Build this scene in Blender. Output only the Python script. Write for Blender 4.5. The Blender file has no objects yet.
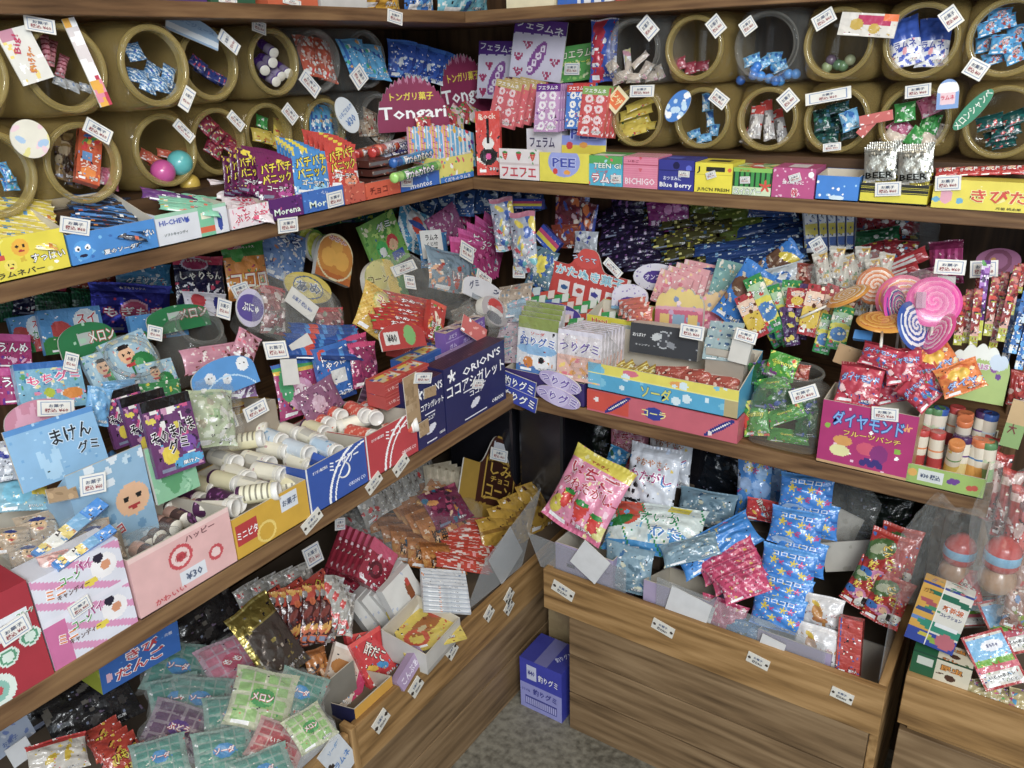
import bpy, bmesh, math, random
import numpy as np
from mathutils import Vector, Matrix, noise
random.seed(7)
SC = bpy.context.scene
COL = SC.collection
PI = math.pi

# ---------------------------------------------------------------- camera
CAM_H = 1.5
F_PX = 807.13
YAW, PITCH, ROLL = math.radians(124.592), math.radians(22.14), math.radians(-1.91)
fwd = np.array([math.cos(YAW)*math.cos(PITCH), math.sin(YAW)*math.cos(PITCH), -math.sin(PITCH)])
_r = np.array([math.sin(YAW), -math.cos(YAW), 0.0])
_u = np.cross(_r, fwd)
rgt = math.cos(ROLL)*_r + math.sin(ROLL)*_u
upv = -math.sin(ROLL)*_r + math.cos(ROLL)*_u
CAM = np.array([0.0, 0.0, CAM_H])
cd = bpy.data.cameras.new('camera')
cam = bpy.data.objects.new('camera', cd)
COL.objects.link(cam)
cd.sensor_width = 36.0
cd.lens = F_PX*36.0/1024.0
cd.clip_start = 0.02
cam.matrix_world = Matrix(((rgt[0], upv[0], -fwd[0], CAM[0]), (rgt[1], upv[1], -fwd[1], CAM[1]),
                           (rgt[2], upv[2], -fwd[2], CAM[2]), (0, 0, 0, 1)))
SC.camera = cam

# ---------------------------------------------------------------- world, lights, exposure
SC.view_settings.view_transform = 'Standard'
SC.view_settings.look = 'None'
SC.view_settings.gamma = 1.0
SC.view_settings.use_curve_mapping = False
SC.view_settings.exposure = -0.32
w = bpy.data.worlds.new('daylight'); SC.world = w; w.use_nodes = True
bg = w.node_tree.nodes['Background']
bg.inputs[0].default_value = (0.80, 0.90, 1.0, 1)
bg.inputs[1].default_value = 0.62
SC.cycles.transparent_max_bounces = 24
SC.cycles.max_bounces = 7
SC.cycles.sample_clamp_indirect = 6.0

def area_light(name, loc, target, sx, sy, power, color):
    l = bpy.data.lights.new(name, 'AREA'); l.shape = 'RECTANGLE'; l.size = sx; l.size_y = sy
    l.energy = power; l.color = color
    o = bpy.data.objects.new(name, l); COL.objects.link(o)
    o.location = loc
    o.rotation_euler = (Vector(target)-Vector(loc)).to_track_quat('-Z', 'Y').to_euler()
    return o
area_light('shopfront_daylight', (1.1, -0.95, 2.45), (-0.7, 1.2, 0.6), 1.3, 0.8, 104, (0.95, 0.98, 1.0))
area_light('street_daylight', (1.0, -2.3, 1.5), (-0.6, 1.4, 0.8), 3.0, 1.6, 38, (0.80, 0.90, 1.0))
area_light('ceiling_lamp', (-0.15, 0.75, 2.5), (-0.5, 1.1, 0.8), 0.5, 1.1, 12, (1.0, 0.88, 0.70))

# ---------------------------------------------------------------- pixel <-> place helpers
def ray(x, y):
    return (x-512)/F_PX*rgt - (y-384)/F_PX*upv + fwd
def hit_ax(x, y, ax, v):
    d = ray(x, y); return CAM + d*(v-CAM[ax])/d[ax]
def hit_pl(x, y, p0, n):
    d = ray(x, y); return CAM + d*(np.dot(np.array(p0)-CAM, n)/np.dot(d, n))
def project(p):
    v = np.array(p)-CAM
    return 512+F_PX*(v@rgt)/(v@fwd), 384-F_PX*(v@upv)/(v@fwd)

# ---------------------------------------------------------------- colours, materials
def lin(c):
    if isinstance(c, (tuple, list)): return tuple(c[:3])
    c = c.lstrip('#')
    if len(c) == 3: c = ''.join(k*2 for k in c)
    v = [int(c[i:i+2], 16)/255 for i in (0, 2, 4)]
    return tuple(x/12.92 if x <= 0.04045 else ((x+0.055)/1.055)**2.4 for x in v)

def mat_base(name):
    m = bpy.data.materials.new(name); m.use_nodes = True
    nt = m.node_tree; b = nt.nodes['Principled BSDF']
    return m, nt, b

def printed(name, rough, bump, bscale, coat=0.0, metal=0.0, spec=0.5, alpha=1.0, crease=False):
    m, nt, b = mat_base(name)
    a = nt.nodes.new('ShaderNodeAttribute'); a.attribute_name = 'Col'
    hs = nt.nodes.new('ShaderNodeHueSaturation'); hs.inputs['Saturation'].default_value = 0.93
    nt.links.new(a.outputs['Color'], hs.inputs['Color'])
    nz = nt.nodes.new('ShaderNodeTexNoise'); nz.inputs['Scale'].default_value = bscale; nz.inputs['Detail'].default_value = 4
    tc = nt.nodes.new('ShaderNodeTexCoord'); nt.links.new(tc.outputs['Object'], nz.inputs['Vector'])
    mr = nt.nodes.new('ShaderNodeMapRange'); mr.inputs['To Min'].default_value = 0.78; mr.inputs['To Max'].default_value = 1.08
    nt.links.new(nz.outputs['Fac'], mr.inputs['Value']); nt.links.new(mr.outputs['Result'], hs.inputs['Value'])
    nt.links.new(hs.outputs['Color'], b.inputs['Base Color'])
    b.inputs['Roughness'].default_value = rough; b.inputs['Metallic'].default_value = metal
    b.inputs['Specular IOR Level'].default_value = spec; b.inputs['Coat Weight'].default_value = coat
    b.inputs['Coat Roughness'].default_value = 0.12
    if bump:
        bp = nt.nodes.new('ShaderNodeBump'); bp.inputs['Strength'].default_value = bump; bp.inputs['Distance'].default_value = 0.006
        src = nz.outputs['Fac']
        if crease:
            vo = nt.nodes.new('ShaderNodeTexVoronoi'); vo.feature = 'DISTANCE_TO_EDGE'; vo.inputs['Scale'].default_value = bscale*1.1
            nt.links.new(tc.outputs['Object'], vo.inputs['Vector']); mm = nt.nodes.new('ShaderNodeMath'); mm.operation = 'MULTIPLY_ADD'
            mm.inputs[1].default_value = 0.55; nt.links.new(vo.outputs['Distance'], mm.inputs[0]); nt.links.new(src, mm.inputs[2]); src = mm.outputs[0]
        nt.links.new(src, bp.inputs['Height']); nt.links.new(bp.outputs['Normal'], b.inputs['Normal'])
        nt.links.new(bp.outputs['Normal'], b.inputs['Coat Normal'])
    if alpha < 1: b.inputs['Alpha'].default_value = alpha
    return m

MAT = {
    'film': printed('printed_plastic_film', 0.27, 0.9, 34, coat=0.5, crease=True),
    'foil': printed('metallic_foil', 0.28, 0.8, 40, metal=0.75, crease=True),
    'card': printed('printed_cardboard', 0.48, 0.06, 30, coat=0.08),
    'paper': printed('matte_paper', 0.75, 0.08, 40),
    'plastic': printed('moulded_plastic', 0.25, 0.03, 30, coat=0.3),
}

def wood(name, c1, c2, c3, scale=1.0, rough=0.55, axis='x', spec=0.35):
    m, nt, b = mat_base(name)
    tc = nt.nodes.new('ShaderNodeTexCoord'); mp = nt.nodes.new('ShaderNodeMapping')
    s = {'x': (.42, 5, 5), 'y': (5, .42, 5), 'z': (5, 5, .42)}[axis]
    mp.inputs['Scale'].default_value = [k*scale for k in s]
    nt.links.new(tc.outputs['Object'], mp.inputs['Vector'])
    oi = nt.nodes.new('ShaderNodeObjectInfo'); om = nt.nodes.new('ShaderNodeVectorMath'); om.operation = 'SCALE'; om.inputs['Scale'].default_value = 37.0
    cb = nt.nodes.new('ShaderNodeCombineXYZ'); [nt.links.new(oi.outputs['Random'], cb.inputs[i]) for i in range(3)]
    nt.links.new(cb.outputs[0], om.inputs[0]); nt.links.new(om.outputs[0], mp.inputs['Location'])
    n1 = nt.nodes.new('ShaderNodeTexNoise'); n1.inputs['Scale'].default_value = 1.3; n1.inputs['Detail'].default_value = 2; n1.inputs['Distortion'].default_value = 0.6
    nt.links.new(mp.outputs[0], n1.inputs['Vector'])
    wv = nt.nodes.new('ShaderNodeMath'); wv.operation = 'MULTIPLY'; wv.inputs[1].default_value = 75
    nt.links.new(n1.outputs['Fac'], wv.inputs[0])
    sn = nt.nodes.new('ShaderNodeMath'); sn.operation = 'SINE'; nt.links.new(wv.outputs[0], sn.inputs[0])
    fine = nt.nodes.new('ShaderNodeTexNoise'); fine.inputs['Scale'].default_value = 14; fine.inputs['Detail'].default_value = 6
    nt.links.new(mp.outputs[0], fine.inputs['Vector'])
    ad = nt.nodes.new('ShaderNodeMath'); ad.operation = 'MULTIPLY_ADD'; ad.inputs[1].default_value = 0.10
    nt.links.new(sn.outputs[0], ad.inputs[0]); nt.links.new(fine.outputs['Fac'], ad.inputs[2])
    big = nt.nodes.new('ShaderNodeTexNoise'); big.inputs['Scale'].default_value = 0.7
    nt.links.new(mp.outputs[0], big.inputs['Vector'])
    a2 = nt.nodes.new('ShaderNodeMath'); a2.operation = 'MULTIPLY_ADD'; a2.inputs[1].default_value = 0.5
    nt.links.new(big.outputs['Fac'], a2.inputs[0]); nt.links.new(ad.outputs[0], a2.inputs[2])
    cr = nt.nodes.new('ShaderNodeValToRGB'); e = cr.color_ramp.elements
    e[0].position = 0.42; e[0].color = (*lin(c1), 1); e[1].position = 1.1; e[1].color = (*lin(c3), 1)
    k = e.new(0.72); k.color = (*lin(c2), 1)
    nt.links.new(a2.outputs[0], cr.inputs[0]); nt.links.new(cr.outputs[0], b.inputs['Base Color'])
    b.inputs['Roughness'].default_value = rough; b.inputs['Specular IOR Level'].default_value = spec
    bp = nt.nodes.new('ShaderNodeBump'); bp.inputs['Strength'].default_value = 0.25; bp.inputs['Distance'].default_value = 0.003
    nt.links.new(ad.outputs[0], bp.inputs['Height']); nt.links.new(bp.outputs['Normal'], b.inputs['Normal'])
    return m
W = {}
for ax in 'xyz':
    W['shelf'+ax] = wood('shelf_wood_'+ax, '#45301e', '#6c5036', '#866847', 1.3, axis=ax)
    W['bin'+ax] = wood('bin_wood_'+ax, '#5f4528', '#957348', '#b08c5e', 1.0, axis=ax)
    W['plank'+ax] = wood('plank_wood_'+ax, '#4f3d29', '#7a6246', '#92795a', 1.0, axis=ax)
    W['dark'+ax] = wood('dark_wood_'+ax, '#2a1e14', '#4a3523', '#5a422c', 1.0, axis=ax)

def sheet(name, color, mixt, rough=0.15, bump=0.4, bscale=18, edge=0.42):
    """thin clear plastic: mostly see-through, the rest a glossy skin"""
    m = bpy.data.materials.new(name); m.use_nodes = True; nt = m.node_tree
    for n in list(nt.nodes):
        if n.type != 'OUTPUT_MATERIAL': nt.nodes.remove(n)
    out = [n for n in nt.nodes if n.type == 'OUTPUT_MATERIAL'][0]
    tr = nt.nodes.new('ShaderNodeBsdfTransparent'); pb = nt.nodes.new('ShaderNodeBsdfPrincipled')
    mx = nt.nodes.new('ShaderNodeMixShader')
    tr.inputs[0].default_value = (1, 1, 1, 1)
    pb.inputs['Base Color'].default_value = (*lin(color), 1); pb.inputs['Roughness'].default_value = rough
    pb.inputs['Specular IOR Level'].default_value = 0.9
    tc = nt.nodes.new('ShaderNodeTexCoord'); nz = nt.nodes.new('ShaderNodeTexNoise'); nz.inputs['Scale'].default_value = bscale
    nz.inputs['Detail'].default_value = 3
    nt.links.new(tc.outputs['Object'], nz.inputs['Vector'])
    bp = nt.nodes.new('ShaderNodeBump'); bp.inputs['Strength'].default_value = bump; bp.inputs['Distance'].default_value = 0.01
    nt.links.new(nz.outputs['Fac'], bp.inputs['Height']); nt.links.new(bp.outputs['Normal'], pb.inputs['Normal'])
    lw = nt.nodes.new('ShaderNodeLayerWeight'); lw.inputs['Blend'].default_value = 0.35
    ma = nt.nodes.new('ShaderNodeMath'); ma.operation = 'MULTIPLY_ADD'; ma.inputs[1].default_value = edge; ma.inputs[2].default_value = mixt
    nt.links.new(lw.outputs['Facing'], ma.inputs[0])
    nt.links.new(ma.outputs[0], mx.inputs[0]); nt.links.new(tr.outputs[0], mx.inputs[1]); nt.links.new(pb.outputs[0], mx.inputs[2])
    nt.links.new(mx.outputs[0], out.inputs[0])
    return m
MAT['clear'] = sheet('clear_film', '#b9bcb8', 0.05, bump=1.0, bscale=30)
MAT['clearbag'] = sheet('cellophane_bag', '#cfd1cd', 0.05, rough=0.2, bump=1.0, bscale=45, edge=0.24)
MAT['acrylic'] = sheet('clear_acrylic', '#b4b8ba', 0.16, rough=0.06, bump=0.05, bscale=4)
MAT['jar'] = sheet('amber_jar_plastic', '#a89058', 0.34, rough=0.10, bump=0.10, bscale=9)
MAT['jarrim'] = sheet('amber_jar_rim', '#b09c62', 0.46, rough=0.10, bump=0.05, bscale=12)
MAT['jarclear'] = sheet('clear_jar_plastic', '#a8a8a2', 0.10, rough=0.10, bump=0.12, bscale=12)
MAT['mintbag'] = sheet('mint_bag', '#7fb5a6', 0.30, rough=0.2, bump=1.0, bscale=40)

# ---------------------------------------------------------------- mesh assembly
class MB:
    """verts / faces / per-face colours / material index collected into one mesh"""
    def __init__(s): s.v = []; s.f = []; s.c = []; s.m = []; s.mats = []; s.sm = []
    def mi(s, m):
        if m not in s.mats: s.mats.append(m)
        return s.mats.index(m)
    def add(s, vs, fs, col, mat, smooth=False):
        o = len(s.v); s.v.extend([tuple(p) for p in vs]); k = s.mi(mat)
        one = not (isinstance(col, list) and len(col) == len(fs) and not isinstance(col[0], float))
        for i, f in enumerate(fs):
            s.f.append([o+j for j in f]); s.c.append(col if one else col[i]); s.m.append(k); s.sm.append(smooth)
    def box(s, c, d, col, mat, M=None):
        x, y, z = c; a, b, e = d[0]/2, d[1]/2, d[2]/2
        vs = [(x+i*a, y+j*b, z+k*e) for i in (-1, 1) for j in (-1, 1) for k in (-1, 1)]
        if M: vs = [M @ Vector(p) for p in vs]
        s.add(vs, [(0, 1, 3, 2), (4, 6, 7, 5), (0, 4, 5, 1), (2, 3, 7, 6), (0, 2, 6, 4), (1, 5, 7, 3)], col, mat)
    def rings(s, rs, col, mat, cap0=False, cap1=False, smooth=True, closed=True):
        n = len(rs[0]); vs = [p for r in rs for p in r]; fs = []; cs = []
        islist = isinstance(col, list)
        for i in range(len(rs)-1):
            for j in range(n if closed else n-1):
                k = (j+1) % n
                fs.append((i*n+j, i*n+k, (i+1)*n+k, (i+1)*n+j)); cs.append(col[i] if islist else col)
        if cap0: fs.append(tuple(range(n-1, -1, -1))); cs.append(col[0] if islist else col)
        if cap1: fs.append(tuple((len(rs)-1)*n+j for j in range(n))); cs.append(col[-1] if islist else col)
        s.add(vs, fs, cs, mat, smooth)
    def lathe(s, prof, col, mat, n=20, c0=False, c1=False, axis='z', M=None):
        rs = []
        for r, h in prof:
            ring = []
            for j in range(n):
                a = 2*PI*j/n; x, y = r*math.cos(a), r*math.sin(a)
                p = (x, y, h) if axis == 'z' else ((x, -h, y) if axis == 'y' else (h, x, y))
                ring.append(M @ Vector(p) if M else p)
            rs.append(ring)
        s.rings(rs, col, mat, c0, c1)
    def tube(s, pts, r, col, mat, n=8):
        rs = []; pts = [Vector(p) for p in pts]; ref = Vector((0.13, 0.31, 0.94))
        for i, p in enumerate(pts):
            t = (pts[min(i+1, len(pts)-1)]-pts[max(i-1, 0)]).normalized()
            a = t.cross(ref).normalized(); b = t.cross(a)
            rr = r[i] if isinstance(r, (list, tuple)) else r
            rs.append([p+a*rr*math.cos(2*PI*j/n)+b*rr*math.sin(2*PI*j/n) for j in range(n)])
        s.rings(rs, col, mat, True, True)
    def mesh(s, name):
        me = bpy.data.meshes.new(name)
        me.from_pydata([tuple(p) for p in s.v], [], s.f)
        for m in s.mats: me.materials.append(m)
        me.polygons.foreach_set('material_index', s.m); me.polygons.foreach_set('use_smooth', s.sm)
        at = me.color_attributes.new('Col', 'FLOAT_COLOR', 'CORNER')
        cs = []
        for f, c in zip(s.f, s.c):
            c4 = (c[0], c[1], c[2], 1.0); cs.extend(c4*len(f))
        at.data.foreach_set('color', cs)
        me.update(); return me

def link(name, me, parent=None):
    o = bpy.data.objects.new(name, me); COL.objects.link(o)
    if parent: o.parent = parent
    return o
LABELS = {}
def tag(o, label, cat, group=None, kind=None):
    o['label'] = label; o['category'] = cat
    if group: o['group'] = group
    if kind: o['kind'] = kind
    return o
def structure(o): o['kind'] = 'structure'; return o

ORD = ['first', 'second', 'third', 'fourth', 'fifth', 'sixth', 'seventh', 'eighth', 'ninth', 'tenth', 'eleventh', 'twelfth',
       'thirteenth', 'fourteenth', 'fifteenth', 'sixteenth', 'seventeenth', 'eighteenth', 'nineteenth', 'twentieth']

# ---------------------------------------------------------------- lettering
_glyph = {}
def glyphs(s, fat=0.0):
    k = (s, fat)
    if k in _glyph: return _glyph[k]
    c = bpy.data.curves.new('lettering', 'FONT'); c.body = s; c.offset = fat; c.resolution_u = 1
    o = bpy.data.objects.new('lettering', c); COL.objects.link(o)
    dg = bpy.context.evaluated_depsgraph_get(); dg.update()
    m = bpy.data.meshes.new_from_object(o.evaluated_get(dg))
    v = np.array([p.co[:2] for p in m.vertices]) if len(m.vertices) else np.zeros((0, 2))
    f = [list(p.vertices) for p in m.polygons]
    bpy.data.objects.remove(o); bpy.data.curves.remove(c); bpy.data.meshes.remove(m)
    _glyph[k] = (v, f); return _glyph[k]

def put_text(mb, ops, surf, asp, mat):
    """ops 'T': (T, text, u, v, w, h, colour[, outline, rot]); surf(u, v, lift) -> point"""
    for op in ops:
        if op[0] != 'T': continue
        _, s, u, v, w_, h_, col = op[:7]
        outl = op[7] if len(op) > 7 else None; rot = math.radians(op[8]) if len(op) > 8 else 0
        base, _f = glyphs(s, 0.0)
        if not len(base): continue
        mn, mx = base.min(0), base.max(0); ctr = (mn+mx)/2; sz = mx-mn
        sx = w_*asp/sz[0]; sy = h_/sz[1]
        k = min(sx, sy); sx = min(sx, k*1.5); sy = min(sy, k*1.5)
        for fat, c, lift in (((0.07, outl, 0.0006),) if outl else ()) + ((0.018, col, 0.0011),):
            g, f = glyphs(s, fat)
            if not len(g): continue
            p = (g-ctr)*np.array([sx, sy])
            x = p[:, 0]*math.cos(rot)-p[:, 1]*math.sin(rot); y = p[:, 0]*math.sin(rot)+p[:, 1]*math.cos(rot)
            vs = [surf(min(.99, max(.01, u+a/asp)), min(.99, max(.01, v+b)), lift) for a, b in zip(x, y)]
            mb.add(vs, f, lin(c), mat)

# ---------------------------------------------------------------- printed pattern (one colour per small face)
def paint(ops, U, V, asp, seed=1):
    """U, V in 0..1 ; returns N x 3 colours. Lengths are in heights of the face."""
    n = U.shape[0]; C = np.zeros((n, 3)); X = U*asp; Y = V
    rs = np.random.RandomState(seed)
    for op in ops:
        k = op[0]
        if k == 'bg': C[:] = lin(op[1])
        elif k == 'band': m = (V >= op[1]) & (V < op[2]); C[m] = lin(op[3])
        elif k == 'vband': m = (U >= op[1]) & (U < op[2]); C[m] = lin(op[3])
        elif k == 'rect': m = (U >= op[1]) & (U < op[3]) & (V >= op[2]) & (V < op[4]); C[m] = lin(op[5])
        elif k == 'disc': m = (X-op[1]*asp)**2+(Y-op[2])**2 < op[3]**2; C[m] = lin(op[4])
        elif k == 'ring': d = np.sqrt((X-op[1]*asp)**2+(Y-op[2])**2); m = (d < op[3]) & (d > op[4]); C[m] = lin(op[5])
        elif k == 'ell':
            a = math.radians(op[6]) if len(op) > 6 else 0
            dx, dy = X-op[1]*asp, Y-op[2]; p = dx*math.cos(a)+dy*math.sin(a); q = -dx*math.sin(a)+dy*math.cos(a)
            m = (p/op[3])**2+(q/op[4])**2 < 1; C[m] = lin(op[5])
        elif k == 'stripes':
            a = math.radians(op[1]); t = (X*math.cos(a)+Y*math.sin(a))*op[2]
            m = (t % 1.0) < (op[4] if len(op) > 4 else 0.5); C[m] = lin(op[3])
        elif k == 'dots':
            for _ in range(op[1]):
                a, b = rs.rand()*asp, rs.rand(); c = op[3][rs.randint(len(op[3]))]
                m = (X-a)**2+(Y-b)**2 < (op[2]*(0.6+0.8*rs.rand()))**2; C[m] = lin(c)
        elif k == 'busy':     # op: amount, size, colours[, v0, v1]
            v0, v1 = (op[4], op[5]) if len(op) > 5 else (0, 1)
            for _ in range(op[1]):
                a, b = rs.rand()*asp, v0+rs.rand()*(v1-v0); c = op[3][rs.randint(len(op[3]))]
                ra, rb = op[2]*(0.5+rs.rand()*1.3), op[2]*(0.3+rs.rand()*0.6); t = rs.rand()*PI
                dx, dy = X-a, Y-b; p = dx*math.cos(t)+dy*math.sin(t); q = -dx*math.sin(t)+dy*math.cos(t)
                m = ((p/ra)**2+(q/rb)**2 < 1) & (V >= v0) & (V < v1); C[m] = lin(c)
        elif k == 'grad':
            t = V[:, None]; C[:] = np.array(lin(op[1]))*(1-t)+np.array(lin(op[2]))*t
        elif k == 'zig':
            z = op[1]+op[2]*np.abs(((X*op[3]) % 1.0)-0.5)*2; m = V < z if op[5] == 'below' else V > z; C[m] = lin(op[4])
        elif k == 'star':
            dx, dy = X-op[1]*asp, Y-op[2]; th = np.arctan2(dx, dy); d = np.sqrt(dx*dx+dy*dy)
            m = d < op[3]*(0.62+0.38*np.cos(5*th)); C[m] = lin(op[4])
        elif k == 'burst':
            dx, dy = X-op[1]*asp, Y-op[2]; th = np.arctan2(dy, dx); m = np.cos(th*op[3]) > 0; C[m] = lin(op[4])
        elif k == 'swirl':
            dx, dy = X-0.5*asp, Y-0.5; th = np.arctan2(dy, dx); d = np.sqrt(dx*dx+dy*dy)
            m = np.cos(th*op[1]+d*op[2]) > 0; C[m] = lin(op[3])
        elif k == 'smile':    # generic round face
            u, v, r = op[1:4]; C[(X-u*asp)**2+(Y-v)**2 < r*r] = lin(op[4])
            for s in (-1, 1): C[(X-u*asp-s*r*0.38)**2+(Y-v-r*0.15)**2 < (r*0.17)**2] = lin('#222')
            C[((X-u*asp)/(r*0.35))**2+((Y-v+r*0.42)/(r*0.15))**2 < 1] = lin('#b3242a')
        elif k == 'berry':
            u, v, r = op[1:4]; dy = (Y-v)/r; dx = (X-u*asp)/r
            C[(np.abs(dx) < 0.9*np.sqrt(np.clip((dy+1.25)/2.0, 0, 1))) & (dy < 0.55) & (dy > -1.2)] = lin(op[4])
            C[((dx*3).round() % 2 == 0) & (np.abs(dx % .33-.16) < .05) & (np.abs(dx) < .6) & (dy < .3) & (dy > -.8) & (np.abs(dy % .5-.25) < .09)] = lin('#ffe9a0')
            C[(dx/0.75)**2+((dy-0.62)/0.28)**2 < 1] = lin('#2f8a3a')
    return C

def fine(ops, sd, n=46):
    """small print every packet carries: specks in the packet's own colours, then a line of small letters"""
    cols = [o for op in ops for o in op if isinstance(o, str) and o.startswith('#')]
    dk = sum(lin(ops[0][1])) < .35 if ops[0][0] == 'bg' else 0
    cols += ['#8088a0', '#6a5a70', '#1a1820'] if dk else ['#ffffff', '#f2ecd8', '#2a2630']
    k = next((i for i, o in enumerate(ops) if o[0] == T_), len(ops)); s = ('#c8', '果汁入', 'おいしい', 'お徳用', '当り付', 'あまい')[sd % 5+1]
    return ops[:1]+[('busy', n, .022, cols, .03, .95)]+ops[1:k]+[('busy', n//2, .018, cols, .04, .5), ('rect', .1, .05, .4, .1, cols[-3])]+ops[k:]+[(T_, s, .72, .1, .36, .05, '#ffffff', '#333333')]
T_ = 'T'
def grid(nu, nv):
    us = (np.arange(nu)+0.5)/nu; vs = (np.arange(nv)+0.5)/nv
    U, V = np.meshgrid(us, vs); return U.ravel(), V.ravel()

def painted_grid(mb, surf, ops, asp, nu, nv, mat, smooth=True, seed=1):
    vs = [surf(i/nu, j/nv, 0.0) for j in range(nv+1) for i in range(nu+1)]
    fs = [(j*(nu+1)+i, j*(nu+1)+i+1, (j+1)*(nu+1)+i+1, (j+1)*(nu+1)+i) for j in range(nv) for i in range(nu)]
    U, V = grid(nu, nv); C = paint(ops, U, V, asp, seed)
    mb.add(vs, fs, [tuple(c) for c in C.tolist()], mat, smooth)
    put_text(mb, ops, surf, asp, mat)

# ---------------------------------------------------------------- package forms (nominal size in metres, origin bottom centre, front = -Y)
DES = {}     # name -> list of paint/text ops
def seed_of(s): return sum(ord(c)*(i+3) for i, c in enumerate(s)) % 9973
def pillow(des, w, h, t, mat='film', nu=36, nv=46, wr=0.18, crimp=0.055, back=None):
    ops = fine(DES[des], seed_of(des), int(10+36*min(1, w*h/.006))); mb = MB(); sd = seed_of(des)*0.37
    def bulge(u, v):
        if v < crimp or v > 1-crimp: return 0.0
        vv = (v-crimp)/(1-2*crimp)
        return (math.sin(PI*u)**0.55)*(math.sin(PI*vv)**0.6)
    def surf(sgn):
        def f(u, v, lift):
            b = bulge(u, v)
            e = (abs(2*v-1)**4)
            x = (u-0.5)*w*(1-0.05*b*0+0.0)*(0.93+0.07*e)
            nz = noise.noise((u*5+sd, v*6+sd, sgn*3.0))*wr*t*(0.25+b)
            cr = 0.0
            if v < crimp or v > 1-crimp: cr = 0.0009*math.sin(u*90)
            y = -sgn*(t/2*b+nz*0.9+cr+0.0004+lift)
            z = v*h + 0.012*h*math.sin(u*7+sd)*(1 if v > .9 or v < .1 else 0)
            return (x, y, z)
        return f
    m = MAT[mat]
    painted_grid(mb, surf(1), ops, w/h, nu, nv, m, seed=seed_of(des))
    bs = surf(-1)
    painted_grid(mb, lambda u, v, l: bs(1-u, v, l), [o for o in (back or ops[:2]) if o[0] != 'T'], w/h, 8, 10, m)
    return mb.mesh(des)

def slab(des, w, h, t, mat='card', nu=36, nv=44, hi=None, lo=None, edge='#ddd8cc', bend=0.0, side_ops=None, back=None):
    """flat card or packet; hi(u), lo(u) give the outline in 0..1"""
    ops = DES[des] if mat != 'film' else fine(DES[des], seed_of(des), 34); mb = MB(); m = MAT[mat]
    hi = hi or (lambda u: 1.0); lo = lo or (lambda u: 0.0)
    def vmap(u, v): return lo(u)+(hi(u)-lo(u))*v
    def base(u, vv, off): return ((u-0.5)*w, -off+bend*math.sin(PI*u)*-1, vv*h)
    vs = [base(i/nu, vmap(i/nu, j/nv), t/2) for j in range(nv+1) for i in range(nu+1)]
    fs = [(j*(nu+1)+i, j*(nu+1)+i+1, (j+1)*(nu+1)+i+1, (j+1)*(nu+1)+i) for j in range(nv) for i in range(nu)]
    U, V = grid(nu, nv); VV = np.array([vmap(a, b) for a, b in zip(U, V)])
    C = paint(ops, U, VV, w/h, seed_of(des))
    mb.add(vs, fs, [tuple(c) for c in C.tolist()], m)
    put_text(mb, ops, lambda u, v, l: base(u, v, t/2+l), w/h, m)
    if mat == 'film' and ops[0][0] == 'bg': edge = ops[0][1]
    bc = lin(back) if back else lin(edge)
    nb = nu
    top = [base(i/nb, vmap(i/nb, 1), t/2) for i in range(nb+1)]; topb = [base(i/nb, vmap(i/nb, 1), -t/2) for i in range(nb+1)]
    bot = [base(i/nb, vmap(i/nb, 0), t/2) for i in range(nb+1)]; botb = [base(i/nb, vmap(i/nb, 0), -t/2) for i in range(nb+1)]
    e = lin(edge)
    for A, B in ((top, topb), (botb, bot), (topb, botb)):
        mb.add(A+B, [(i, i+1, nb+1+i+1, nb+1+i) for i in range(nb)], bc if A is topb else e, m)
    mb.add([bot[0], top[0], topb[0], botb[0]], [(0, 1, 2, 3)], e, m)
    mb.add([bot[-1], botb[-1], topb[-1], top[-1]], [(0, 1, 2, 3)], e, m)
    return mb.mesh(des)

def face_quad(mb, ops, o, du, dv, nu, nv, mat, seed=1):
    """painted rectangle: origin o, edges du, dv (Vectors); normal = du x dv"""
    o, du, dv = Vector(o), Vector(du), Vector(dv); n = du.cross(dv).normalized()
    painted_grid(mb, lambda u, v, l: o+du*u+dv*v+n*l, ops, du.length/dv.length, nu, nv, mat, smooth=False, seed=seed)

def carton(des, w, h, d, mat='card', top=None, side=None, nu=44, nv=30):
    """closed box; y from -d/2 (front) to d/2"""
    ops = DES[des]; mb = MB(); m = MAT[mat]; sd = seed_of(des)
    pl = [o for o in ops[:1]]
    T = DES[top] if top else pl; S = DES[side] if side else pl
    a, b = w/2, d/2
    face_quad(mb, ops, (-a, -b, 0), (w, 0, 0), (0, 0, h), nu, nv, m, sd)
    face_quad(mb, T, (-a, -b, h), (w, 0, 0), (0, d, 0), nu, max(4, nv), m, sd+1)
    face_quad(mb, S, (a, -b, 0), (0, d, 0), (0, 0, h), max(4, nv//2), nv, m, sd+2)
    face_quad(mb, S, (-a, b, 0), (0, -d, 0), (0, 0, h), max(4, nv//2), nv, m, sd+3)
    face_quad(mb, pl, (a, b, 0), (-w, 0, 0), (0, 0, h), 2, 2, m)
    face_quad(mb, pl, (-a, b, 0), (w, 0, 0), (0, -d, 0), 2, 2, m)
    return mb.mesh(des)

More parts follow.
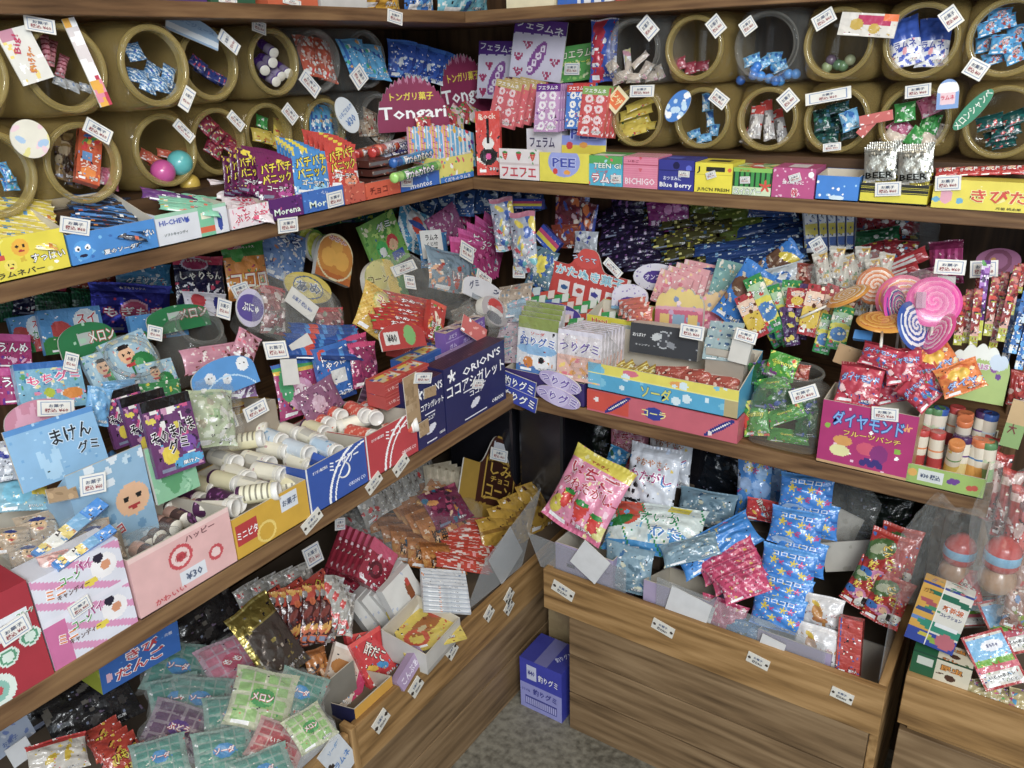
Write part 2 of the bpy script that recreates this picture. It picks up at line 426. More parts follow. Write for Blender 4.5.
def tray(des, w, h, d, hb=None, mat='card', side=None, th=0.002, nu=56, nv=28, inner='#cfc6b4'):
    """open display box: printed front of height h, back wall of height hb, sloping sides"""
    ops = DES[des]; mb = MB(); m = MAT[mat]; sd = seed_of(des); a, b = w/2, d/2; hb = hb or h
    S = DES[side] if side else [ops[0]]; ic = lin(inner)
    face_quad(mb, ops, (-a, -b, 0), (w, 0, 0), (0, 0, h), nu, nv, m, sd)
    mb.box((0, -b+th, h/2), (w-.002, th, h-.0005), ic, m)
    mb.box((0, b-th/2, hb/2), (w, th, hb), lin(ops[0][1] if ops[0][0] == 'bg' else '#ccc'), m)
    mb.box((0, b-th*1.6, hb/2), (w-2*th, th, hb-.0005), ic, m)
    mb.box((0, 0, th/2), (w, d, th), ic, m)
    for s in (-1, 1):
        def P(u, v, l, s=s):
            hh = h+(hb-h)*u
            return (s*(a+l), -b+d*u, hh*v)
        f = P if s > 0 else (lambda u, v, l: P(1-u, v, l, -1))
        painted_grid(mb, f, S, d/h, 10, 8, m, smooth=False, seed=sd+s)
        q = [(s*(a-th), -b, 0), (s*(a-th), b, 0), (s*(a-th), b, hb), (s*(a-th), -b, h)]
        mb.add(q, [(0, 1, 2, 3)] if s < 0 else [(3, 2, 1, 0)], ic, m)
        mb.add([(s*a, -b, h), (s*a, b, hb), (s*(a-th), b, hb), (s*(a-th), -b, h)], [(0, 1, 2, 3)], ic, m)
    return mb.mesh(des)

def bottle(des, r, h, mat='card', n=24, nv=20, hi=None):
    """printed candy tube: z up, label wraps round"""
    mb = MB(); m = MAT[mat]; ops = DES[des]
    asp = 2*PI*r/h
    def f(u, v, l): a = u*2*PI-PI/2-PI; return ((r+l)*math.cos(a), (r+l)*math.sin(a), v*h)
    painted_grid(mb, f, ops, asp, n, nv, m, seed=seed_of(des))
    e = lin('#e9e4d6')
    mb.lathe([(r, 0), (r*0.96, -0.0015), (0.0005, -0.0015)], e, m, n, axis='z')
    mb.lathe([(r, h), (r*0.9, h+0.001), (0.0005, h+0.001)], e, m, n, axis='z')
    return mb.mesh(des)

# ---------------------------------------------------------------- placement
# a context is one stretch of shelving: phi = direction it runs, ax/front = its front plane, z = the surface things stand on
class Ctx:
    def __init__(s, phi, front, z): s.phi, s.front, s.z = phi, front, z; s.ax = 0 if phi == 90 else 1
    def plane(s, d): return s.front-d if s.ax == 0 else s.front+d
    def hit(s, x, y, d): return hit_ax(x, y, s.ax, s.plane(d))
def frame(phi, tilt):
    p, t = math.radians(phi), math.radians(tilt)
    rt = np.array([math.cos(p), math.sin(p), 0]); n = np.array([math.sin(p), -math.cos(p), 0]); Z = np.array([0, 0, 1.0])
    return rt, math.cos(t)*Z-math.sin(t)*n, math.cos(t)*n+math.sin(t)*Z
def mat4(X, Y, Z, P): return Matrix(((X[0], Y[0], Z[0], P[0]), (X[1], Y[1], Z[1], P[1]), (X[2], Y[2], Z[2], P[2]), (0, 0, 0, 1)))
LOG = []
def unit(me):
    """nominal bounds of a mesh"""
    k = me.name
    if k not in _dim:
        co = np.array([v.co[:] for v in me.vertices]); _dim[k] = (co.min(0), co.max(0))
    return _dim[k]
_dim = {}
def place(me, name, label, cat, ctx, b, t, w=None, d=None, z=None, tilt=8, yaw=0, th=1.0, group=None, parts=(), aspect=1.0):
    """stand a package so that its bottom middle and top middle come from two measured points on its own leaning plane"""
    if z is not None: P = hit_ax(b[0], b[1], 2, ctx.z+z)
    else: P = ctx.hit(b[0], b[1], d)
    rt, vv, nn = frame(ctx.phi+yaw, tilt)
    Q = hit_pl(t[0], t[1], P, nn)
    v = Q-P; L = float(np.linalg.norm(v)); v = v/L
    X = np.cross(v, nn)
    mn, mx = unit(me); h0 = mx[2]-max(0, mn[2]*0); w0 = mx[0]-mn[0]
    sz = L/mx[2]; sx = (w/w0) if w else sz*aspect
    M = mat4(X*sx, -nn*th*min(1.6, max(.5, (sx*sz)**.5)), v*sz, P)
    o = link(name, me); o.matrix_world = M
    tag(o, label, cat, group)
    for nm, pm in parts:
        c = link(nm, pm, o)
    LOG.append((name, round(float(P[0]), 3), round(float(P[1]), 3), round(float(P[2]-ctx.z), 3), round(L, 3), round(sx*w0, 3)))
    return o
def lerp(a, b, t): return tuple(x+(y-x)*t for x, y in zip(a, b))
def row(me, n, name, label, cat, ctx, b0, t0, b1, t1, d=(0, 0), z=None, group=None, jit=0.0, order='from the left', tilt=8, yaw=0, **kw):
    out = []
    R = random.Random(seed_of(label+str(b0)))
    mes = me if isinstance(me, list) else [me]
    for i in range(n):
        k = i/(n-1) if n > 1 else 0
        b, t = lerp(b0, b1, k), lerp(t0, t1, k)
        j = (R.uniform(-jit, jit), R.uniform(-jit, jit))
        b = (b[0]+j[0], b[1]+j[1]); t = (t[0]+j[0]+R.uniform(-jit, jit)*.5, t[1]+j[1])
        a = dict(kw)
        if z is not None: a['z'] = z[0]+(z[1]-z[0])*k if isinstance(z, tuple) else z
        else: a['d'] = d[0]+(d[1]-d[0])*k
        tl = tilt[0]+(tilt[1]-tilt[0])*k if isinstance(tilt, tuple) else tilt
        which = ORD[i] if n > 1 else ''
        out.append(place(mes[i % len(mes)], name, label.replace('#', which+' '+order if n > 1 else ''), cat, ctx, b, t,
                         tilt=tl+R.uniform(-3, 3)*(jit > 0), yaw=yaw+R.uniform(-4, 4)*(jit > 0), group=group, **a))
    return out
def standbox(me, name, label, cat, ctx, l, r, top, d, group=None, parts=(), base=0.0, fit=True):
    """box whose front face runs between two measured points l, r of its bottom edge; top = a point of its top front edge"""
    A = ctx.hit(l[0], l[1], d); B = ctx.hit(r[0], r[1], d); T = ctx.hit(top[0], top[1], d)
    zb = ctx.z+base if base is not None else (A[2]+B[2])/2
    k = 1-ctx.ax
    c = np.zeros(3); c[ctx.ax] = ctx.plane(d); c[k] = (A[k]+B[k])/2; c[2] = zb
    w_ = abs(B[k]-A[k]); h_ = T[2]-zb
    mn, mx = unit(me); w0, h0 = mx[0]-mn[0], mx[2]
    rt, vv, nn = frame(ctx.phi, 0)
    c = c - nn*(-mn[1])           # front face at the plane
    o = link(name, me); o.matrix_world = mat4(rt*w_/w0, -nn, vv*h_/h0, c); tag(o, label, cat, group)
    LOG.append((name, round(float(c[0]), 3), round(float(c[1]), 3), round(float(zb-ctx.z), 3), round(h_, 3), round(w_, 3)))
    return o

X3, Y3, Z3 = -0.955, 1.400, 0.790
X2, Y2, Z2 = -1.200, 1.600, 1.230
X1, Y1, Z1 = -1.200, 1.600, 1.595
L1, B1 = Ctx(90, X1, Z1), Ctx(0, Y1, Z1)
L2, B2 = Ctx(90, X2, Z2), Ctx(0, Y2, Z2)
L3, B3 = Ctx(90, X3, Z3), Ctx(0, Y3, Z3)
LB, BB = Ctx(90, -0.913, 0.16), Ctx(0, 1.28, 0.20)
WX, WY = -1.56, 1.95
# ---------------------------------------------------------------- measured placement
FORMS = {}
def form(kind):
    def deco(f): FORMS[kind] = f; return f
    return deco
@form('bag')
def _(des, w, h, t): return pillow(des, w, h, t, 'film')
@form('foilbag')
def _(des, w, h, t): return pillow(des, w, h, t, 'foil')
@form('bigbag')
def _(des, w, h, t): return pillow(des, w, h, t, 'film', 50, 64, .22)
@form('flat')
def _(des, w, h, t): return slab(des, w, h, t, 'film')
@form('card')
def _(des, w, h, t): return slab(des, w, h, t, 'card')
@form('tag')
def _(des, w, h, t): return slab(des, w, h, t, 'paper', 36, 20)
@form('small')
def _(des, w, h, t): return pillow(des, w, h, t, 'film', 16, 18)
@form('arch')
def _(des, w, h, t): return slab(des, w, h, t, 'card', 44, 40, hi=lambda u: .55+.45*math.sqrt(max(0, 1-(2*u-1)**2)))
@form('disc')
def _(des, w, h, t):
    q = lambda u: .5*math.sqrt(max(0.0, 1-(2*u-1)**2))
    return slab(des, w, h, t, 'card', 44, 34, hi=lambda u: .5+q(u), lo=lambda u: .5-q(u))
@form('fan')
def _(des, w, h, t):
    def hi(u):
        a = math.sqrt(max(0, 1-(2*u-1)**2)); return min(1.0, .12+.84*a+.035*math.cos(u*PI*34))
    return slab(des, w, h, t, 'card', 68, 30, hi=hi)
@form('bump')
def _(des, w, h, t): return slab(des, w, h, t, 'card', 56, 40, hi=lambda u: .62+.38*math.exp(-((u-.45)/.17)**4))
@form('scallop')
def _(des, w, h, t): return slab(des, w, h, t, 'card', 56, 40, hi=lambda u: .55+.35*math.sin(PI*u)**.6+.08*abs(math.sin(u*PI*5)))
@form('box')
def _(des, w, h, t): return carton(des, w, h, t)

_mc = {}
def getmesh(kind, des, w, h, t):
    for (k, d, m, aw, ah) in _mc.get((kind, des), ()):
        if abs((aw/ah)/(w/h)-1) < .16 and .6 < ah/h < 1.7: return m
    m = FORMS[kind](des, w, h, t); _mc.setdefault((kind, des), []).append((kind, des, m, w, h)); return m

PILE = {}
def anchor(ctx, cx, cy, d, z, pile):
    if pile is not None:
        z0, z1, dep = pile
        k = 1-ctx.ax; p0 = np.zeros(3); p0[ctx.ax] = ctx.plane(0); p0[2] = ctx.z+z0
        n0 = np.array([math.sin(math.radians(ctx.phi)), -math.cos(math.radians(ctx.phi)), 0])
        sl = (z1-z0)/dep; n = n0*sl+np.array([0, 0, 1.0])
        return hit_pl(cx, cy, p0, n)
    if z is not None: return hit_ax(cx, cy, 2, ctx.z+z)
    return ctx.hit(cx, cy, d)
def at(kind, des, name, label, cat, ctx, cx, cy, w, h, ang=0, d=None, z=None, pile=None, tilt=8, yaw=0, t=.014, group=None, stand=False, obj=True):
    """package seen centred on (cx, cy), w x h wide on the photograph, turned ang degrees; its depth comes from d, z or the pile it lies on"""
    if t == .014 and kind in ('tag', 'card', 'arch', 'disc', 'bump', 'scallop'): t = .0015 if kind == 'tag' else .0035
    P0 = anchor(ctx, cx, cy, d, z, pile)
    rt, vv, nn = frame(ctx.phi+yaw, tilt); a = math.radians(ang)
    ux, uy = math.cos(a), -math.sin(a); vx, vy = -math.sin(a), -math.cos(a)
    B = hit_pl(cx-vx*h/2, cy-vy*h/2, P0, nn); T = hit_pl(cx+vx*h/2, cy+vy*h/2, P0, nn)
    Lf = hit_pl(cx-ux*w/2, cy-uy*w/2, P0, nn); R = hit_pl(cx+ux*w/2, cy+uy*w/2, P0, nn)
    v = T-B; H = float(np.linalg.norm(v)); v /= H; X = np.cross(v, nn); Wd = abs(float((R-Lf) @ X))
    if stand:      # keep the foot on the surface
        B = B.copy(); B[2] = ctx.z
    me = getmesh(kind, des, Wd, H, t); mn, mx = unit(me)
    o = link(name, me)
    o.matrix_world = mat4(X*(Wd/(mx[0]-mn[0])), -nn, v*(H/mx[2]), B)
    tag(o, label, cat, group)
    LOG.append((name+':'+des, *[round(float(k), 3) for k in B], round(Wd, 3), round(H, 3)))
    return o
def seq(n, kind, des, name, label, cat, ctx, a, b, jit=0, order='from the left', start=0, **kw):
    """n packages spread evenly from a=(cx,cy,w,h,ang) to b; # in the label becomes the place in the row"""
    R = random.Random(seed_of(label)+n); out = []
    dl = des if isinstance(des, list) else [des]
    for i in range(n):
        k = i/(n-1) if n > 1 else 0
        c = [x+(y-x)*k for x, y in zip(a, b)]
        if jit: c[0] += R.uniform(-jit, jit); c[1] += R.uniform(-jit, jit)*.7; c[4] += R.uniform(-jit, jit)*2
        q = {x: ((y[0]+(y[1]-y[0])*k) if isinstance(y, tuple) and x in ('d', 'z', 'tilt', 'yaw') else y) for x, y in kw.items()}
        if jit: q['tilt'] = q.get('tilt', 8)+R.uniform(-4, 4)
        out.append(at(kind, dl[i % len(dl)], name, label.replace('#', (ORD[i+start]+' '+order) if n > 1 else ''), cat, ctx, *c, **q))
    return out
def sbox(kind, des, name, label, cat, ctx, l, r, top, d, depth, hb=None, side=None, topd=None, group=None, mat='card', base=0.0, nu=84, nv=52):
    """box or tray with its printed front running between measured points l and r, and reaching up to point top"""
    A = ctx.hit(l[0], l[1], d); B = ctx.hit(r[0], r[1], d); T = ctx.hit(top[0], top[1], d)
    zb = ctx.z+base; k = 1-ctx.ax
    w_ = abs(B[k]-A[k]); h_ = T[2]-zb
    rt, vv, nn = frame(ctx.phi, 0)
    c = np.zeros(3); c[ctx.ax] = ctx.plane(d); c[k] = (A[k]+B[k])/2; c[2] = zb
    c = c-nn*depth/2
    if kind == 'box': me = carton(des, w_, h_, depth, mat, top=topd, side=side, nu=nu, nv=nv)
    else: me = tray(des, w_, h_, depth, hb=hb, mat=mat, side=side, nu=nu, nv=nv)
    o = link(name, me); o.matrix_world = mat4(rt, -nn, vv, c); tag(o, label, cat, group)
    LOG.append((name+':'+des, *[round(float(q), 3) for q in c], round(w_, 3), round(h_, 3), 'A.z', round(float(A[2]-zb), 3)))
    return o
def rod(me, name, label, cat, ctx, a, b, z, r=None, group=None, roll=0, parts=(), zb=None, L=None):
    """tube-like thing lying from measured point a to b, both z above the surface"""
    A = hit_ax(a[0], a[1], 2, ctx.z+z); B = hit_ax(b[0], b[1], 2, ctx.z+(zb if zb is not None else z))
    v = B-A; H = float(np.linalg.norm(v)); v /= H
    X = np.cross(v, [0, 0, 1.0]); X /= np.linalg.norm(X); Y = np.cross(v, X)
    c, s = math.cos(roll), math.sin(roll); X, Y = X*c+Y*s, Y*c-X*s
    mn, mx = unit(me); k = (H if L is None else L)/mx[2]
    kr = r/mx[0] if r else 1
    o = link(name, me); o.matrix_world = mat4(X*kr, Y*kr, v*k, A); tag(o, label, cat, group)
    for nm, pm in parts: link(nm, pm, o)
    LOG.append((name, *[round(float(q), 3) for q in A], round(H, 3)))
    return o
def D(name, *ops): DES[name] = list(ops); return name
T = 'T'
def G(name, c1, c2, c3, txt, tc='#ffffff', oc='#333333', n=26, sz=.05, hdr=.82, tv=.62, th=.16, more=()):
    """everyday sweet packet: ground colour, header band, busy picture below, name across the middle"""
    return D(name, ('bg', c1), ('busy', n, sz, [c2, c3, '#ffffff', c1], .08, .52), ('band', hdr, 1.0, c2), *more,
             (T, txt, .5, tv, .84, th, tc, oc), (T, txt[:3]+'ミックス', .5, .90, .5, .05, tc))
D('price', ('bg', '#eeece4'), ('rect', .08, .12, .92, .16, '#8da0c0'), ('rect', .08, .84, .92, .88, '#8da0c0'), ('rect', .08, .12, .10, .88, '#8da0c0'), ('rect', .90, .12, .92, .88, '#8da0c0'),
  (T, 'お菓子', .5, .64, .6, .2, '#54607a'), (T, '税込 ¥60', .5, .36, .66, .24, '#963a44'))
D('pricek', ('bg', '#f0eee6'), ('rect', .03, .0, .12, .14, '#4a3a30'), (T, 'だがし', .5, .66, .5, .22, '#444'), (T, '¥ 50', .5, .32, .5, .25, '#444'))
NTAG = [0]
def price(ctx, cx, cy, w, h, ang, where, d=None, z=None, pile=None, tilt=10, yaw=0):
    return at('tag', 'price', 'price_tag', 'white price tag with blue frame '+where, 'price tag', ctx, cx, cy, w, h, ang, d=d, z=z, pile=pile, tilt=tilt, yaw=yaw, t=.0012, group='white price tags')

def wrapmesh(w, h, t, mat):
    mb = MB(); n, m = 18, 20
    sd = w*37+h*11
    for sg in (1, -1):
        vs = []
        for j in range(m+1):
            for i in range(n+1):
                u, v = i/n, j/m; b = (math.sin(PI*u)**.5)*(math.sin(PI*min(1, v*1.05))**.5 if v < .95 else .1)
                k = noise.noise((u*4+sd, v*4, sg*2))*.5+noise.noise((u*9, v*9+sd, sg))*.25
                pin = 1-.35*max(0, v-.75)/.25
                vs.append(((u-.5)*w*pin*(1+.06*math.sin(v*13+sd)), -sg*(t*.5*b+k*t*.55), v*h+.03*h*math.sin(u*9+sd)*v))
        mb.add(vs, [(j*(n+1)+i, j*(n+1)+i+1, (j+1)*(n+1)+i+1, (j+1)*(n+1)+i) for j in range(m) for i in range(n)], (.8, .8, .8), MAT[mat])
    return mb.mesh('wrap')
@form('wrap')
def _(des, w, h, t): return wrapmesh(w, h, t, des)
DES['clearbag'] = DES['mintbag'] = DES['clear'] = []
KIND = {'bag': ('candy_bag', 'bag'), 'bigbag': ('snack_bag', 'bag'), 'foilbag': ('foil_bag', 'bag'), 'flat': ('candy_pouch', 'pouch'), 'card': ('header_card', 'card'), 'small': ('wrapped_candy', 'candy'), 'arch': ('header_card', 'card'),
        'disc': ('round_card', 'card'), 'bump': ('header_card', 'card'), 'scallop': ('candy_card', 'card'), 'tag': ('paper_tag', 'tag'), 'box': ('candy_box', 'box'), 'wrap': ('clear_bag', 'clear bag'), 'fan': ('fan_sign', 'sign')}
class Zone:
    """one stretch of goods: shared surface, pile slope and leaning angle"""
    def __init__(s, ctx, pile, tilt, yaw=0): s.ctx, s.pile, s.tilt, s.yaw = ctx, pile, tilt, yaw
    def kw(s, k):
        k = dict(k); k.setdefault('tilt', s.tilt); k.setdefault('yaw', s.yaw)
        a = k.pop('lift', 0); b = k.pop('lift2', 0)
        if 'd' not in k and 'z' not in k: k['pile'] = (s.pile[0]+a, s.pile[1]+b, s.pile[2])
        return k
    def __call__(s, kind, des, x, y, w, h, a, lab, nm=None, cat=None, **k):
        n, c = KIND[kind]; return at(kind, des, nm or n, lab, cat or c, s.ctx, x, y, w, h, a, **s.kw(k))
    def row(s, n, kind, des, a, b, lab, grp, nm=None, cat=None, **k):
        nn, c = KIND[kind]; return seq(n, kind, des, nm or nn, lab, cat or c, s.ctx, a, b, group=grp, **s.kw(k))
    def tag(s, x, y, w, h, a, where, **k):
        k.setdefault('lift', .035); k.setdefault('lift2', .035)
        if 'd' in k: k.pop('lift'); k.pop('lift2')
        return price(s.ctx, x, y, w, h, a, where, **s.kw(k))
# ---------------------------------------------------------------- setting
def boxobj(name, lo, hi, mat, bevel=0.0, parent=None):
    mb = MB(); c = [(a+b)/2 for a, b in zip(lo, hi)]; d = [b-a for a, b in zip(lo, hi)]
    mb.box((0, 0, 0), d, (0.5, 0.5, 0.5), mat)
    o = link(name, mb.mesh(name), parent); o.location = c
    if bevel:
        m = o.modifiers.new('bevel', 'BEVEL'); m.width = bevel; m.segments = 2
    return o
def mat_floor():
    m, nt, b = mat_base('concrete_floor')
    tc = nt.nodes.new('ShaderNodeTexCoord'); n = nt.nodes.new('ShaderNodeTexNoise'); n.inputs['Scale'].default_value = 60; n.inputs['Detail'].default_value = 8
    nt.links.new(tc.outputs['Object'], n.inputs['Vector'])
    n2 = nt.nodes.new('ShaderNodeTexNoise'); n2.inputs['Scale'].default_value = 7
    nt.links.new(tc.outputs['Object'], n2.inputs['Vector'])
    ad = nt.nodes.new('ShaderNodeMath'); ad.operation = 'MULTIPLY_ADD'; ad.inputs[1].default_value = 0.4
    nt.links.new(n2.outputs['Fac'], ad.inputs[0]); nt.links.new(n.outputs['Fac'], ad.inputs[2])
    cr = nt.nodes.new('ShaderNodeValToRGB'); e = cr.color_ramp.elements
    e[0].position = .5; e[0].color = (*lin('#514d43'), 1); e[1].position = .85; e[1].color = (*lin('#827e71'), 1)
    nt.links.new(ad.outputs[0], cr.inputs[0]); nt.links.new(cr.outputs[0], b.inputs['Base Color'])
    b.inputs['Roughness'].default_value = 0.7
    bp = nt.nodes.new('ShaderNodeBump'); bp.inputs['Strength'].default_value = .5; bp.inputs['Distance'].default_value = .004
    nt.links.new(n.outputs['Fac'], bp.inputs['Height']); nt.links.new(bp.outputs['Normal'], b.inputs['Normal'])
    return m
MF = mat_floor()
structure(boxobj('floor', (-2.2, -2.5, -0.1), (2.2, 2.2, 0), MF))
structure(boxobj('wall_left', (WX-0.1, -2.5, 0), (WX, 2.05, 2.7), W['darkz']))
structure(boxobj('wall_back', (WX, WY, 0), (2.2, WY+0.1, 2.7), W['darkz']))
structure(boxobj('ceiling', (-2.2, -0.6, 2.7), (2.2, 2.2, 2.8), W['darkx']))

def shelf_unit():
    ends = (-0.25, 0.45)
    for nm, (z, th, fx, fy, x1, y0, lab) in {
        'top': (Z1, .024, X1, Y1, 0.6, -0.25, 'top'), 'mid': (Z2, .028, X2, Y2, 0.30, -0.25, 'middle'), 'low': (Z3, .034, X3, Y3, -0.010, -0.25, 'lower')}.items():
        o = boxobj('wooden_shelf', (WX+0.001, y0, z-th), (fx, WY-0.001, z), W['shelfy'], 0.002)
        tag(o, f'{lab} brown wooden shelf board running along the left wall', 'shelf')
        o = boxobj('wooden_shelf', (fx+0.0005, fy, z-th), (x1, WY-0.001, z), W['shelfx'], 0.002)
        tag(o, f'{lab} brown wooden shelf board running along the back wall', 'shelf')
    o = boxobj('shelf_upright', (-0.020, 1.80, 0.0), (0.012, WY-0.001, Z2-.028), W['shelfz'], .002)
    tag(o, 'brown upright board holding the back shelves at their right end', 'upright')
    o = boxobj('shelf_bracket', (-1.0, 1.44, Z3-.034-.03), (-0.965, 1.60, Z3-.0345), W['shelfy'])
    tag(o, 'small wooden batten under the lower shelf in the corner', 'batten')
shelf_unit()

def bins():
    t = 0.016
    # back bin: tray on a cabinet
    e = bpy.data.objects.new('wooden_bin', None); COL.objects.link(e); e.location = (-0.46, 1.6, 0)
    tag(e, 'large wooden candy bin with plank front below the back shelves', 'bin')
    def part(n, lo, hi, m):
        o = boxobj(n, lo, hi, m, .0015); o.parent = e; o.matrix_parent_inverse = Matrix.Translation(-e.location); return o
    x0, x1, y, z = -0.815, -0.100, 1.28, 0.435
    part('front_board', (x0, y, .330), (x1, y+t, z), W['binx'])
    part('side_board', (x0, y+t, .330), (x0+t, WY-.01, z), W['biny'])
    part('side_board', (x1-t, y+t, .0), (x1, WY-.01, z), W['biny'])
    part('bottom_board', (-.7395, y+t+.01, .2), (x1-t-.001, WY-.01, .21), W['biny'])
    part('tray_board', (x0+t, y+t, .3305), (-.7525, WY-.01, .338), W['biny'])
    for a, b in ((.2215, .3285), (.1120, .2180), (.0, .1080)):
        part('plank', (-0.752, y+.006, a), (x1-t-.001, y+t+.006, b), W['plankx'])
    part('side_panel', (-0.752, y+.019, 0), (-0.740, WY-.01, .3295), W['darky'])
    # far-left bin
    e = bpy.data.objects.new('wooden_bin', None); COL.objects.link(e); e.location = (-1.2, 1.3, 0)
    tag(e, 'low wooden candy bin along the left wall, far section reaching the corner', 'bin')
    x, z = -0.913, 0.352
    part('front_board', (x-t, .775, .245), (x, WY-.01, z), W['biny'])
    part('plank', (x-t-.005, .775, .125), (x-.007, WY-.01, .2420), W['planky'])
    part('plank', (x-t-.005, .775, 0), (x-.007, WY-.01, .1210), W['planky'])
    part('corner_post', (x-.03, .760, 0), (x+.002, .7745, z+.002), W['binz'])
    part('bottom_board', (WX+.002, .775, .15), (x-t-.001, WY-.01, .16), W['binx'])
    e = bpy.data.objects.new('wooden_bin', None); COL.objects.link(e); e.location = (-1.2, .3, 0)
    tag(e, 'low wooden candy bin along the left wall, nearest section with a blue sign', 'bin')
    part('front_board', (x-t-.004, -.3, .215), (x-.004, .758, .345), W['biny'])
    part('plank', (x-t-.006, -.3, 0), (x-.008, .758, .2135), W['biny'])
    part('bottom_board', (WX+.002, -.3, .15), (x-t-.005, .758, .16), W['binx'])
    # right bin
    e = bpy.data.objects.new('wooden_bin', None); COL.objects.link(e); e.location = (.4, 1.6, 0)
    tag(e, 'wooden candy bin at the right edge holding small toy boxes', 'bin')
    p = hit_ax(906, 675, 1, 1.30); q = hit_ax(891, 720, 1, 1.30)
    zt = float(p[2]); zb = float(q[2]); x = float(p[0])
    print('right bin', p, q)
    part('front_board', (x, 1.30, zb), (.62, 1.316, zt), W['binx'])
    part('side_board', (x, 1.3165, zb), (x+t, 1.79, zt), W['biny'])
    part('plank', (x+.004, 1.31, .0), (.60, 1.326, zb-.022), W['plankx'])
    part('bottom_board', (x+t, 1.317, zb-.02), (.60, 1.79, zb-.008), W['binx'])
    return zt
ZR = bins()
RB = Ctx(0, 1.30, ZR-.09)
# ---------------------------------------------------------------- candy jars lying on their sides, mouth to the front
def jar_mesh(matb):
    mb = MB(); n = 40
    def ring(y, a, b, ex, zc=0.0):
        out = []
        for j in range(n):
            t = 2*PI*j/n; c, s = math.cos(t), math.sin(t)
            k = (abs(c)**ex+abs(s)**ex)**(-1/ex)
            out.append((a*k*c, y, b*k*s+zc))
        return out
    # body half-width .080, half-height .080 ; back to front
    prof = [(.215, .0005, 2), (.215, .045, 4), (.212, .070, 5), (.203, .077, 5.5), (.19, .0785, 6), (.12, .0785, 6), (.06, .0785, 6), (.042, .078, 5),
            (.030, .076, 4), (.020, .0725, 3), (.013, .069, 2.4), (.009, .0665, 2.0)]
    mb.rings([ring(y, a, a, e) for y, a, e in prof], (0.3, 0.25, 0.14), matb)
    return mb.mesh('jar_body')
def jar_rim(matr):
    mb = MB(); prof = [(.0665, .009), (.0665, .006), (.0700, .005), (.0715, .002), (.0715, -.002), (.0700, -.005), (.0665, -.0065), (.0625, -.0065), (.0605, -.004), (.060, .002), (.060, .016)]
    mb.lathe([(r, -h) for r, h in prof], (0.4, .33, .2), matr, 44, axis='y')
    return mb.mesh('jar_rim')
JB, JBC = jar_mesh(MAT['jar']), jar_mesh(MAT['jarclear'])
JR, JRC = jar_rim(MAT['jarrim']), jar_rim(MAT['jarclear'])
JARS = {}
def jar(key, px, py, side, d, rowz, clear, label, yaw=0, pitch=0):
    ctx = L2 if side == 'L' else B2
    P = ctx.hit(px, py, d); zc = ctx.z + (.1370 if rowz == 0 else .2720)
    P[2] = zc; K = .85
    o = link('candy_jar', JBC if clear else JB); rt, vv, nn = frame(ctx.phi+yaw, pitch)
    o.matrix_world = mat4(rt*K, -nn*K, vv*K, P)
    link('rim', JRC if clear else JR, o)
    tag(o, label, 'jar', 'candy jars on the middle shelf')
    JARS[key] = (o, P, rt, vv, nn)
    LOG.append(('jar '+key, *[round(float(k), 3) for k in P], round(float(ctx.hit(px, py, d)[2]-zc), 3)))
AMB = 'amber plastic jar lying on its side'
# left wall, upper row
jar('J0', -40, 75, 'L', .03, 1, 0, AMB+', cut off at the left picture edge, upper row')
jar('J1', 65, 63, 'L', .03, 1, 0, AMB+' holding red striped sticks behind big white paper tags')
jar('J2', 154, 64, 'L', .03, 1, 0, AMB+' holding blue and clear wrapped candies, upper row left')
jar('J3', 209, 64, 'L', .10, 1, 0, AMB+' with a pale blue sign, upper left')
jar('J4', 274, 62, 'L', .12, 1, 0, AMB+' holding purple tubes, upper row')
jar('J5', 318, 60, 'L', .15, 1, 1, 'clear plastic jar of orange sprinkled candy bags, upper row')
jar('J6', 366, 58, 'L', .17, 1, 1, 'clear plastic jar of light blue candy bags, upper row')
jar('K0', -8, 172, 'L', .06, 0, 0, AMB+', cut off at the left edge, lower row')
jar('K1', 83, 160, 'L', .06, 0, 0, AMB+' holding an orange printed strip packet, lower row')
jar('K2', 166, 152, 'L', .10, 0, 0, AMB+' holding one pink and one turquoise ball')
jar('K3', 218, 138, 'L', .14, 0, 0, AMB+' holding dark red patterned packets, lower row')
jar('K4', 268, 130, 'L', .17, 0, 0, AMB+' holding yellow candies and a green box, lower row')
jar('K5', 325, 125, 'L', .17, 0, 0, AMB+' holding light blue packets, lower row beside round sign')
jar('K6', 378, 116, 'L', .17, 0, 1, 'clear plastic jar of brown snack packets left of the pink fan sign')
# back wall
jar('B1', 633, 52, 'B', .04, 1, 1, 'clear plastic jar of pastel candies, leftmost in upper back row')
jar('B2', 694, 47, 'B', .04, 1, 0, AMB+' with red pieces at its bottom, upper back row')
jar('B3', 766, 48, 'B', .04, 1, 1, 'clear plastic jar of bright blue round candies')
jar('B4', 838, 45, 'B', .04, 1, 0, AMB+', nearly empty with a few pale marbles')
jar('B5', 921, 41, 'B', .04, 1, 0, AMB+' filled with blue and white candy bags')
jar('B6', 1008, 38, 'B', .04, 1, 0, AMB+' with light blue and brown packets, upper right corner')
jar('C1', 637, 117, 'B', .08, 0, 0, AMB+' holding yellow printed packets, lower back row')
jar('C2', 702, 118, 'B', .08, 0, 0, AMB+' of small blue candies behind a round blue tag')
jar('C3', 767, 123, 'B', .08, 0, 0, AMB+' holding clear bags with red tops')
jar('C4', 836, 125, 'B', .08, 0, 0, AMB+' holding dark green and blue packets')
jar('C5', 914, 122, 'B', .08, 0, 0, AMB+' holding green and pink round candies')
jar('C6', 1003, 118, 'B', .08, 0, 0, AMB+' holding dark teal packets behind a long green tag')
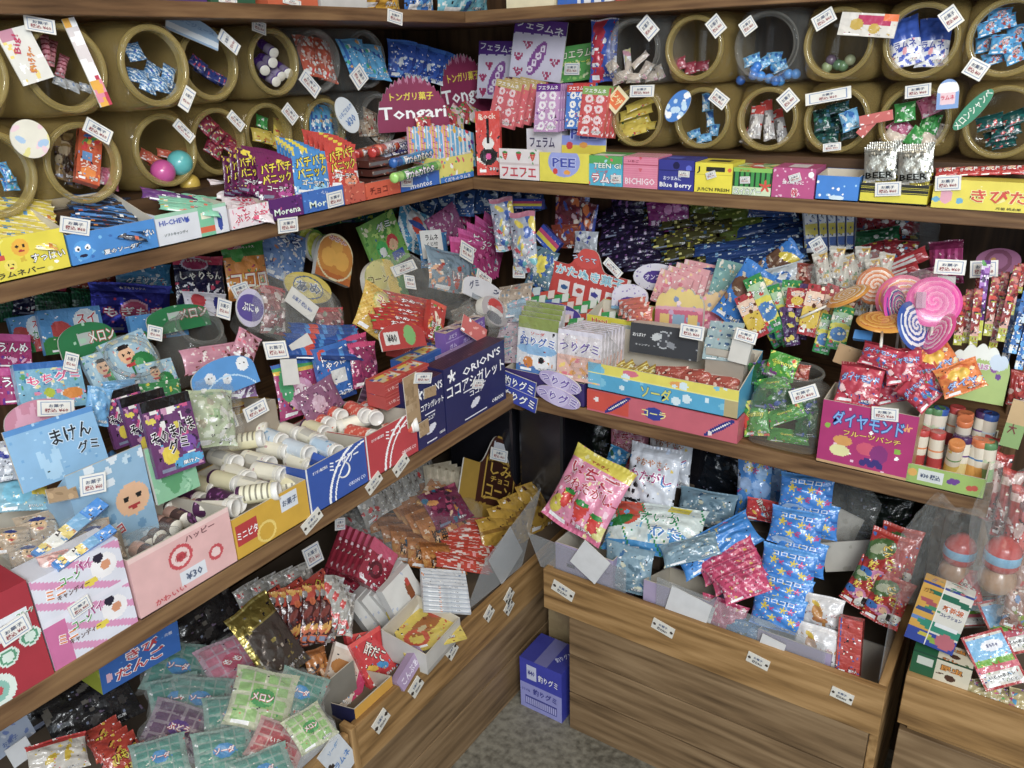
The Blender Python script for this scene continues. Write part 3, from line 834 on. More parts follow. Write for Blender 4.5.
# ================================================================ top shelf: only the feet of the packages show
for nm, c in (('pur', '#4a2a78'), ('grn', '#2a5a40'), ('org', '#c85a2c'), ('wht', '#c9c8c4'), ('crm', '#e6dcb8'), ('teal', '#74b8c8'), ('red', '#c22c34'), ('blu', '#2a3fa0')):
    D('p_'+nm, ('bg', c))
D('t_blue', ('bg', '#2672c8'), ('busy', 14, .08, ['#6fb6ee', '#fff']))
D('t_yel', ('bg', '#e2ab22'), ('busy', 10, .07, ['#f6d25a', '#8a5a20']))
D('t_lblue', ('bg', '#7cc6da'), ('disc', .5, .12, .1, '#1e62b0'), ('busy', 14, .06, ['#dff4f8', '#2f9ac8']))
D('t_alm', ('bg', '#cf2f38'), ('band', .15, .4, '#f2e6da'), (T, 'アーモンドグリコ', .5, .12, .9, .12, '#fff'))
D('t_salt', ('bg', '#2b49b0'), (T, '塩キャラメル', .5, .13, .8, .14, '#fff'))
D('t_day', ('bg', '#e8e9ec'), ('rect', 0, 0, .4, .16, '#1f62c0'), ('stripes', 60, 9, '#2a63b8', .3), (T, 'DAIRY', .25, .2, .3, .08, '#1f62c0'))
def topbox(des, a, b, lab, ctx, kind='box', mat='card', dep=.10, h=.10, d=.03):
    A = ctx.hit(a, 8, d); B = ctx.hit(b, 8, d); k = 1-ctx.ax
    rt, vv, nn = frame(ctx.phi, 0); c = np.zeros(3); c[ctx.ax] = ctx.plane(d); c[k] = (A[k]+B[k])/2; c[2] = ctx.z
    me = carton(des, abs(A[k]-B[k])-.003, h, dep, mat, nu=16, nv=10) if kind == 'box' else pillow(des, abs(A[k]-B[k])-.003, h+.04, .05)
    o = link('candy_box' if kind == 'box' else 'candy_bag', me); o.matrix_world = mat4(rt, -nn, vv, c-nn*(dep/2 if kind == 'box' else .035))
    tag(o, lab, 'box' if kind == 'box' else 'bag')
topbox('p_pur', 142, 209, 'dark purple candy box on the top shelf above the left jars', L1)
topbox('p_grn', 211, 257, 'dark green candy box on the top shelf beside the purple box', L1)
topbox('p_org', 268, 319, 'orange candy box on the top left shelf', L1)
topbox('p_wht', 321, 368, 'light grey candy box on the top shelf beside the orange box', L1)
topbox('t_yel', 370, 413, 'yellow candy bag on the top shelf near the corner', L1, 'bag')
topbox('t_blue', 416, 446, 'bright blue candy bag in the corner of the top shelf', L1, 'bag')
topbox('t_lblue', 448, 500, 'light blue candy bag in the corner of the top shelf beside the blue bag', L1, 'bag', d=.06)
topbox('p_crm', 506, 555, 'cream candy box on the top back shelf near the corner', B1)
topbox('t_day', 557, 612, 'white and blue milk candy box on the top back shelf', B1)
topbox('t_alm', 615, 657, 'red almond caramel box on the top back shelf', B1)
topbox('t_salt', 658, 698, 'blue salt caramel box on the top back shelf', B1)
topbox('p_red', 699, 716, 'narrow red candy box on the top back shelf', B1)
topbox('p_wht', 717, 860, 'long white candy box on the top back shelf at right', B1)
price(L1, 395, 17, 15, 13, -2, 'hanging under the top shelf near the corner', d=-.003, tilt=0)
for a, b, c, wd in ((228, 1, 'green', 18), (292, 2, 'orange', 18)):
    price(L1, a, b, wd, 6, 1, 'on the %s box of the top shelf' % c, d=.028, tilt=0)

# ================================================================ middle shelf: riser under the jars
o = boxobj('riser_board', (-1.55, -.25, Z2+.001), (-1.215-.06, 1.62, Z2+.0685), W['darky']); tag(o, 'dark board under the left row of jars', 'riser')
o = boxobj('riser_board', (-.90, Y2+.07, Z2+.001), (.29, WY-.01, Z2+.0685), W['darkx']); tag(o, 'dark board under the back row of jars', 'riser')

# ---- left front boxes
D('b_yel', ('bg', '#ead934'), ('busy', 10, .06, ['#f4ec7a', '#d8b81e', '#fff']), ('smile', .55, .72, .2, '#f0b21e'), ('smile', .42, .35, .14, '#f5e25a'),
  ('rect', .12, .6, .36, .82, '#2a5aa8'), ('rect', .16, .5, .38, .62, '#d6442c'), (T, 'すっぱい', .8, .42, .34, .2, '#fff', '#333'), (T, 'ラムネバー', .5, .16, .7, .13, '#333'))
D('b_blu', ('bg', '#3a8ad4'), ('busy', 12, .06, ['#7ac0f0', '#2a6ab8']), ('disc', .14, .45, .3, '#4aa0e6'), ('disc', .09, .52, .09, '#fff'), ('disc', .2, .52, .09, '#fff'), ('disc', .095, .5, .035, '#123'), ('disc', .195, .5, .035, '#123'), ('ell', .14, .28, .13, .05, '#224'),
  (T, 'すっぱい', .84, .58, .26, .22, '#fff', '#222'), (T, '夏のソーダ味', .58, .25, .44, .16, '#fff', '#223'))
D('b_hic', ('bg', '#dfe2e8'), ('band', .88, 1, '#9fd0b4'), ('vband', .58, .8, '#7cc7a0'), ('rect', .58, .15, .8, .35, '#d85a2a'), ('rect', .62, .6, .76, .8, '#f0ecd0'), ('ell', .88, .42, .1, .3, '#2b46a0'), ('disc', .42, .68, .08, '#3c58b8'),
  (T, 'HI-CHEW', .24, .72, .4, .15, '#2f4cb0'), (T, 'ソフトキャンディ', .24, .34, .32, .1, '#566'))
D('b_pnk', ('bg', '#f0e4e8'), ('busy', 30, .07, ['#e04a70', '#e890a8', '#fff', '#c22a50']), (T, 'ぷちぷち', .5, .5, .8, .4, '#d22f5c', '#fff'))
D('b_ppp', ('bg', '#5d1f70'), ('busy', 16, .05, ['#8a3fa0', '#3a1050', '#c04a8a']), (T, 'Morena', .5, .38, .8, .28, '#efe'))
D('b_ppb', ('bg', '#2c6ac0'), ('busy', 16, .05, ['#5aa0e8', '#1a3a80']), (T, 'Morena', .5, .38, .8, .28, '#efe'))
D('b_ppr', ('bg', '#c9553e'), ('busy', 16, .06, ['#e89070', '#8a2a20']))
D('b_oran', ('bg', '#d9552f'), ('busy', 10, .07, ['#e88050', '#9a3018']), (T, 'チョコ', .35, .5, .5, .4, '#7a2412'))
sbox('tray', 'b_yel', 'display_box', 'yellow display box with smiling lemon face, left end of middle shelf', 'display box', L2, (-30, 289), (71, 267), (58, 228), -.002, .10, hb=.09)
sbox('tray', 'b_blu', 'display_box', 'blue display box with round face print on the middle shelf', 'display box', L2, (73, 266), (159, 247), (120, 225), -.002, .11, hb=.085)
sbox('tray', 'b_hic', 'display_box', 'white and green soft candy box on the middle left shelf', 'display box', L2, (160, 246), (230, 232), (190, 209), -.002, .10, hb=.06)
sbox('tray', 'b_pnk', 'display_box', 'white box of pink candies on the middle left shelf', 'display box', L2, (232, 229), (271, 222), (250, 205), 0.0, .09, hb=.05)
sbox('tray', 'b_ppp', 'display_box', 'purple tray of crackling candy pouches on the middle left shelf', 'display box', L2, (272, 221), (304, 214), (285, 197), -.001, .09, hb=.05)
sbox('tray', 'b_ppb', 'display_box', 'blue tray of crackling candy pouches beside the purple tray', 'display box', L2, (305, 214), (345, 206), (325, 188), -.001, .09, hb=.05)
sbox('tray', 'b_ppr', 'display_box', 'salmon tray under red crackling candy pouches', 'display box', L2, (346, 206), (366, 201), (355, 184), -.001, .09, hb=.05)
sbox('tray', 'b_oran', 'display_box', 'orange red box of chocolate bars on the middle left shelf', 'display box', L2, (367, 201), (401, 194), (384, 180), -.001, .10, hb=.03)

D('k_yel', ('bg', '#e6d24a'), ('stripes', 80, 3, '#f3ecc4', .3), ('busy', 10, .1, ['#5a98c8', '#d8941e', '#fff', '#c8781c']))
D('k_blk', ('bg', '#1c2a44'), ('stripes', 85, 2.5, '#3a80c8', .4), ('busy', 12, .09, ['#e08a24', '#fff', '#2a6ab8', '#c8542a']))
D('k_grn', ('bg', '#8ad0b0'), ('busy', 8, .1, ['#fff', '#e8604a', '#e8d24a']))
D('k_pur', ('bg', '#6a3a80'), ('busy', 8, .1, ['#e8e8f0', '#a04a90', '#2a2a50']))
D('k_pnk', ('bg', '#f2e6ea'), ('busy', 12, .12, ['#e0507a', '#fff', '#d82a50']), (T, 'ぷち', .5, .5, .6, .4, '#d8305c'))
seq(6, 'small', 'k_yel', 'candy_stick', 'yellow striped candy packet, # in the yellow display box', 'candy', L2, (22, 240, 70, 16, 9), (22, 206, 66, 16, 12), jit=2, d=(.015, .09), tilt=55, t=.01, order='from the front', group='packets in the yellow box')
seq(7, 'small', 'k_blk', 'candy_stick', 'black and blue candy packet, # in the blue face box', 'candy', L2, (112, 232, 66, 15, 10), (100, 203, 64, 14, 14), jit=2, d=(.012, .095), tilt=55, t=.01, order='from the front', group='packets in the blue box')
seq(3, 'small', 'k_grn', 'candy_stick', 'pale green soft candy stick, # in the white box', 'candy', L2, (190, 209, 60, 9, 11), (188, 198, 58, 9, 12), d=(.015, .07), tilt=60, t=.01, order='from the front', group='soft candy sticks')
at('small', 'k_pur', 'candy_stick', 'purple candy stick lying at the back of the white and green box', 'candy', L2, 172, 198, 60, 11, 8, d=.07, tilt=50)
seq(5, 'small', 'k_pnk', 'candy_packet', 'white packet with pink print, # in the pink candy box', 'candy', L2, (254, 213, 42, 13, 10), (236, 190, 50, 13, 16), jit=2, d=(.01, .08), tilt=55, t=.01, order='from the front', group='white and pink packets')
def popd(n, c, c2):
    D(n, ('bg', c), ('busy', 20, .06, [c2, '#fff', c], .0, .4), ('busy', 9, .07, ['#f2dc3a', c], .8, 1.0), ('ell', .7, .16, .2, .13, c2), (T, 'パチパチ', .5, .74, .88, .2, '#f5e23c', '#3a2010', 12), (T, 'パニック', .5, .5, .84, .2, '#f5e23c', '#3a2010', 12), (T, 'コーラ味', .5, .26, .6, .12, '#fff', '#333'))
popd('pop_p', '#7a1f5c', '#c04a9a'); popd('pop_b', '#3a8ed6', '#9ad4f4'); popd('pop_r', '#cf3a2c', '#f0906a'); popd('pop_v', '#5a1a48', '#9a2a6a')
seq(3, 'bag', 'pop_v', 'candy_pouch', 'dark purple crackling candy pouch, # of its row', 'candy', L2, (236, 178, 26, 40, 4), (250, 172, 26, 44, 4), d=(.06, .03), tilt=12, t=.008, group='dark purple pouches')
seq(5, 'bag', 'pop_p', 'candy_pouch', 'grape purple crackling candy pouch, # in its tray', 'candy', L2, (276, 178, 38, 46, 6), (262, 168, 38, 40, 4), d=(.01, .07), tilt=12, t=.008, order='from the front', group='purple crackling pouches')
seq(5, 'bag', 'pop_b', 'candy_pouch', 'light blue crackling candy pouch, # in its tray', 'candy', L2, (311, 172, 38, 48, 6), (296, 160, 38, 40, 4), d=(.01, .07), tilt=12, t=.008, order='from the front', group='blue crackling pouches')
seq(5, 'bag', 'pop_r', 'candy_pouch', 'red crackling candy pouch, # in its tray', 'candy', L2, (342, 165, 32, 46, 8), (322, 150, 36, 36, 5), d=(.01, .07), tilt=12, t=.008, order='from the front', group='red crackling pouches')
# chocolate bars
D('choc', ('bg', '#5a2c22'), ('band', .25, .75, '#6e6a6c'), ('busy', 8, .2, ['#8a4a34', '#c8b8a8', '#3a1c14']))
for i in range(3):
    for j in range(3):
        y_ = float(L2.hit(372+i*2-12*(i == 9), 190, .02)[1]); zz = Z2+.012+j*.019
        me = getmesh('box', 'choc', .075, .014, .03); o = link('chocolate_bar', me)
        yy = 1.06+.0*i; rt, vv, nn = frame(90, 0)
        o.matrix_world = mat4(rt, -nn, vv, np.array([X2-.028-i*.031, float(L2.hit(378, 190, .03)[1])+(j % 2)*.008-.0, zz+.012]))
        tag(o, 'brown wrapped chocolate bar, %s from the front and %s from the bottom of its stack' % (ORD[i], ORD[j]), 'chocolate bar', 'chocolate bars in the orange box')
# rolls of mints
def roll_mesh(name, c, c2, txt):
    D(name, ('bg', c), ('band', 0, .12, c2), ('band', .9, 1, c2), ('busy', 8, .08, ['#fff', c2]), (T, txt, .5, .5, .1, .5, '#fff', '#1a2a70', 90))
    mb = MB(); m = MAT['film']; h, r = .115, .0105
    f = lambda u, v, l: ((r+l)*math.cos(u*2*PI+1.57), (r+l)*math.sin(u*2*PI+1.57), v*h)
    painted_grid(mb, f, [o for o in DES[name] if o[0] != 'T'], 2*PI*r/h, 20, 24, m)
    # lettering runs along the roll
    asp = h/(2*PI*r)
    for off in (.25, .75):
        put_text(mb, [(T, txt, .5, off, .6, .22, '#ffffff', '#16286e')], lambda u, v, l: f(1-v, u, l), asp, m)
    for z_, s in ((0, -1), (h, 1)):
        mb.lathe([(r, z_), (r*.8, z_+s*.002), (.0004, z_+s*.001)], lin(c2), m, 20)
    return mb.mesh(name)
RM = {'o': roll_mesh('roll_orange', '#e06a34', '#c8281e', 'mentos'), 'd': roll_mesh('roll_navy', '#22307a', '#c8d8f0', 'mentos'), 't': roll_mesh('roll_blue', '#2a9ad8', '#1a60b0', 'mentos'),
      'g': roll_mesh('roll_green', '#58b048', '#a8e070', 'mentos'), 'w': roll_mesh('roll_white', '#e8e4ea', '#e06a50', 'Mamas')}
for k, a, b, z_, txt in (('g', (394, 178), (438, 165), .045, 'green mint roll below the bright blue roll'), ('t', (393, 163), (436, 151), .066, 'bright blue mint roll lying on top of the blue roll box'),
                         ('d', (383, 158), (420, 149), .066, 'navy mint roll behind the bright blue roll'), ('d', (384, 150), (412, 145), .080, 'upper navy mint roll'),
                         ('w', (378, 150), (412, 139), .088, 'white and orange mint roll on top of the pile'), ('o', (355, 155), (380, 148), .082, 'orange mint roll with round red end'), ('o', (372, 153), (396, 146), .085, 'orange mint roll right of another orange roll')):
    rod(RM[k], 'mint_roll', txt, 'mint roll', L2, a, b, z_, group='rolls of mints')
D('b_men', ('bg', '#2266c4'), ('busy', 6, .1, ['#7ab8f0', '#e0eef8']), (T, 'mentos', .5, .25, .7, .25, '#fff'))
sbox('tray', 'b_men', 'display_box', 'blue mint roll display box near the shelf corner', 'display box', L2, (402, 194), (440, 186), (420, 172), -.001, .10, hb=.04)
price(L2, 407, 180, 11, 14, 0, 'on the blue mint roll box', d=-.004, tilt=0)
# strips of ramune
D('strip', ('bg', '#e8a0b8'), ('stripes', 0, 7, '#f2d040', .45), ('stripes', 90, 6, '#c83a6a', .12), ('dots', 16, .06, ['#e03a50', '#fff', '#48a0e0', '#58b048', '#7a3aa0']))
D('strip2', ('bg', '#6ab8e8'), ('stripes', 0, 6, '#f0f2f0', .4), ('dots', 20, .06, ['#e03a50', '#fff', '#48c0a0', '#f0c030', '#7a3aa0']))
D('b_strip', ('bg', '#e8e070'), ('busy', 30, .08, ['#e03a70', '#3a9ae0', '#fff', '#e88a30', '#48b060']), ('band', 0, .25, '#2a7ad0'), (T, 'くだものラムネ', .5, .12, .8, .15, '#fff'))
seq(8, 'flat', ['strip', 'strip2'], 'candy_strip', 'candy strip printed with fruit, # in the corner display', 'candy', L2, (421, 148, 24, 34, 4), (462, 146, 24, 34, 4), d=(.06, .03), tilt=16, t=.006, group='fruit candy strips')
sbox('tray', 'b_strip', 'display_box', 'colourful fruit candy strip box in the shelf corner', 'display box', L2, (441, 186), (474, 179), (455, 156), -.002, .09, hb=.06)
# fan signs
D('fan', ('bg', '#8e2150'), ('burst', .5, .12, 34, '#c07a98'), ('ell', .5, .12, 1.02, .74, '#8e2150'), (T, 'トンガリ菓子', .5, .62, .6, .14, '#f0dc3a'), (T, 'Tongari', .5, .30, .92, .28, '#fff'))
at('fan', 'fan', 'fan_sign', 'dark pink fan-shaped sign with scalloped rim, the nearer of two', 'sign', L2, 412, 103, 72, 56, 6, d=.13, tilt=6, yaw=-28, t=.003)
at('fan', 'fan', 'fan_sign', 'dark pink fan-shaped sign standing behind the other one', 'sign', L2, 464, 84, 52, 62, 10, d=.20, tilt=6, yaw=-20, t=.003)
D('bluebag', ('bg', '#1f55b8'), ('busy', 22, .09, ['#4a90e0', '#e8eef4', '#163a90'], 0, .55), ('band', .9, 1, '#3a7ad8'))
seq(4, 'bag', 'bluebag', 'candy_bag', 'bright blue and white candy bag, # behind the pink fan sign', 'bag', L2, (402, 60, 30, 38, 6), (440, 66, 30, 34, -4), jit=3, d=(.22, .24), tilt=8, yaw=-25, t=.02, group='blue bags behind the fan sign')
D('tw', ('bg', '#c8424a'), ('busy', 16, .14, ['#f0d8d0', '#e8c030', '#58a050', '#fff', '#902038']))
D('tw2', ('bg', '#e2d2d0'), ('busy', 16, .14, ['#c82a40', '#e8a8b8', '#58a050', '#e8d050']))
seq(12, 'small', ['tw', 'tw2'], 'wrapped_candy', 'small wrapped candy, # of the row below the fan signs', 'candy', L2, (420, 126, 16, 14, 20), (500, 112, 16, 14, -20), jit=4, d=(.10, .2), tilt=20, yaw=-20, t=.012, group='small wrapped candies below the fan signs')
seq(10, 'small', ['tw2', 'tw'], 'wrapped_candy', 'small wrapped candy behind the red packet, # of its row', 'candy', L2, (438, 118, 14, 14, 50), (512, 104, 16, 14, 30), jit=4, d=(.14, .24), tilt=20, yaw=-20, t=.012, group='small wrapped candies in the corner')
D('guitar', ('bg', '#d8382c'), ('zig', .2, .1, 3, '#e8e4e0', 'below'), ('zig', .14, .1, 3, '#d8382c', 'below'), ('ell', .5, .3, .15, .14, '#1c1a1c'), ('ell', .5, .5, .10, .10, '#e8e4e0'), ('rect', .44, .5, .56, .88, '#1c1a1c'), ('disc', .5, .3, .05, '#e04a9a'), (T, 'Rock', .5, .92, .7, .08, '#f0d8c8'))
at('flat', 'guitar', 'candy_packet', 'red upright candy packet with black guitar picture in the corner', 'candy', B2, 489, 143, 24, 64, 2, d=.02, tilt=5, yaw=15, t=.012)

# ---- purple signs and ring candies at the corner of the back shelf
def grape(n, title):
    D(n, ('bg', '#d8d4e4'), ('band', .78, 1.0, '#5a2a8c'), ('zig', .80, -.05, 5, '#5a2a8c', 'above'), *[('disc', x+dx, y+dy, .028, '#a8265e') for x, y in ((.14, .4), (.3, .62), (.85, .36), (.72, .14), (.16, .15)) for dx, dy in ((0, 0), (.07, 0), (-.07, 0), (.035, -.05), (-.035, -.05), (0, -.09))],
      ('ell', .5, .36, .13, .33, '#8a4a98', -28), *[('ring', .5+k*.07, .36+k*.12, .06, .02, '#efe6f2') for k in (-1.6, -.6, .4, 1.4)], (T, title, .5, .88, .9, .12, '#fff', None, -6))
grape('grape1', 'フェラムネ'); grape('grape2', 'フェラムネ')
at('card', 'grape1', 'header_sign', 'large white sign with purple scalloped top and grapes, over the ring candies', 'sign', B2, 538, 50, 52, 60, -7, d=.16, tilt=6, t=.003)
at('card', 'grape2', 'header_sign', 'smaller purple and white grape sign, left of the larger one', 'sign', B2, 497, 70, 38, 58, -3, d=.22, tilt=6, t=.003)
D('greens', ('bg', '#58a850'), ('busy', 26, .05, ['#9ad070', '#e8f0c0', '#3a8a48'], 0, .6), (T, 'カエラム', .5, .76, .9, .22, '#f4f4d8', '#2a6a38'), (T, 'メロンソーダ', .5, .52, .8, .1, '#f0e858'))
at('card', 'greens', 'header_sign', 'green sign with yellow text beside the big grape sign', 'sign', B2, 577, 63, 34, 36, 2, d=.18, tilt=5, t=.003)
price(B2, 572, 69, 15, 12, -3, 'on the green sign above the ring candies', d=.172, tilt=5)
D('diam', ('bg', '#2a58c0'), *[('ell', .35, y, .16, .10, '#c8203c', 45) for y in (.12, .32, .52, .72, .92)], ('zig', .97, .02, 4, '#e8e4ea', 'above'), ('busy', 6, .05, ['#fff']))
at('bag', 'diam', 'candy_bag', 'tall blue bag with red diamonds beside the clear jar', 'bag', B2, 604, 50, 28, 64, -2, d=.12, tilt=4, t=.03)
def rings_d(n, c, hdr, rc='#f2d8dc'):
    D(n, ('bg', c), ('band', .84, 1, hdr), *[('ring', x, y, .085, .03, rc) for x in (.3, .7) for y in (.12, .34, .56, .76)], (T, 'フエラムネ', .5, .92, .8, .08, '#fff'))
rings_d('ring_pk', '#d8646c', '#c8b070'); rings_d('ring_pu', '#c89ac8', '#6a2a8a', '#f4eef4'); rings_d('ring_bl', '#3a7ad0', '#c8302c', '#f8f6f0'); rings_d('ring_rd', '#cf4a4c', '#8ab060')
seq(4, 'flat', 'ring_pk', 'ring_candy_pack', 'pink ring candy pack, # left of the purple packs', 'candy', B2, (506, 104, 26, 46, -12), (530, 100, 26, 42, -12), d=(.08, .12), tilt=10, t=.01, group='pink ring candy packs')
seq(6, 'flat', 'ring_pu', 'ring_candy_pack', 'lilac ring candy pack with purple top, # in its row', 'candy', B2, (562, 108, 22, 46, 2), (548, 108, 24, 48, -4), d=(.10, .05), tilt=10, t=.008, order='from the right', group='lilac ring candy packs')
seq(2, 'flat', 'ring_bl', 'ring_candy_pack', 'blue ring candy pack with red top, #', 'candy', B2, (584, 105, 22, 44, -4), (578, 107, 22, 44, -4), d=(.09, .06), tilt=10, t=.01, group='blue ring candy packs')
seq(3, 'flat', 'ring_rd', 'ring_candy_pack', 'red ring candy pack, # beside the amber jar', 'candy', B2, (605, 112, 24, 52, -6), (594, 112, 26, 50, -8), d=(.09, .05), tilt=10, t=.01, group='red ring candy packs', order='from the right')
D('bx_fer', ('bg', '#e6e2e8'), ('band', 0, .3, '#4a6a3a'), ('busy', 8, .1, ['#7a3a90', '#48a050'], 0, .3), ('disc', .12, .15, .2, '#6a2a8a'), (T, 'フェラム', .45, .66, .7, .34, '#3a2a5a'))
sbox('box', 'bx_fer', 'candy_box', 'white and purple ring candy box behind the front row', 'box', B2, (527, 154), (562, 155), (545, 129), .073, .03, base=.02)
D('pee', ('bg', '#8a9ae0'), ('band', 0, .3, '#ecd83a'), ('disc', .18, .28, .13, '#d8302c'), ('ell', .5, .3, .16, .1, '#f0a030'), (T, 'PEE', .5, .68, .6, .32, '#3a4ab0', '#c0caf4'))
D('peeb', ('bg', '#ecdf44'), ('ell', .5, .7, .62, .5, '#9aa6e6'), ('disc', .32, .38, .1, '#d8302c'), ('ell', .56, .36, .13, .08, '#f0a030'), ('band', 0, .2, '#ecdf44'), (T, 'PEE', .5, .68, .5, .28, '#3a4ab0', '#c8d0f6'))
at('bump', 'pee', 'header_sign', 'light blue header card with fruit above the yellow box', 'sign', B2, 584, 139, 44, 30, -2, d=.072, tilt=6, t=.003)
D('bx_str', ('bg', '#ece4e4'), *[('berry', x, y, .13, '#d02a38') for x in (.15, .5, .85) for y in (.8,)], ('band', .48, .56, '#d8c8c8'), (T, 'フエフエ', .5, .26, .86, .3, '#c82a40'), ('busy', 6, .04, ['#3a9a48']))
sbox('tray', 'bx_str', 'display_box', 'white box with strawberries at left end of the back front row', 'display box', B2, (500, 178), (539, 179), (520, 149), .0, .07, hb=.05)
sbox('tray', 'peeb', 'display_box', 'yellow box with pale blue arch and fruit, second in the back front row', 'display box', B2, (540, 180), (589, 183), (565, 153), .0, .07, hb=.05)
D('teen', ('bg', '#48b8d8'), ('band', .74, 1, '#58b058'), ('busy', 14, .05, ['#a8e0f0', '#e84a60', '#fff']), (T, 'TEEN GI', .55, .68, .8, .16, '#f4faf4', '#2a7a48'), (T, 'ラムネ', .5, .26, .8, .3, '#fff', '#c8303c'), (T, 'ソーダ', .4, .48, .4, .1, '#d02a40'))
D('bich', ('bg', '#e07c9a'), ('band', .72, .76, '#b84a68'), ('disc', .5, .6, .06, '#d02a40'), ('disc', .5, .95, .05, '#d02a40'), ('stripes', 90, 14, '#e890aa', .3), (T, 'BICHIGO', .5, .22, .86, .2, '#f8e8ee'), (T, 'いちご', .3, .86, .4, .08, '#8a2040'))
D('bleb', ('bg', '#2a2f92'), ('disc', .5, .82, .12, '#14144a'), ('disc', .85, .74, .1, '#5a6ad8'), ('band', .64, .67, '#1c206e'), (T, 'Blue Berry', .5, .16, .9, .2, '#fff'), (T, 'おつまみに', .4, .4, .5, .13, '#dfe4fa'))
D('juic', ('bg', '#efe02c'), ('rect', .3, .72, .8, .86, '#2a2a22'), ('band', .60, .62, '#c8b820'), ('disc', .92, .78, .07, '#e8682a'), (T, "JUIC'N FRESH", .52, .1, .86, .14, '#222'), (T, 'J', .1, .76, .1, .22, '#222'))
D('melon', ('bg', '#3c9a48'), ('stripes', 0, 5, '#1c3a24', .35), ('band', 0, .3, '#d8e8c0'), ('star', .85, .35, .24, '#d8402c'), ('band', .85, 1, '#8ac858'), (T, 'スイカバー', .4, .14, .7, .22, '#fff', '#2a6a38'), (T, 'すいか', .3, .9, .4, .08, '#c82a2c'))
D('pinkb', ('bg', '#c04a86'), ('dots', 24, .03, ['#f0c8dc']), ('disc', .9, .8, .1, '#fff'), (T, '綾のなかに', .5, .52, .5, .12, '#fff'), (T, '桃', .55, .18, .14, .25, '#d82a50', '#fff'))
D('blut', ('bg', '#2a80d8'), ('dots', 10, .05, ['#a8d8f8', '#fff']), ('ell', .5, .12, .3, .1, '#d8ecf8'))
D('lid_g', ('bg', '#c8d8a0'), ('busy', 20, .2, ['#d8402c', '#3c9a48', '#f0e070', '#fff']))
D('lid_p', ('bg', '#c04a86'), ('rect', .3, .2, .75, .8, '#ece6ea'))
D('lid_j', ('bg', '#efe02c'), ('rect', .2, .3, .8, .7, '#3a3a30')); D('lid_b', ('bg', '#2f36a0'), ('rect', .1, .3, .5, .7, '#5a6ad8')); D('lid_r', ('bg', '#d86a86'), ('stripes', 0, 10, '#f4c8d4', .5)); D('lid_t', ('bg', '#58b058'), ('rect', .1, .1, .9, .5, '#fff'))
BR = [('teen', 589, 622, 185, 187, 156, 'turquoise and green soda candy box', 'lid_t'), ('bich', 623, 657, 187, 189, 157, 'pink strawberry gum box', 'lid_r'), ('bleb', 658, 693, 189, 192, 160, 'dark blue blueberry gum box', 'lid_b'),
      ('juic', 694, 731, 192, 195, 163, 'bright yellow juicy gum box', 'lid_j'), ('melon', 732, 770, 195, 197, 168, 'green striped watermelon candy box', 'lid_g'), ('pinkb', 771, 813, 197, 200, 168, 'magenta peach candy box', 'lid_p')]
for de, xa, xb, ya, yb, yt, lab, lid in BR:
    sbox('box', de, 'candy_box', lab+' in the front row of the back shelf', 'box', B2, (xa, ya), (xb, yb), ((xa+xb)/2, yt), -.001, .074, topd=lid)
sbox('tray', 'blut', 'display_box', 'bright blue open tray left of the silver pouches', 'display box', B2, (815, 200), (857, 203), (836, 176), -.001, .07, hb=.05)
D('beerb', ('bg', '#e2d62c'), ('band', .5, 1, '#23231f'), ('stripes', 90, 12, '#e2d62c', .12), ('band', 0, .1, '#23231f'))
sbox('tray', 'beerb', 'display_box', 'black and yellow tray holding the silver pouches', 'display box', B2, (859, 203), (926, 207), (890, 184), -.001, .07, hb=.03)
D('beer', ('bg', '#b9b8ae'), ('band', .86, .9, '#8d8c82'), ('ell', .5, .55, .3, .2, '#d8d6c8'), ('band', 0, .08, '#c9b848'), (T, 'BEER', .5, .24, .86, .16, '#2a2a26'), (T, 'ビヤキャンディ', .5, .78, .7, .07, '#5a584c'))
seq(3, 'foilbag', 'beer', 'silver_pouch', 'silver foil pouch printed BEER, # in the left stack', 'candy', B2, (880, 165, 34, 38, -3), (885, 158, 33, 34, -3), d=(.015, .045), tilt=8, t=.008, order='from the front', group='left stack of silver pouches')
seq(3, 'foilbag', 'beer', 'silver_pouch', 'silver foil pouch printed BEER, # in the right stack', 'candy', B2, (914, 167, 34, 38, -3), (918, 160, 33, 34, -3), d=(.015, .045), tilt=8, t=.008, order='from the front', group='right stack of silver pouches')
D('kibi', ('bg', '#ecdc48'), ('ell', .10, .42, .2, .26, '#e8a8b8'), ('ell', .03, .3, .12, .1, '#6ab0d0'), ('ell', .2, .28, .12, .1, '#6ab0d0'), ('busy', 10, .03, ['#f8f0a0']), (T, 'きびだんご', .62, .5, .68, .44, '#d8402c', '#f4ec9a'), (T, '元祖 桃太郎', .55, .1, .3, .09, '#55502a'))
sbox('box', 'kibi', 'candy_box', 'long yellow dumpling box with red letters, right end of middle shelf', 'box', B2, (930, 210), (1075, 222), (960, 180), -.004, .05)
D('rw', ('bg', '#b8282c'), ('busy', 10, .2, ['#fff', '#e8c8a0', '#c83a30']), (T, 'きなこ棒', .4, .5, .6, .5, '#fff'))
seq(4, 'small', 'rw', 'candy_stick', 'red and white candy packet lying on the yellow dumpling box, #', 'candy', B2, (950, 172, 30, 9, -4), (1015, 170, 34, 9, -4), d=(.04, .04), tilt=60, t=.01, group='red packets on the yellow box')
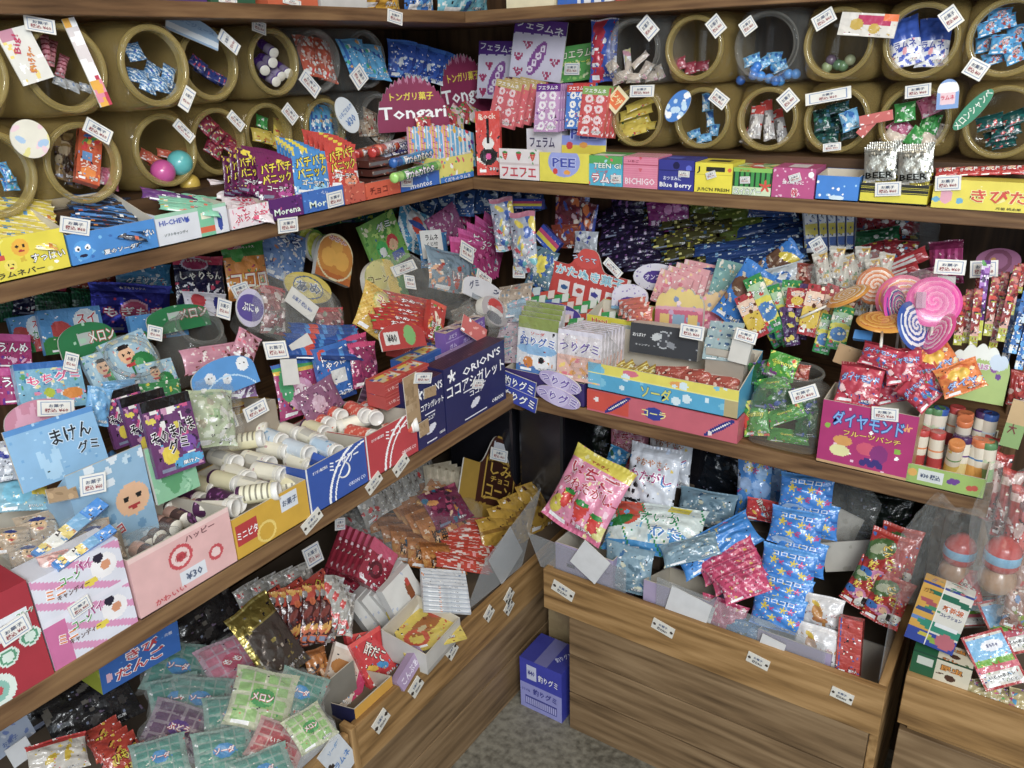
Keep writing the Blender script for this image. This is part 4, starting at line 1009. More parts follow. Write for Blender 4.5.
# price tags of this shelf
for x, y, w_, h_, a, wh, c, dd in ((75, 226, 30, 16, -5, 'on the blue face box', L2, -.004), (288, 225, 20, 15, 4, 'hanging at the purple tray edge', L2, -.006), (335, 199, 16, 15, 8, 'on the blue crackling candy tray', L2, -.004),
    (557, 137, 11, 8, -4, 'on the white ring candy box', B2, .082), (684, 174, 11, 6, -4, 'on the blueberry gum box', B2, -.004), (711, 175, 10, 7, 15, 'on the yellow gum box', B2, -.004), (745, 180, 10, 7, 0, 'on the watermelon box', B2, -.004),
    (616, 179, 10, 8, 0, 'on the turquoise candy box', B2, -.004), (795, 178, 12, 8, 15, 'on the magenta peach box', B2, -.004), (888, 189, 26, 14, -2, 'on the tray under the silver pouches', B2, -.005), (948, 183, 26, 15, -3, 'on the yellow dumpling box', B2, -.008)):
    price(c, x, y, w_, h_, a, wh, d=dd, tilt=0)
# tags stuck to the jars
for x, y, w_, h_, a, wh, c, dd in ((40, 25, 30, 15, 8, 'above the red striped sticks jar', L2, .015), (187, 99, 12, 22, -22, 'on the rim right of the blue candy jar', L2, .02), (229, 42, 10, 26, 48, 'beside the pale blue sign', L2, .05), (259, 27, 14, 12, 0, 'above the purple tube jar', L2, .10),
    (98, 131, 30, 14, -20, 'on the jar with the orange strip', L2, .045), (184, 131, 25, 9, -36, 'on the jar with the two balls', L2, .08), (236, 121, 20, 9, -34, 'on the dark red packet jar', L2, .12), (290, 114, 18, 11, -36, 'left of the round sign jar', L2, .14), (310, 84, 24, 12, -30, 'under the orange sprinkle jar', L2, .12), (359, 77, 17, 16, -40, 'on the light blue bag jar', L2, .1),
    (648, 28, 16, 20, 40, 'on the pastel candy jar', B2, .02), (716, 26, 16, 18, 36, 'on the amber jar with red pieces', B2, .02), (748, 26, 16, 14, 30, 'on the clear blue ball jar', B2, .02), (824, 19, 24, 14, 24, 'on the nearly empty jar', B2, .02), (951, 18, 20, 20, 34, 'on the blue and white bag jar', B2, .02), (976, 69, 20, 20, -36, 'under the upper right corner jar', B2, .02),
    (642, 91, 24, 12, -4, 'above the yellow packet jar', B2, .06), (719, 99, 18, 14, -36, 'on the small blue candy jar', B2, .06), (788, 100, 18, 17, 40, 'on the red topped bag jar', B2, .06), (828, 96, 46, 12, 2, 'above the dark green packet jar', B2, .06), (918, 91, 26, 13, -2, 'above the green and pink candy jar', B2, .06), (832, 147, 18, 8, 0, 'inside the dark green packet jar', B2, .05)):
    price(c, x, y, w_, h_, a, wh, d=dd, tilt=8)
D('bigtag', ('bg', '#e6e4dc'), ('busy', 12, .05, ['#f0d878', '#fff']), (T, 'Big!', .42, .72, .6, .16, '#c02a5a', None, 70), (T, 'まいうう～', .6, .4, .7, .22, '#e8a020', '#c83a2a', 70), ('rect', .05, .82, .5, .98, '#c88aa0'))
at('tag', 'bigtag', 'paper_tag', 'large white paper tag with Big lettering on the left jar', 'tag', L2, 25, 55, 32, 60, 28, d=.018, tilt=8, t=.002)
D('strtag', ('bg', '#e4dcdc'), ('busy', 14, .1, ['#c82a50', '#f0b030', '#fff', '#e88aa0']))
at('tag', 'strtag', 'paper_tag', 'long white and red paper strip on the left jar rim', 'tag', L2, 87, 62, 12, 96, 24, d=.016, tilt=8, t=.002)
D('sign_lb', ('bg', '#9ab8d4'), ('band', .1, .36, '#e4ecf0'), (T, 'いちごジュース', .5, .66, .8, .18, '#6a8ab8'))
at('arch', 'sign_lb', 'paper_tag', 'pale blue arched sign on a jar rim', 'tag', L2, 193, 29, 54, 22, -4, d=.075, tilt=8, t=.002)
D('sign_r', ('bg', '#dfe6ea'), (T, 'いちごミルク', .5, .62, .8, .25, '#4a7ab8'), (T, '¥30', .5, .34, .5, .2, '#4a7ab8'))
at('disc', 'sign_r', 'paper_tag', 'oval light blue sign on the lower jar near the fan sign', 'tag', L2, 347, 115, 20, 38, 32, d=.13, tilt=8, t=.002)
D('sign_o', ('bg', '#e8e4d4'), ('busy', 10, .12, ['#a8c8e8', '#f0d0d8', '#e8e090'])); at('disc', 'sign_o', 'paper_tag', 'round pastel paper disc between the left jars', 'tag', L2, 30, 139, 42, 36, -15, d=.03, tilt=8, t=.002)
D('sign_b', ('bg', '#3a80d0'), ('dots', 14, .08, ['#c8e4f8', '#fff'])); at('disc', 'sign_b', 'paper_tag', 'bean-shaped blue tag on the small blue candy jar', 'tag', B2, 678, 106, 20, 36, -36, d=.05, tilt=8, t=.002)
D('sign_y', ('bg', '#efe4b8'), ('rect', .1, .15, .9, .85, '#e8702c'), (T, 'ピザ', .5, .5, .7, .4, '#f8ecb0')); at('card', 'sign_y', 'paper_tag', 'orange and yellow tag left of the yellow packet jar', 'tag', B2, 617, 100, 16, 22, -40, d=.06, tilt=8, t=.002)
D('noodle', ('bg', '#dcd8d0'), ('rect', .3, .5, .9, .9, '#b8285a'), ('ell', .3, .5, .3, .25, '#c8a848'), ('ell', .62, .35, .25, .22, '#c8a848'), ('rect', .75, .7, 1, 1, '#e8702c')); at('flat', 'noodle', 'snack_packet', 'white and pink noodle snack packet hanging over two jar rims', 'snack', B2, 868, 25, 56, 24, -14, d=.015, tilt=8, t=.004)
D('bottle_t', ('bg', '#7aa0d8'), ('ell', .5, .7, .4, .2, '#f4f4f4'), ('rect', .15, .15, .85, .55, '#e8c8d0'), (T, 'ラムネ', .5, .38, .6, .15, '#d02a50')); at('arch', 'bottle_t', 'paper_tag', 'blue bottle-shaped tag right of the green and pink candy jar', 'tag', B2, 948, 94, 22, 30, -4, d=.045, tilt=8, t=.002)
D('green_t', ('bg', '#2a8a68'), (T, 'メロンシャンペ', .5, .5, .9, .5, '#e8f0e4')); at('disc', 'green_t', 'paper_tag', 'long slanted green oval tag on the teal packet jar', 'tag', B2, 973, 110, 56, 15, 52, d=.045, tilt=8, t=.002)
D('redtag', ('bg', '#c8605c'), ('busy', 6, .15, ['#fff', '#e8a8a0'])); at('tag', 'redtag', 'paper_tag', 'red and white ribbon tag between two lower jars', 'tag', B2, 876, 118, 34, 10, 4, d=.05, tilt=8, t=.002)
at('tag', 'redtag', 'paper_tag', 'red and white ribbon tag hanging slanted below another', 'tag', B2, 866, 128, 20, 9, 50, d=.05, tilt=8, t=.002)

# ---- things inside the jars
D('j_rs', ('bg', '#8a2a3c'), ('stripes', 90, 12, '#d88a98', .45)); D('j_bl', ('bg', '#3a78b0'), ('stripes', 60, 5, '#c8dce8', .3), ('busy', 6, .1, ['#dfe8ec', '#2a4ab8']))
D('j_cl', ('bg', '#b8bcc0'), ('busy', 10, .1, ['#e8ecee', '#5a80b8', '#98a0a8'])); D('j_nv', ('bg', '#2a3a80'), ('busy', 16, .1, ['#c8a0b8', '#e8e0d8', '#c83a50', '#1a1f4a']))
D('j_or', ('bg', '#c8501e'), ('busy', 10, .05, ['#3a68b0', '#e8c030', '#48a050', '#d82a30'], .6, .95), ('rect', .2, .4, .6, .56, '#6a9ad0'), ('disc', .5, .2, .12, '#f08a30'), (T, 'グミ', .5, .3, .7, .1, '#f8e8d8', '#c82a20'))
D('j_rd', ('bg', '#8a1c3a'), ('busy', 26, .06, ['#e8dcc8', '#1c1a1c', '#58a048', '#d8b830', '#c82a48'])); D('j_yl', ('bg', '#d8c04a'), ('busy', 10, .1, ['#b8302a', '#f0e8b0', '#3a6a48', '#c89a20']))
D('j_oc', ('bg', '#c8583a'), ('dots', 60, .035, ['#f0e4dc', '#e8b0a0', '#d82a2a', '#f4f0ec'])); D('j_lb', ('bg', '#58a8d8'), ('vband', .08, .2, '#2a6ab8'), ('dots', 16, .05, ['#f0f4f4', '#2a58a8', '#e8b060', '#48b090']))
D('j_br', ('bg', '#b8a088'), ('busy', 16, .1, ['#8a4a30', '#e0d0b8', '#c82a30', '#e8e0d0'])); D('j_bw', ('bg', '#dfe0e8'), ('band', .5, 1, '#2a52b0'), ('busy', 18, .06, ['#2a4ab8', '#e8a0a8', '#fff'], 0, .5), (T, 'ラムネ', .5, .4, .7, .16, '#2a3fa0'))
D('j_hv', ('bg', '#4aa0d8'), ('busy', 16, .1, ['#6a4034', '#e8e4dc', '#48a8e0', '#a83a30']), (T, 'ベル', .6, .5, .4, .35, '#c82a30', '#fff')); D('j_dg', ('bg', '#1c4a44'), ('busy', 12, .1, ['#2a6a8a', '#102a2c', '#3a8a68', '#48687a']))
D('j_cr', ('bg', '#a8a4a4'), ('band', .7, 1, '#b83028'), ('busy', 8, .1, ['#d8d4d0', '#7a7470'])); D('j_gn', ('bg', '#3a9a48'), ('busy', 6, .12, ['#a8e0a0', '#f0f0e8', '#2a7a38'])); D('j_pi', ('bg', '#c86a8c'), ('busy', 6, .12, ['#f0d0dc', '#a83a60']))
D('j_te', ('bg', '#0f4a48'), ('busy', 10, .12, ['#c8302c', '#1a7068', '#e8e4dc'], .1, .5))
def inj(des, items, ctx, d, lab, cat='candy', name='wrapped_candy', kind='small', grp=None, t=.012, tilt=25):
    for i, (x, y, w_, h_, a) in enumerate(items):
        at(kind, des, name, lab if len(items) == 1 else lab+', '+ORD[i]+' from the left', cat, ctx, x, y, w_, h_, a, d=d+.012*(i % 3), tilt=tilt, t=t, group=grp or (lab if len(items) > 1 else None))
inj('j_rs', [(46, 50, 9, 32, 8), (52, 53, 9, 26, -8), (62, 66, 11, 22, -14)], L2, .06, 'red striped candy stick in the leftmost jar', name='candy_stick')
inj('j_cl', [(60, 82, 16, 8, -10), (72, 86, 18, 9, -8), (86, 88, 14, 8, 0)], L2, .05, 'clear wrapped candy at the bottom of the leftmost jar')
inj('j_bl', [(134, 52, 16, 20, 30), (138, 76, 20, 14, 10), (152, 72, 18, 16, -20), (160, 84, 16, 16, 10), (168, 76, 14, 20, -10), (172, 88, 12, 12, 40), (148, 86, 18, 12, -5)], L2, .06, 'blue and clear wrapped candy in the second upper left jar')
inj('j_nv', [(198, 64, 20, 10, -30), (206, 72, 26, 10, -12), (216, 78, 28, 11, -8), (222, 80, 22, 9, -6)], L2, .14, 'navy printed packet in the third upper left jar', t=.006)
D('tube_p', ('bg', '#5a2a98'), ('band', .5, .95, '#a89ab8'), ('busy', 10, .06, ['#2a3a8a', '#fff', '#7a4ab8']))
TB = bottle('tube_p', .010, .05, 'plastic', 16, 12)
for i, (a, b) in enumerate((((262, 44), (278, 56)), ((262, 58), (276, 64)), ((268, 66), (286, 80)), ((278, 66), (292, 76)), ((258, 62), (268, 74)), ((264, 74), (280, 84)))):
    A, B = L2.hit(*a, .18), L2.hit(*b, .12); v = B-A; v /= np.linalg.norm(v); X = np.cross(v, [0, 0, 1.0]); X /= np.linalg.norm(X); Y = np.cross(v, X)
    o = link('candy_tube', TB); o.matrix_world = mat4(X, Y, v, A); tag(o, 'purple candy tube in the upper left jar, %s from the top' % ORD[i], 'candy tube', 'purple tubes in a jar')
inj('j_oc', [(308, 56, 18, 44, 18), (324, 60, 18, 44, 12)], L2, .17, 'orange candy bag with white sprinkles in the clear jar', kind='bag')
inj('j_lb', [(356, 58, 24, 42, 22), (374, 62, 22, 38, 18)], L2, .15, 'light blue dotted candy bag in the clear jar', kind='bag')
inj('j_or', [(88, 158, 24, 52, -4)], L2, .10, 'orange gummy strip packet standing in the lower left jar', kind='flat')
D('j_gb', ('bg', '#5a4630'), ('busy', 12, .1, ['#8a7040', '#2a2018', '#b0a080'])); inj('j_gb', [(64, 156, 20, 50, 2), (72, 166, 16, 44, 6)], L2, .12, 'brown clear bag beside the orange strip packet', kind='bag')
inj('j_pi', [(104, 176, 14, 18, 10), (112, 184, 14, 12, 0)], L2, .11, 'pink candy right of the orange strip packet')
def ball(x, y, r, c, d, lab, ctx=L2, grp=None):
    P = ctx.hit(x, y, d); mb = MB(); n = 20
    mb.lathe([(max(.0004, r*math.sin(PI*i/14)), -r*math.cos(PI*i/14)) for i in range(15)], lin(c), MAT['plastic'], n)
    o = link('candy_ball', mb.mesh('ball')); o.location = P; tag(o, lab, 'ball', grp)
ball(163, 172, .021, '#c84a94', .11, 'magenta ball in the lower left jar'); ball(180, 163, .022, '#5ab4b4', .11, 'turquoise ball in the lower left jar'); ball(190, 184, .018, '#c8a83a', .12, 'yellow ball low in the jar with two bigger balls')
inj('j_oc', [(150, 158, 24, 10, -20), (158, 164, 20, 10, -10), (170, 155, 26, 8, 5)], L2, .15, 'orange printed packet behind the balls')
inj('j_rd', [(206, 124, 22, 16, -40), (214, 132, 24, 16, -36), (228, 142, 26, 14, -20), (234, 148, 20, 14, -25), (214, 148, 20, 16, -20)], L2, .16, 'dark red patterned packet in the lower left jar')
inj('j_yl', [(262, 136, 20, 14, 10), (272, 140, 20, 12, -10), (280, 130, 14, 20, 0)], L2, .2, 'yellow noodle snack packet in the small lower jar'); inj('j_gn', [(262, 122, 12, 12, 0)], L2, .21, 'green candy box in the small lower jar')
inj('j_lb', [(316, 122, 14, 32, 4), (326, 122, 14, 34, 8), (336, 130, 16, 26, 16)], L2, .2, 'pale blue and red packet in the jar by the round sign')
inj('j_br', [(366, 128, 18, 18, 20), (376, 132, 18, 16, -20), (370, 118, 14, 16, 0), (384, 136, 14, 14, 10)], L2, .2, 'brown snack packet in the clear lower jar')
inj('j_lb', [(6, 172, 10, 22, 30), (10, 184, 16, 14, 20)], L2, .1, 'blue and pink packet in the jar at the left edge')
D('pastel', ('bg', '#d8c8b8'), ('busy', 5, .15, ['#e8e0a0', '#e8a8b8', '#fff']))
inj('pastel', [(612, 66, 12, 10, 30), (622, 76, 16, 10, 10), (628, 64, 8, 30, 6), (640, 60, 22, 6, 40), (646, 70, 10, 18, -30), (652, 76, 14, 10, 0), (634, 78, 14, 10, -10), (618, 80, 12, 8, 10), (660, 72, 8, 14, 20)], B2, .08, 'pale pastel candy stick in the clear upper jar')
D('redp', ('bg', '#a8384a'), ('busy', 4, .15, ['#c87080'])); inj('redp', [(678, 64, 16, 12, 5), (690, 68, 12, 12, 0), (702, 66, 14, 10, -5)], B2, .12, 'red candy piece in the second upper back jar')
R_ = random.Random(3)
for i in range(16):
    ball(740+R_.random()*56, 66+R_.random()*17, .0095, ['#1f7ad8', '#2a90e4', '#3aa0f0', '#1a66c4'][i % 4], .08+.01*(i % 4), 'bright blue round candy, one of many in the clear upper jar', B2, 'blue round candies')
D('bchip', ('bg', '#6ab0dc'), ('busy', 6, .15, ['#e8f4f8', '#2a70c0'])); inj('bchip', [(752, 60, 18, 10, 10), (762, 64, 18, 10, 30), (774, 58, 16, 12, -10), (780, 66, 16, 10, 15)], B2, .09, 'blue and white wrapped candy above the blue round candies')
for i, (x, y, c) in enumerate(((831, 60, '#6a5a6a'), (838, 65, '#5a7a5a'), (827, 67, '#9aa878'), (850, 60, '#a8b088'), (843, 66, '#6a8a60'))): ball(x, y, .010, c, .10, 'dull marble candy, %s of five in the nearly empty jar' % ORD[i], B2)
inj('j_bw', [(905, 42, 34, 48, 8), (934, 42, 34, 50, -8)], B2, .07, 'blue and white ramune bag in the upper jar', kind='bag', t=.02)
inj('j_hv', [(988, 28, 24, 14, 10), (1004, 22, 26, 14, 5), (986, 44, 22, 16, 0), (1002, 44, 24, 20, -10), (994, 58, 26, 12, 10), (1016, 34, 20, 18, 0), (1014, 54, 22, 18, 20), (1000, 14, 24, 12, -10)], B2, .07, 'light blue and brown packet in the upper right corner jar')
inj('j_yl', [(640, 104, 30, 8, 10), (636, 112, 34, 10, 5), (634, 122, 34, 14, 14), (632, 131, 30, 10, 5), (640, 126, 32, 8, -8)], B2, .11, 'yellow printed packet in the lower back jar', t=.006)
inj('bchip', [(706, 102, 8, 18, 0), (710, 118, 8, 16, 5), (694, 134, 14, 8, 10), (704, 138, 16, 8, 0), (714, 130, 10, 12, -10)], B2, .12, 'small blue candy in the lower back jar')
inj('j_cr', [(756, 122, 14, 34, -10), (768, 120, 12, 40, 5), (780, 126, 12, 34, 12), (748, 136, 10, 18, -30)], B2, .11, 'clear bag with red top in the lower back jar')
inj('j_dg', [(822, 120, 18, 22, 5), (838, 108, 24, 10, 5), (834, 124, 18, 20, 0), (826, 138, 26, 14, -5), (848, 130, 18, 18, 8)], B2, .11, 'dark green and teal packet in the lower back jar'); inj('bchip', [(850, 120, 20, 20, 14)], B2, .09, 'pale blue packet among the dark green packets')
for i, (x, y, de) in enumerate(((905, 112, 'j_gn'), (929, 106, 'j_pi'), (900, 128, 'j_pi'), (917, 138, 'j_gn'), (930, 124, 'j_gn'), (910, 144, 'j_gn'), (926, 140, 'pastel'), (894, 138, 'pastel'), (936, 132, 'pastel'))):
    at('small', de, 'wrapped_candy', ('green', 'pink', 'white')[('j_gn', 'j_pi', 'pastel').index(de)]+' capsule candy, %s from the top in the lower jar' % ORD[i], 'candy', B2, x, y, 22, 19, 20*i, d=.10+.01*(i % 3), t=.02, tilt=20, group='capsule candies in a jar')
inj('j_te', [(990, 122, 30, 14, 10), (1006, 128, 32, 16, 5), (1000, 136, 34, 14, 12), (1014, 118, 26, 14, 20), (1004, 144, 26, 8, 5)], B2, .11, 'dark teal packet in the lower right jar')
# ================================================================ lower shelf, left wall
ZL = Zone(L3, (.10, .34, .55), 28)
# ---- printed fronts standing along the edge
D('f_vita', ('bg', '#d3a41e'), ('rect', .02, .3, .30, .8, '#b8282a'), (T, 'ミニビタ', .16, .55, .26, .24, '#fff'), ('ring', .40, .3, .26, .2, '#eccf6a'), ('rect', .62, .52, .86, .92, '#dfe4ea'), (T, 'お菓子', .74, .72, .2, .16, '#54607a'))
def swoosh(): return [('ring', 1.02, -.02, 1.12, 1.06, '#fff'), ('ring', 1.05, -.05, 1.02, .98, '#fff')]
D('f_sour', ('bg', '#1f4fa8'), *swoosh(), (T, 'ミニサワー', .62, .78, .5, .2, '#fff'), (T, 'オリオン株式会社', .22, .84, .24, .08, '#fff'), (T, 'ORION CO', .8, .2, .3, .08, '#dfe8ff'), ('vband', 0, .02, '#e8e8e8'))
D('f_cola', ('bg', '#bf2c34'), *swoosh(), (T, 'ミニコーラ', .62, .78, .5, .2, '#fff'), (T, 'オリオン株式会社', .22, .84, .24, .08, '#fff'), (T, 'ORION CO', .8, .2, .3, .08, '#ffe8e8'), ('vband', 0, .02, '#e8e8e8'))
sbox('tray', 'f_vita', 'display_box', 'mustard yellow tray of little drink-shaped candy bottles', 'display box', L3, (238, 556), (310, 512), (272, 498), .0, .20, hb=.062)
sbox('tray', 'f_sour', 'display_box', 'royal blue tray with two white swooshes at the shelf edge', 'display box', L3, (311, 512), (368, 476), (340, 451), .0, .20, hb=.065)
sbox('tray', 'f_cola', 'display_box', 'red tray with two white swooshes at the shelf edge', 'display box', L3, (369, 475), (418, 444), (393, 422), .0, .20, hb=.065)
D('f_pink', ('bg', '#e3b3b0'), ('band', .93, 1, '#eccac4'), ('disc', .46, .62, .2, '#c8404a'), ('disc', .46, .62, .15, '#efd0cc'), ('disc', .46, .62, .08, '#c8404a'), ('disc', .80, .38, .13, '#c8404a'), ('disc', .80, .38, .08, '#efd0cc'), (T, 'ハッピー', .68, .85, .3, .1, '#704048'), (T, '小梅堂', .46, .62, .12, .12, '#b02a38'), (T, 'かわいい', .3, .12, .3, .09, '#c8404a'), ('rect', .42, .14, .68, .36, '#dfe2e8'), (T, '¥30', .55, .25, .16, .12, '#54607a'))
sbox('tray', 'f_pink', 'display_box', 'pale pink box with red flower emblem at the shelf edge', 'display box', L3, (140, 614), (237, 557), (190, 527), .0, .16, hb=.07)
D('f_cow', ('bg', '#dfe0ea'), ('stripes', 60, 5, '#d890b8', .35), ('rect', .0, .0, .24, .5, '#cf6a9e'), ('band', .48, .54, '#e4e2ec'), *[k for y in (.30, .80) for k in (('disc', .78, y, .13, '#f4f0f0'), ('disc', .74, y+.1, .05, '#2a2438'), ('disc', .80, y, .05, '#d8926a'), ('ell', .60, y-.1, .07, .04, '#e8d038'), (T, 'ミニ', .22, y-.02, .2, .1, '#e0803a', '#fff'), (T, 'コーン', .40, y+.05, .22, .12, '#48a040', '#fff'), (T, 'パイ', .56, y+.11, .18, .12, '#b02a80', '#fff'), (T, 'キャンディー', .4, y-.09, .36, .06, '#5a3a28'))])
sbox('box', 'f_cow', 'candy_box', 'white and pink pie candy box with a small cow, printed twice', 'box', L3, (55, 669), (137, 616), (110, 542), .002, .05)
D('f_red', ('bg', '#a81a2e'), ('rect', .45, .56, .93, .76, '#e4e6ea'), ('disc', .62, .40, .09, '#d8e8dc'), ('disc', .88, .48, .09, '#d8e8dc'), ('ring', .62, .40, .07, .05, '#5a9a78'), ('ring', .88, .48, .07, .05, '#5a9a78'), ('disc', .42, .14, .16, '#dfeae0'), ('disc', .42, .14, .1, '#8ac0b0'), ('disc', .42, .14, .05, '#c8404a'), (T, 'フルーツ', .9, .72, .18, .12, '#2a8a48', '#fff'), (T, 'お菓子', .68, .68, .3, .06, '#54607a'))
sbox('box', 'f_red', 'candy_box', 'crimson red fruit candy box at the left picture edge', 'box', L3, (-40, 730), (54, 672), (30, 578), .0, .10)
D('k_bran', ('bg', '#b8a878'), ('busy', 20, .07, ['#e8d040', '#5a4a28', '#d8d0b8', '#8a7a50']))
ZL('bag', 'k_bran', 8, 596, 60, 40, 18, 'yellow and brown clear candy bag on top of the crimson box', d=.05, tilt=60, t=.03)
ZL('wrap', 'clearbag', 12, 588, 70, 46, 18, 'crumpled clear bag above the crimson box', d=.045, tilt=60, t=.03)
ZL.tag(14, 630, 34, 18, 28, 'on the crimson fruit candy box', d=-.003, tilt=0)
ZL.tag(80, 607, 24, 13, 25, 'on the pie candy box with the cow', d=-.001, tilt=0)

# ---- the little bottles in the three trays
def mini(name, ops):
    D(name, *ops); return bottle(name, .0152, .056, 'card', 22, 18)
CAPM = MB(); CAPM.lathe([(.0005, .0565), (.0145, .0565), (.0151, .058), (.0151, .065), (.0140, .0665), (.0125, .0662), (.0115, .0645), (.0005, .0642)], lin('#e9e6df'), MAT['plastic'], 20); CAPM = CAPM.mesh('bottle_cap')
MN = {'w': mini('m_white', [('bg', '#e6e2d6'), ('band', .15, .9, '#efe9d4'), ('busy', 8, .05, ['#c8a0a0', '#d8d0b0']), ('rect', .55, .2, .75, .8, '#c8c4b8')]),
      'y': mini('m_yellow', [('bg', '#e2dab0'), ('rect', 0, .1, .4, .9, '#ece6c8'), ('stripes', 90, 24, '#8a8470', .3), ('rect', .35, 0, 1, 1, '#e4dcb4'), ('band', 0, .12, '#4a1e48')]),
      'b': mini('m_blue', [('bg', '#d6e2ec'), ('busy', 10, .06, ['#7aa8d0', '#e8f0f4', '#e8b0a8']), ('rect', .3, .1, .5, .9, '#bcd4e8')]),
      'p': mini('m_purple', [('bg', '#4a1c46'), ('dots', 24, .05, ['#8a4a86', '#3a1238', '#b07aa8']), ('rect', .4, .2, .6, .9, '#e4dccc'), ('band', .9, 1, '#e8e4dc')]),
      'r': mini('m_red', [('bg', '#d84a2c'), ('stripes', 40, 4, '#e8a890', .2), ('band', .94, 1, '#ece4dc'), ('rect', .6, .2, .8, .5, '#ece0d4')])}
def minis(lst, z, lab, grp):
    for i, (c, x0, y0, x1, y1) in enumerate(lst):
        nm = {'w': 'cream', 'y': 'pale yellow', 'b': 'pale blue', 'p': 'purple', 'r': 'orange red'}[c]
        zz = L3.z+z[i % len(z)]+.012; A = hit_ax(x0, y0, 2, zz); B = hit_ax(x1, y1, 2, zz+.004)
        v = B-A; v /= np.linalg.norm(v); X = np.cross(v, [0, 0, 1.0]); X /= np.linalg.norm(X); Y = np.cross(v, X)
        a = i*1.9; X, Y = X*math.cos(a)+Y*math.sin(a), Y*math.cos(a)-X*math.sin(a)
        o = link('candy_bottle', MN[c]); o.matrix_world = mat4(X, Y, v, A); link('cap', CAPM, o)
        tag(o, nm+' little candy bottle with white cap, '+ORD[i]+lab, 'candy bottle', grp)
g1 = [('y', 194, 482, 222, 492), ('p', 176, 496, 206, 502), ('p', 186, 512, 218, 520), ('y', 214, 478, 244, 486), ('w', 228, 470, 256, 482), ('p', 214, 496, 242, 506), ('w', 240, 484, 270, 492), ('p', 198, 508, 226, 508), ('y', 238, 496, 268, 492),
      ('w', 256, 470, 288, 476), ('w', 246, 458, 276, 466), ('y', 226, 444, 252, 440), ('y', 268, 490, 300, 484), ('w', 214, 456, 240, 464)]
minis(g1, (.028, .024, .034, .046, .05, .052, .05, .056, .06, .052, .05, .072, .034, .058, .03), ' of the bottles in the mustard tray', 'bottles in the mustard tray')
g2 = [('b', 262, 434, 290, 444), ('w', 280, 428, 308, 438), ('b', 288, 446, 316, 456), ('w', 302, 434, 328, 446), ('b', 316, 444, 346, 456), ('w', 262, 448, 288, 452), ('w', 290, 460, 318, 470), ('b', 320, 462, 344, 470), ('w', 266, 430, 240, 428), ('y', 306, 426, 328, 434), ('w', 338, 440, 362, 446)]
minis(g2, (.062, .056, .058, .06, .062, .05, .04, .034, .074, .058, .04), ' of the bottles in the blue tray', 'bottles in the blue tray')
g3 = [('r', 310, 418, 334, 426), ('r', 322, 410, 346, 418), ('r', 350, 408, 374, 420), ('r', 366, 408, 386, 428), ('r', 350, 432, 376, 438), ('r', 384, 432, 400, 428), ('w', 338, 428, 356, 422), ('r', 334, 434, 318, 430)]
minis(g3, (.058, .062, .064, .06, .052, .04, .05, .04), ' of the bottles in the red tray', 'bottles in the red tray')
D('bluebar', ('bg', '#1a4fae'), ('band', 0, .3, '#123a88')); ZL('box', 'bluebar', 325, 464, 30, 10, -18, 'small glossy blue candy stick among the bottles', nm='candy_stick', cat='candy', z=.06, tilt=50, t=.01)
# little chocolate pots in the pink box
D('pot', ('bg', '#5a4440'), ('band', .6, 1, '#d8a894'), ('busy', 6, .2, ['#7a5a50', '#e8d0c4']))
POT = bottle('pot', .0125, .045, 'plastic', 16, 12)
for i, (x0, y0, x1, y1) in enumerate(((150, 546, 122, 532), (160, 538, 132, 526), (176, 528, 150, 520), (186, 520, 164, 510), (198, 512, 174, 500), (156, 556, 134, 548), (128, 556, 118, 542), (172, 508, 158, 496), (204, 516, 192, 500), (168, 544, 146, 536))):
    rod(POT, 'chocolate_pot', 'brown chocolate pot with peach lid in the pale pink box, %s' % ORD[i], 'candy pot', L3, (x0, y0), (x1, y1), .045+.006*(i % 3), group='chocolate pots in the pink box', L=.045)
ZL('wrap', 'clear', 152, 545, 70, 40, 28, 'clear film over the chocolate pots', z=.07, tilt=60, t=.03)
# crayon blue gummy boxes
D('maken', ('bg', '#86b6dc'), ('band', .9, 1, '#4a8ac8'), ('dots', 30, .02, ['#a8d0ec', '#6aa4d4']), ('ell', .30, .36, .07, .2, '#a8d0ec', 8), ('ell', .44, .36, .07, .2, '#a8d0ec', -8), ('disc', .37, .18, .14, '#a8d0ec'), ('disc', .32, .2, .015, '#233'), ('disc', .42, .2, .015, '#233'), (T, 'まけん', .68, .68, .46, .24, '#1c2028', '#cfe4f4'), (T, 'グミ', .82, .40, .24, .18, '#1c2028', '#cfe4f4'))
ZL('card', 'maken', 58, 448, 92, 62, 19, 'light blue card with black writing and a pale rabbit', d=.17, tilt=16, t=.004)
D('mpink', ('bg', '#c8849c'), ('disc', .32, .42, .3, '#d8a0b8'), ('ell', .22, .75, .06, .2, '#d8a0b8', 10), ('ell', .40, .75, .06, .2, '#d8a0b8', -8), ('disc', .25, .42, .04, '#334'), ('disc', .42, .42, .04, '#334'), ('ell', .72, .34, .1, .1, '#8a3a78'), (T, 'グミ', .88, .48, .2, .26, '#5a2a4a', '#fff'))
ZL('arch', 'mpink', 42, 422, 74, 46, 12, 'dusty pink arched card with a rabbit face', d=.24, tilt=16, t=.003)
ZL.tag(56, 408, 37, 16, 2, 'on the dusty pink rabbit card', d=.232, tilt=16)
D('tuna', ('bg', '#8fb6d2'), ('dots', 40, .03, ['#c4dcea', '#6a9ac0', '#dfe8ee']), ('band', 0, .05, '#2a58a8'), ('smile', .74, .62, .13, '#e8b890'), (T, 'ツナチョ', .28, .42, .52, .26, '#c03a4c', '#f0f0f0', 14), (T, 'ヨーグルト', .34, .18, .3, .09, '#d84a50', '#fff'))
sbox('tray', 'tuna', 'display_box', 'pale blue tray with a round smiling face, holding ice-cone candies', 'display box', L3, (80, 534), (152, 494), (116, 455), .10, .12, hb=.10, base=.0)
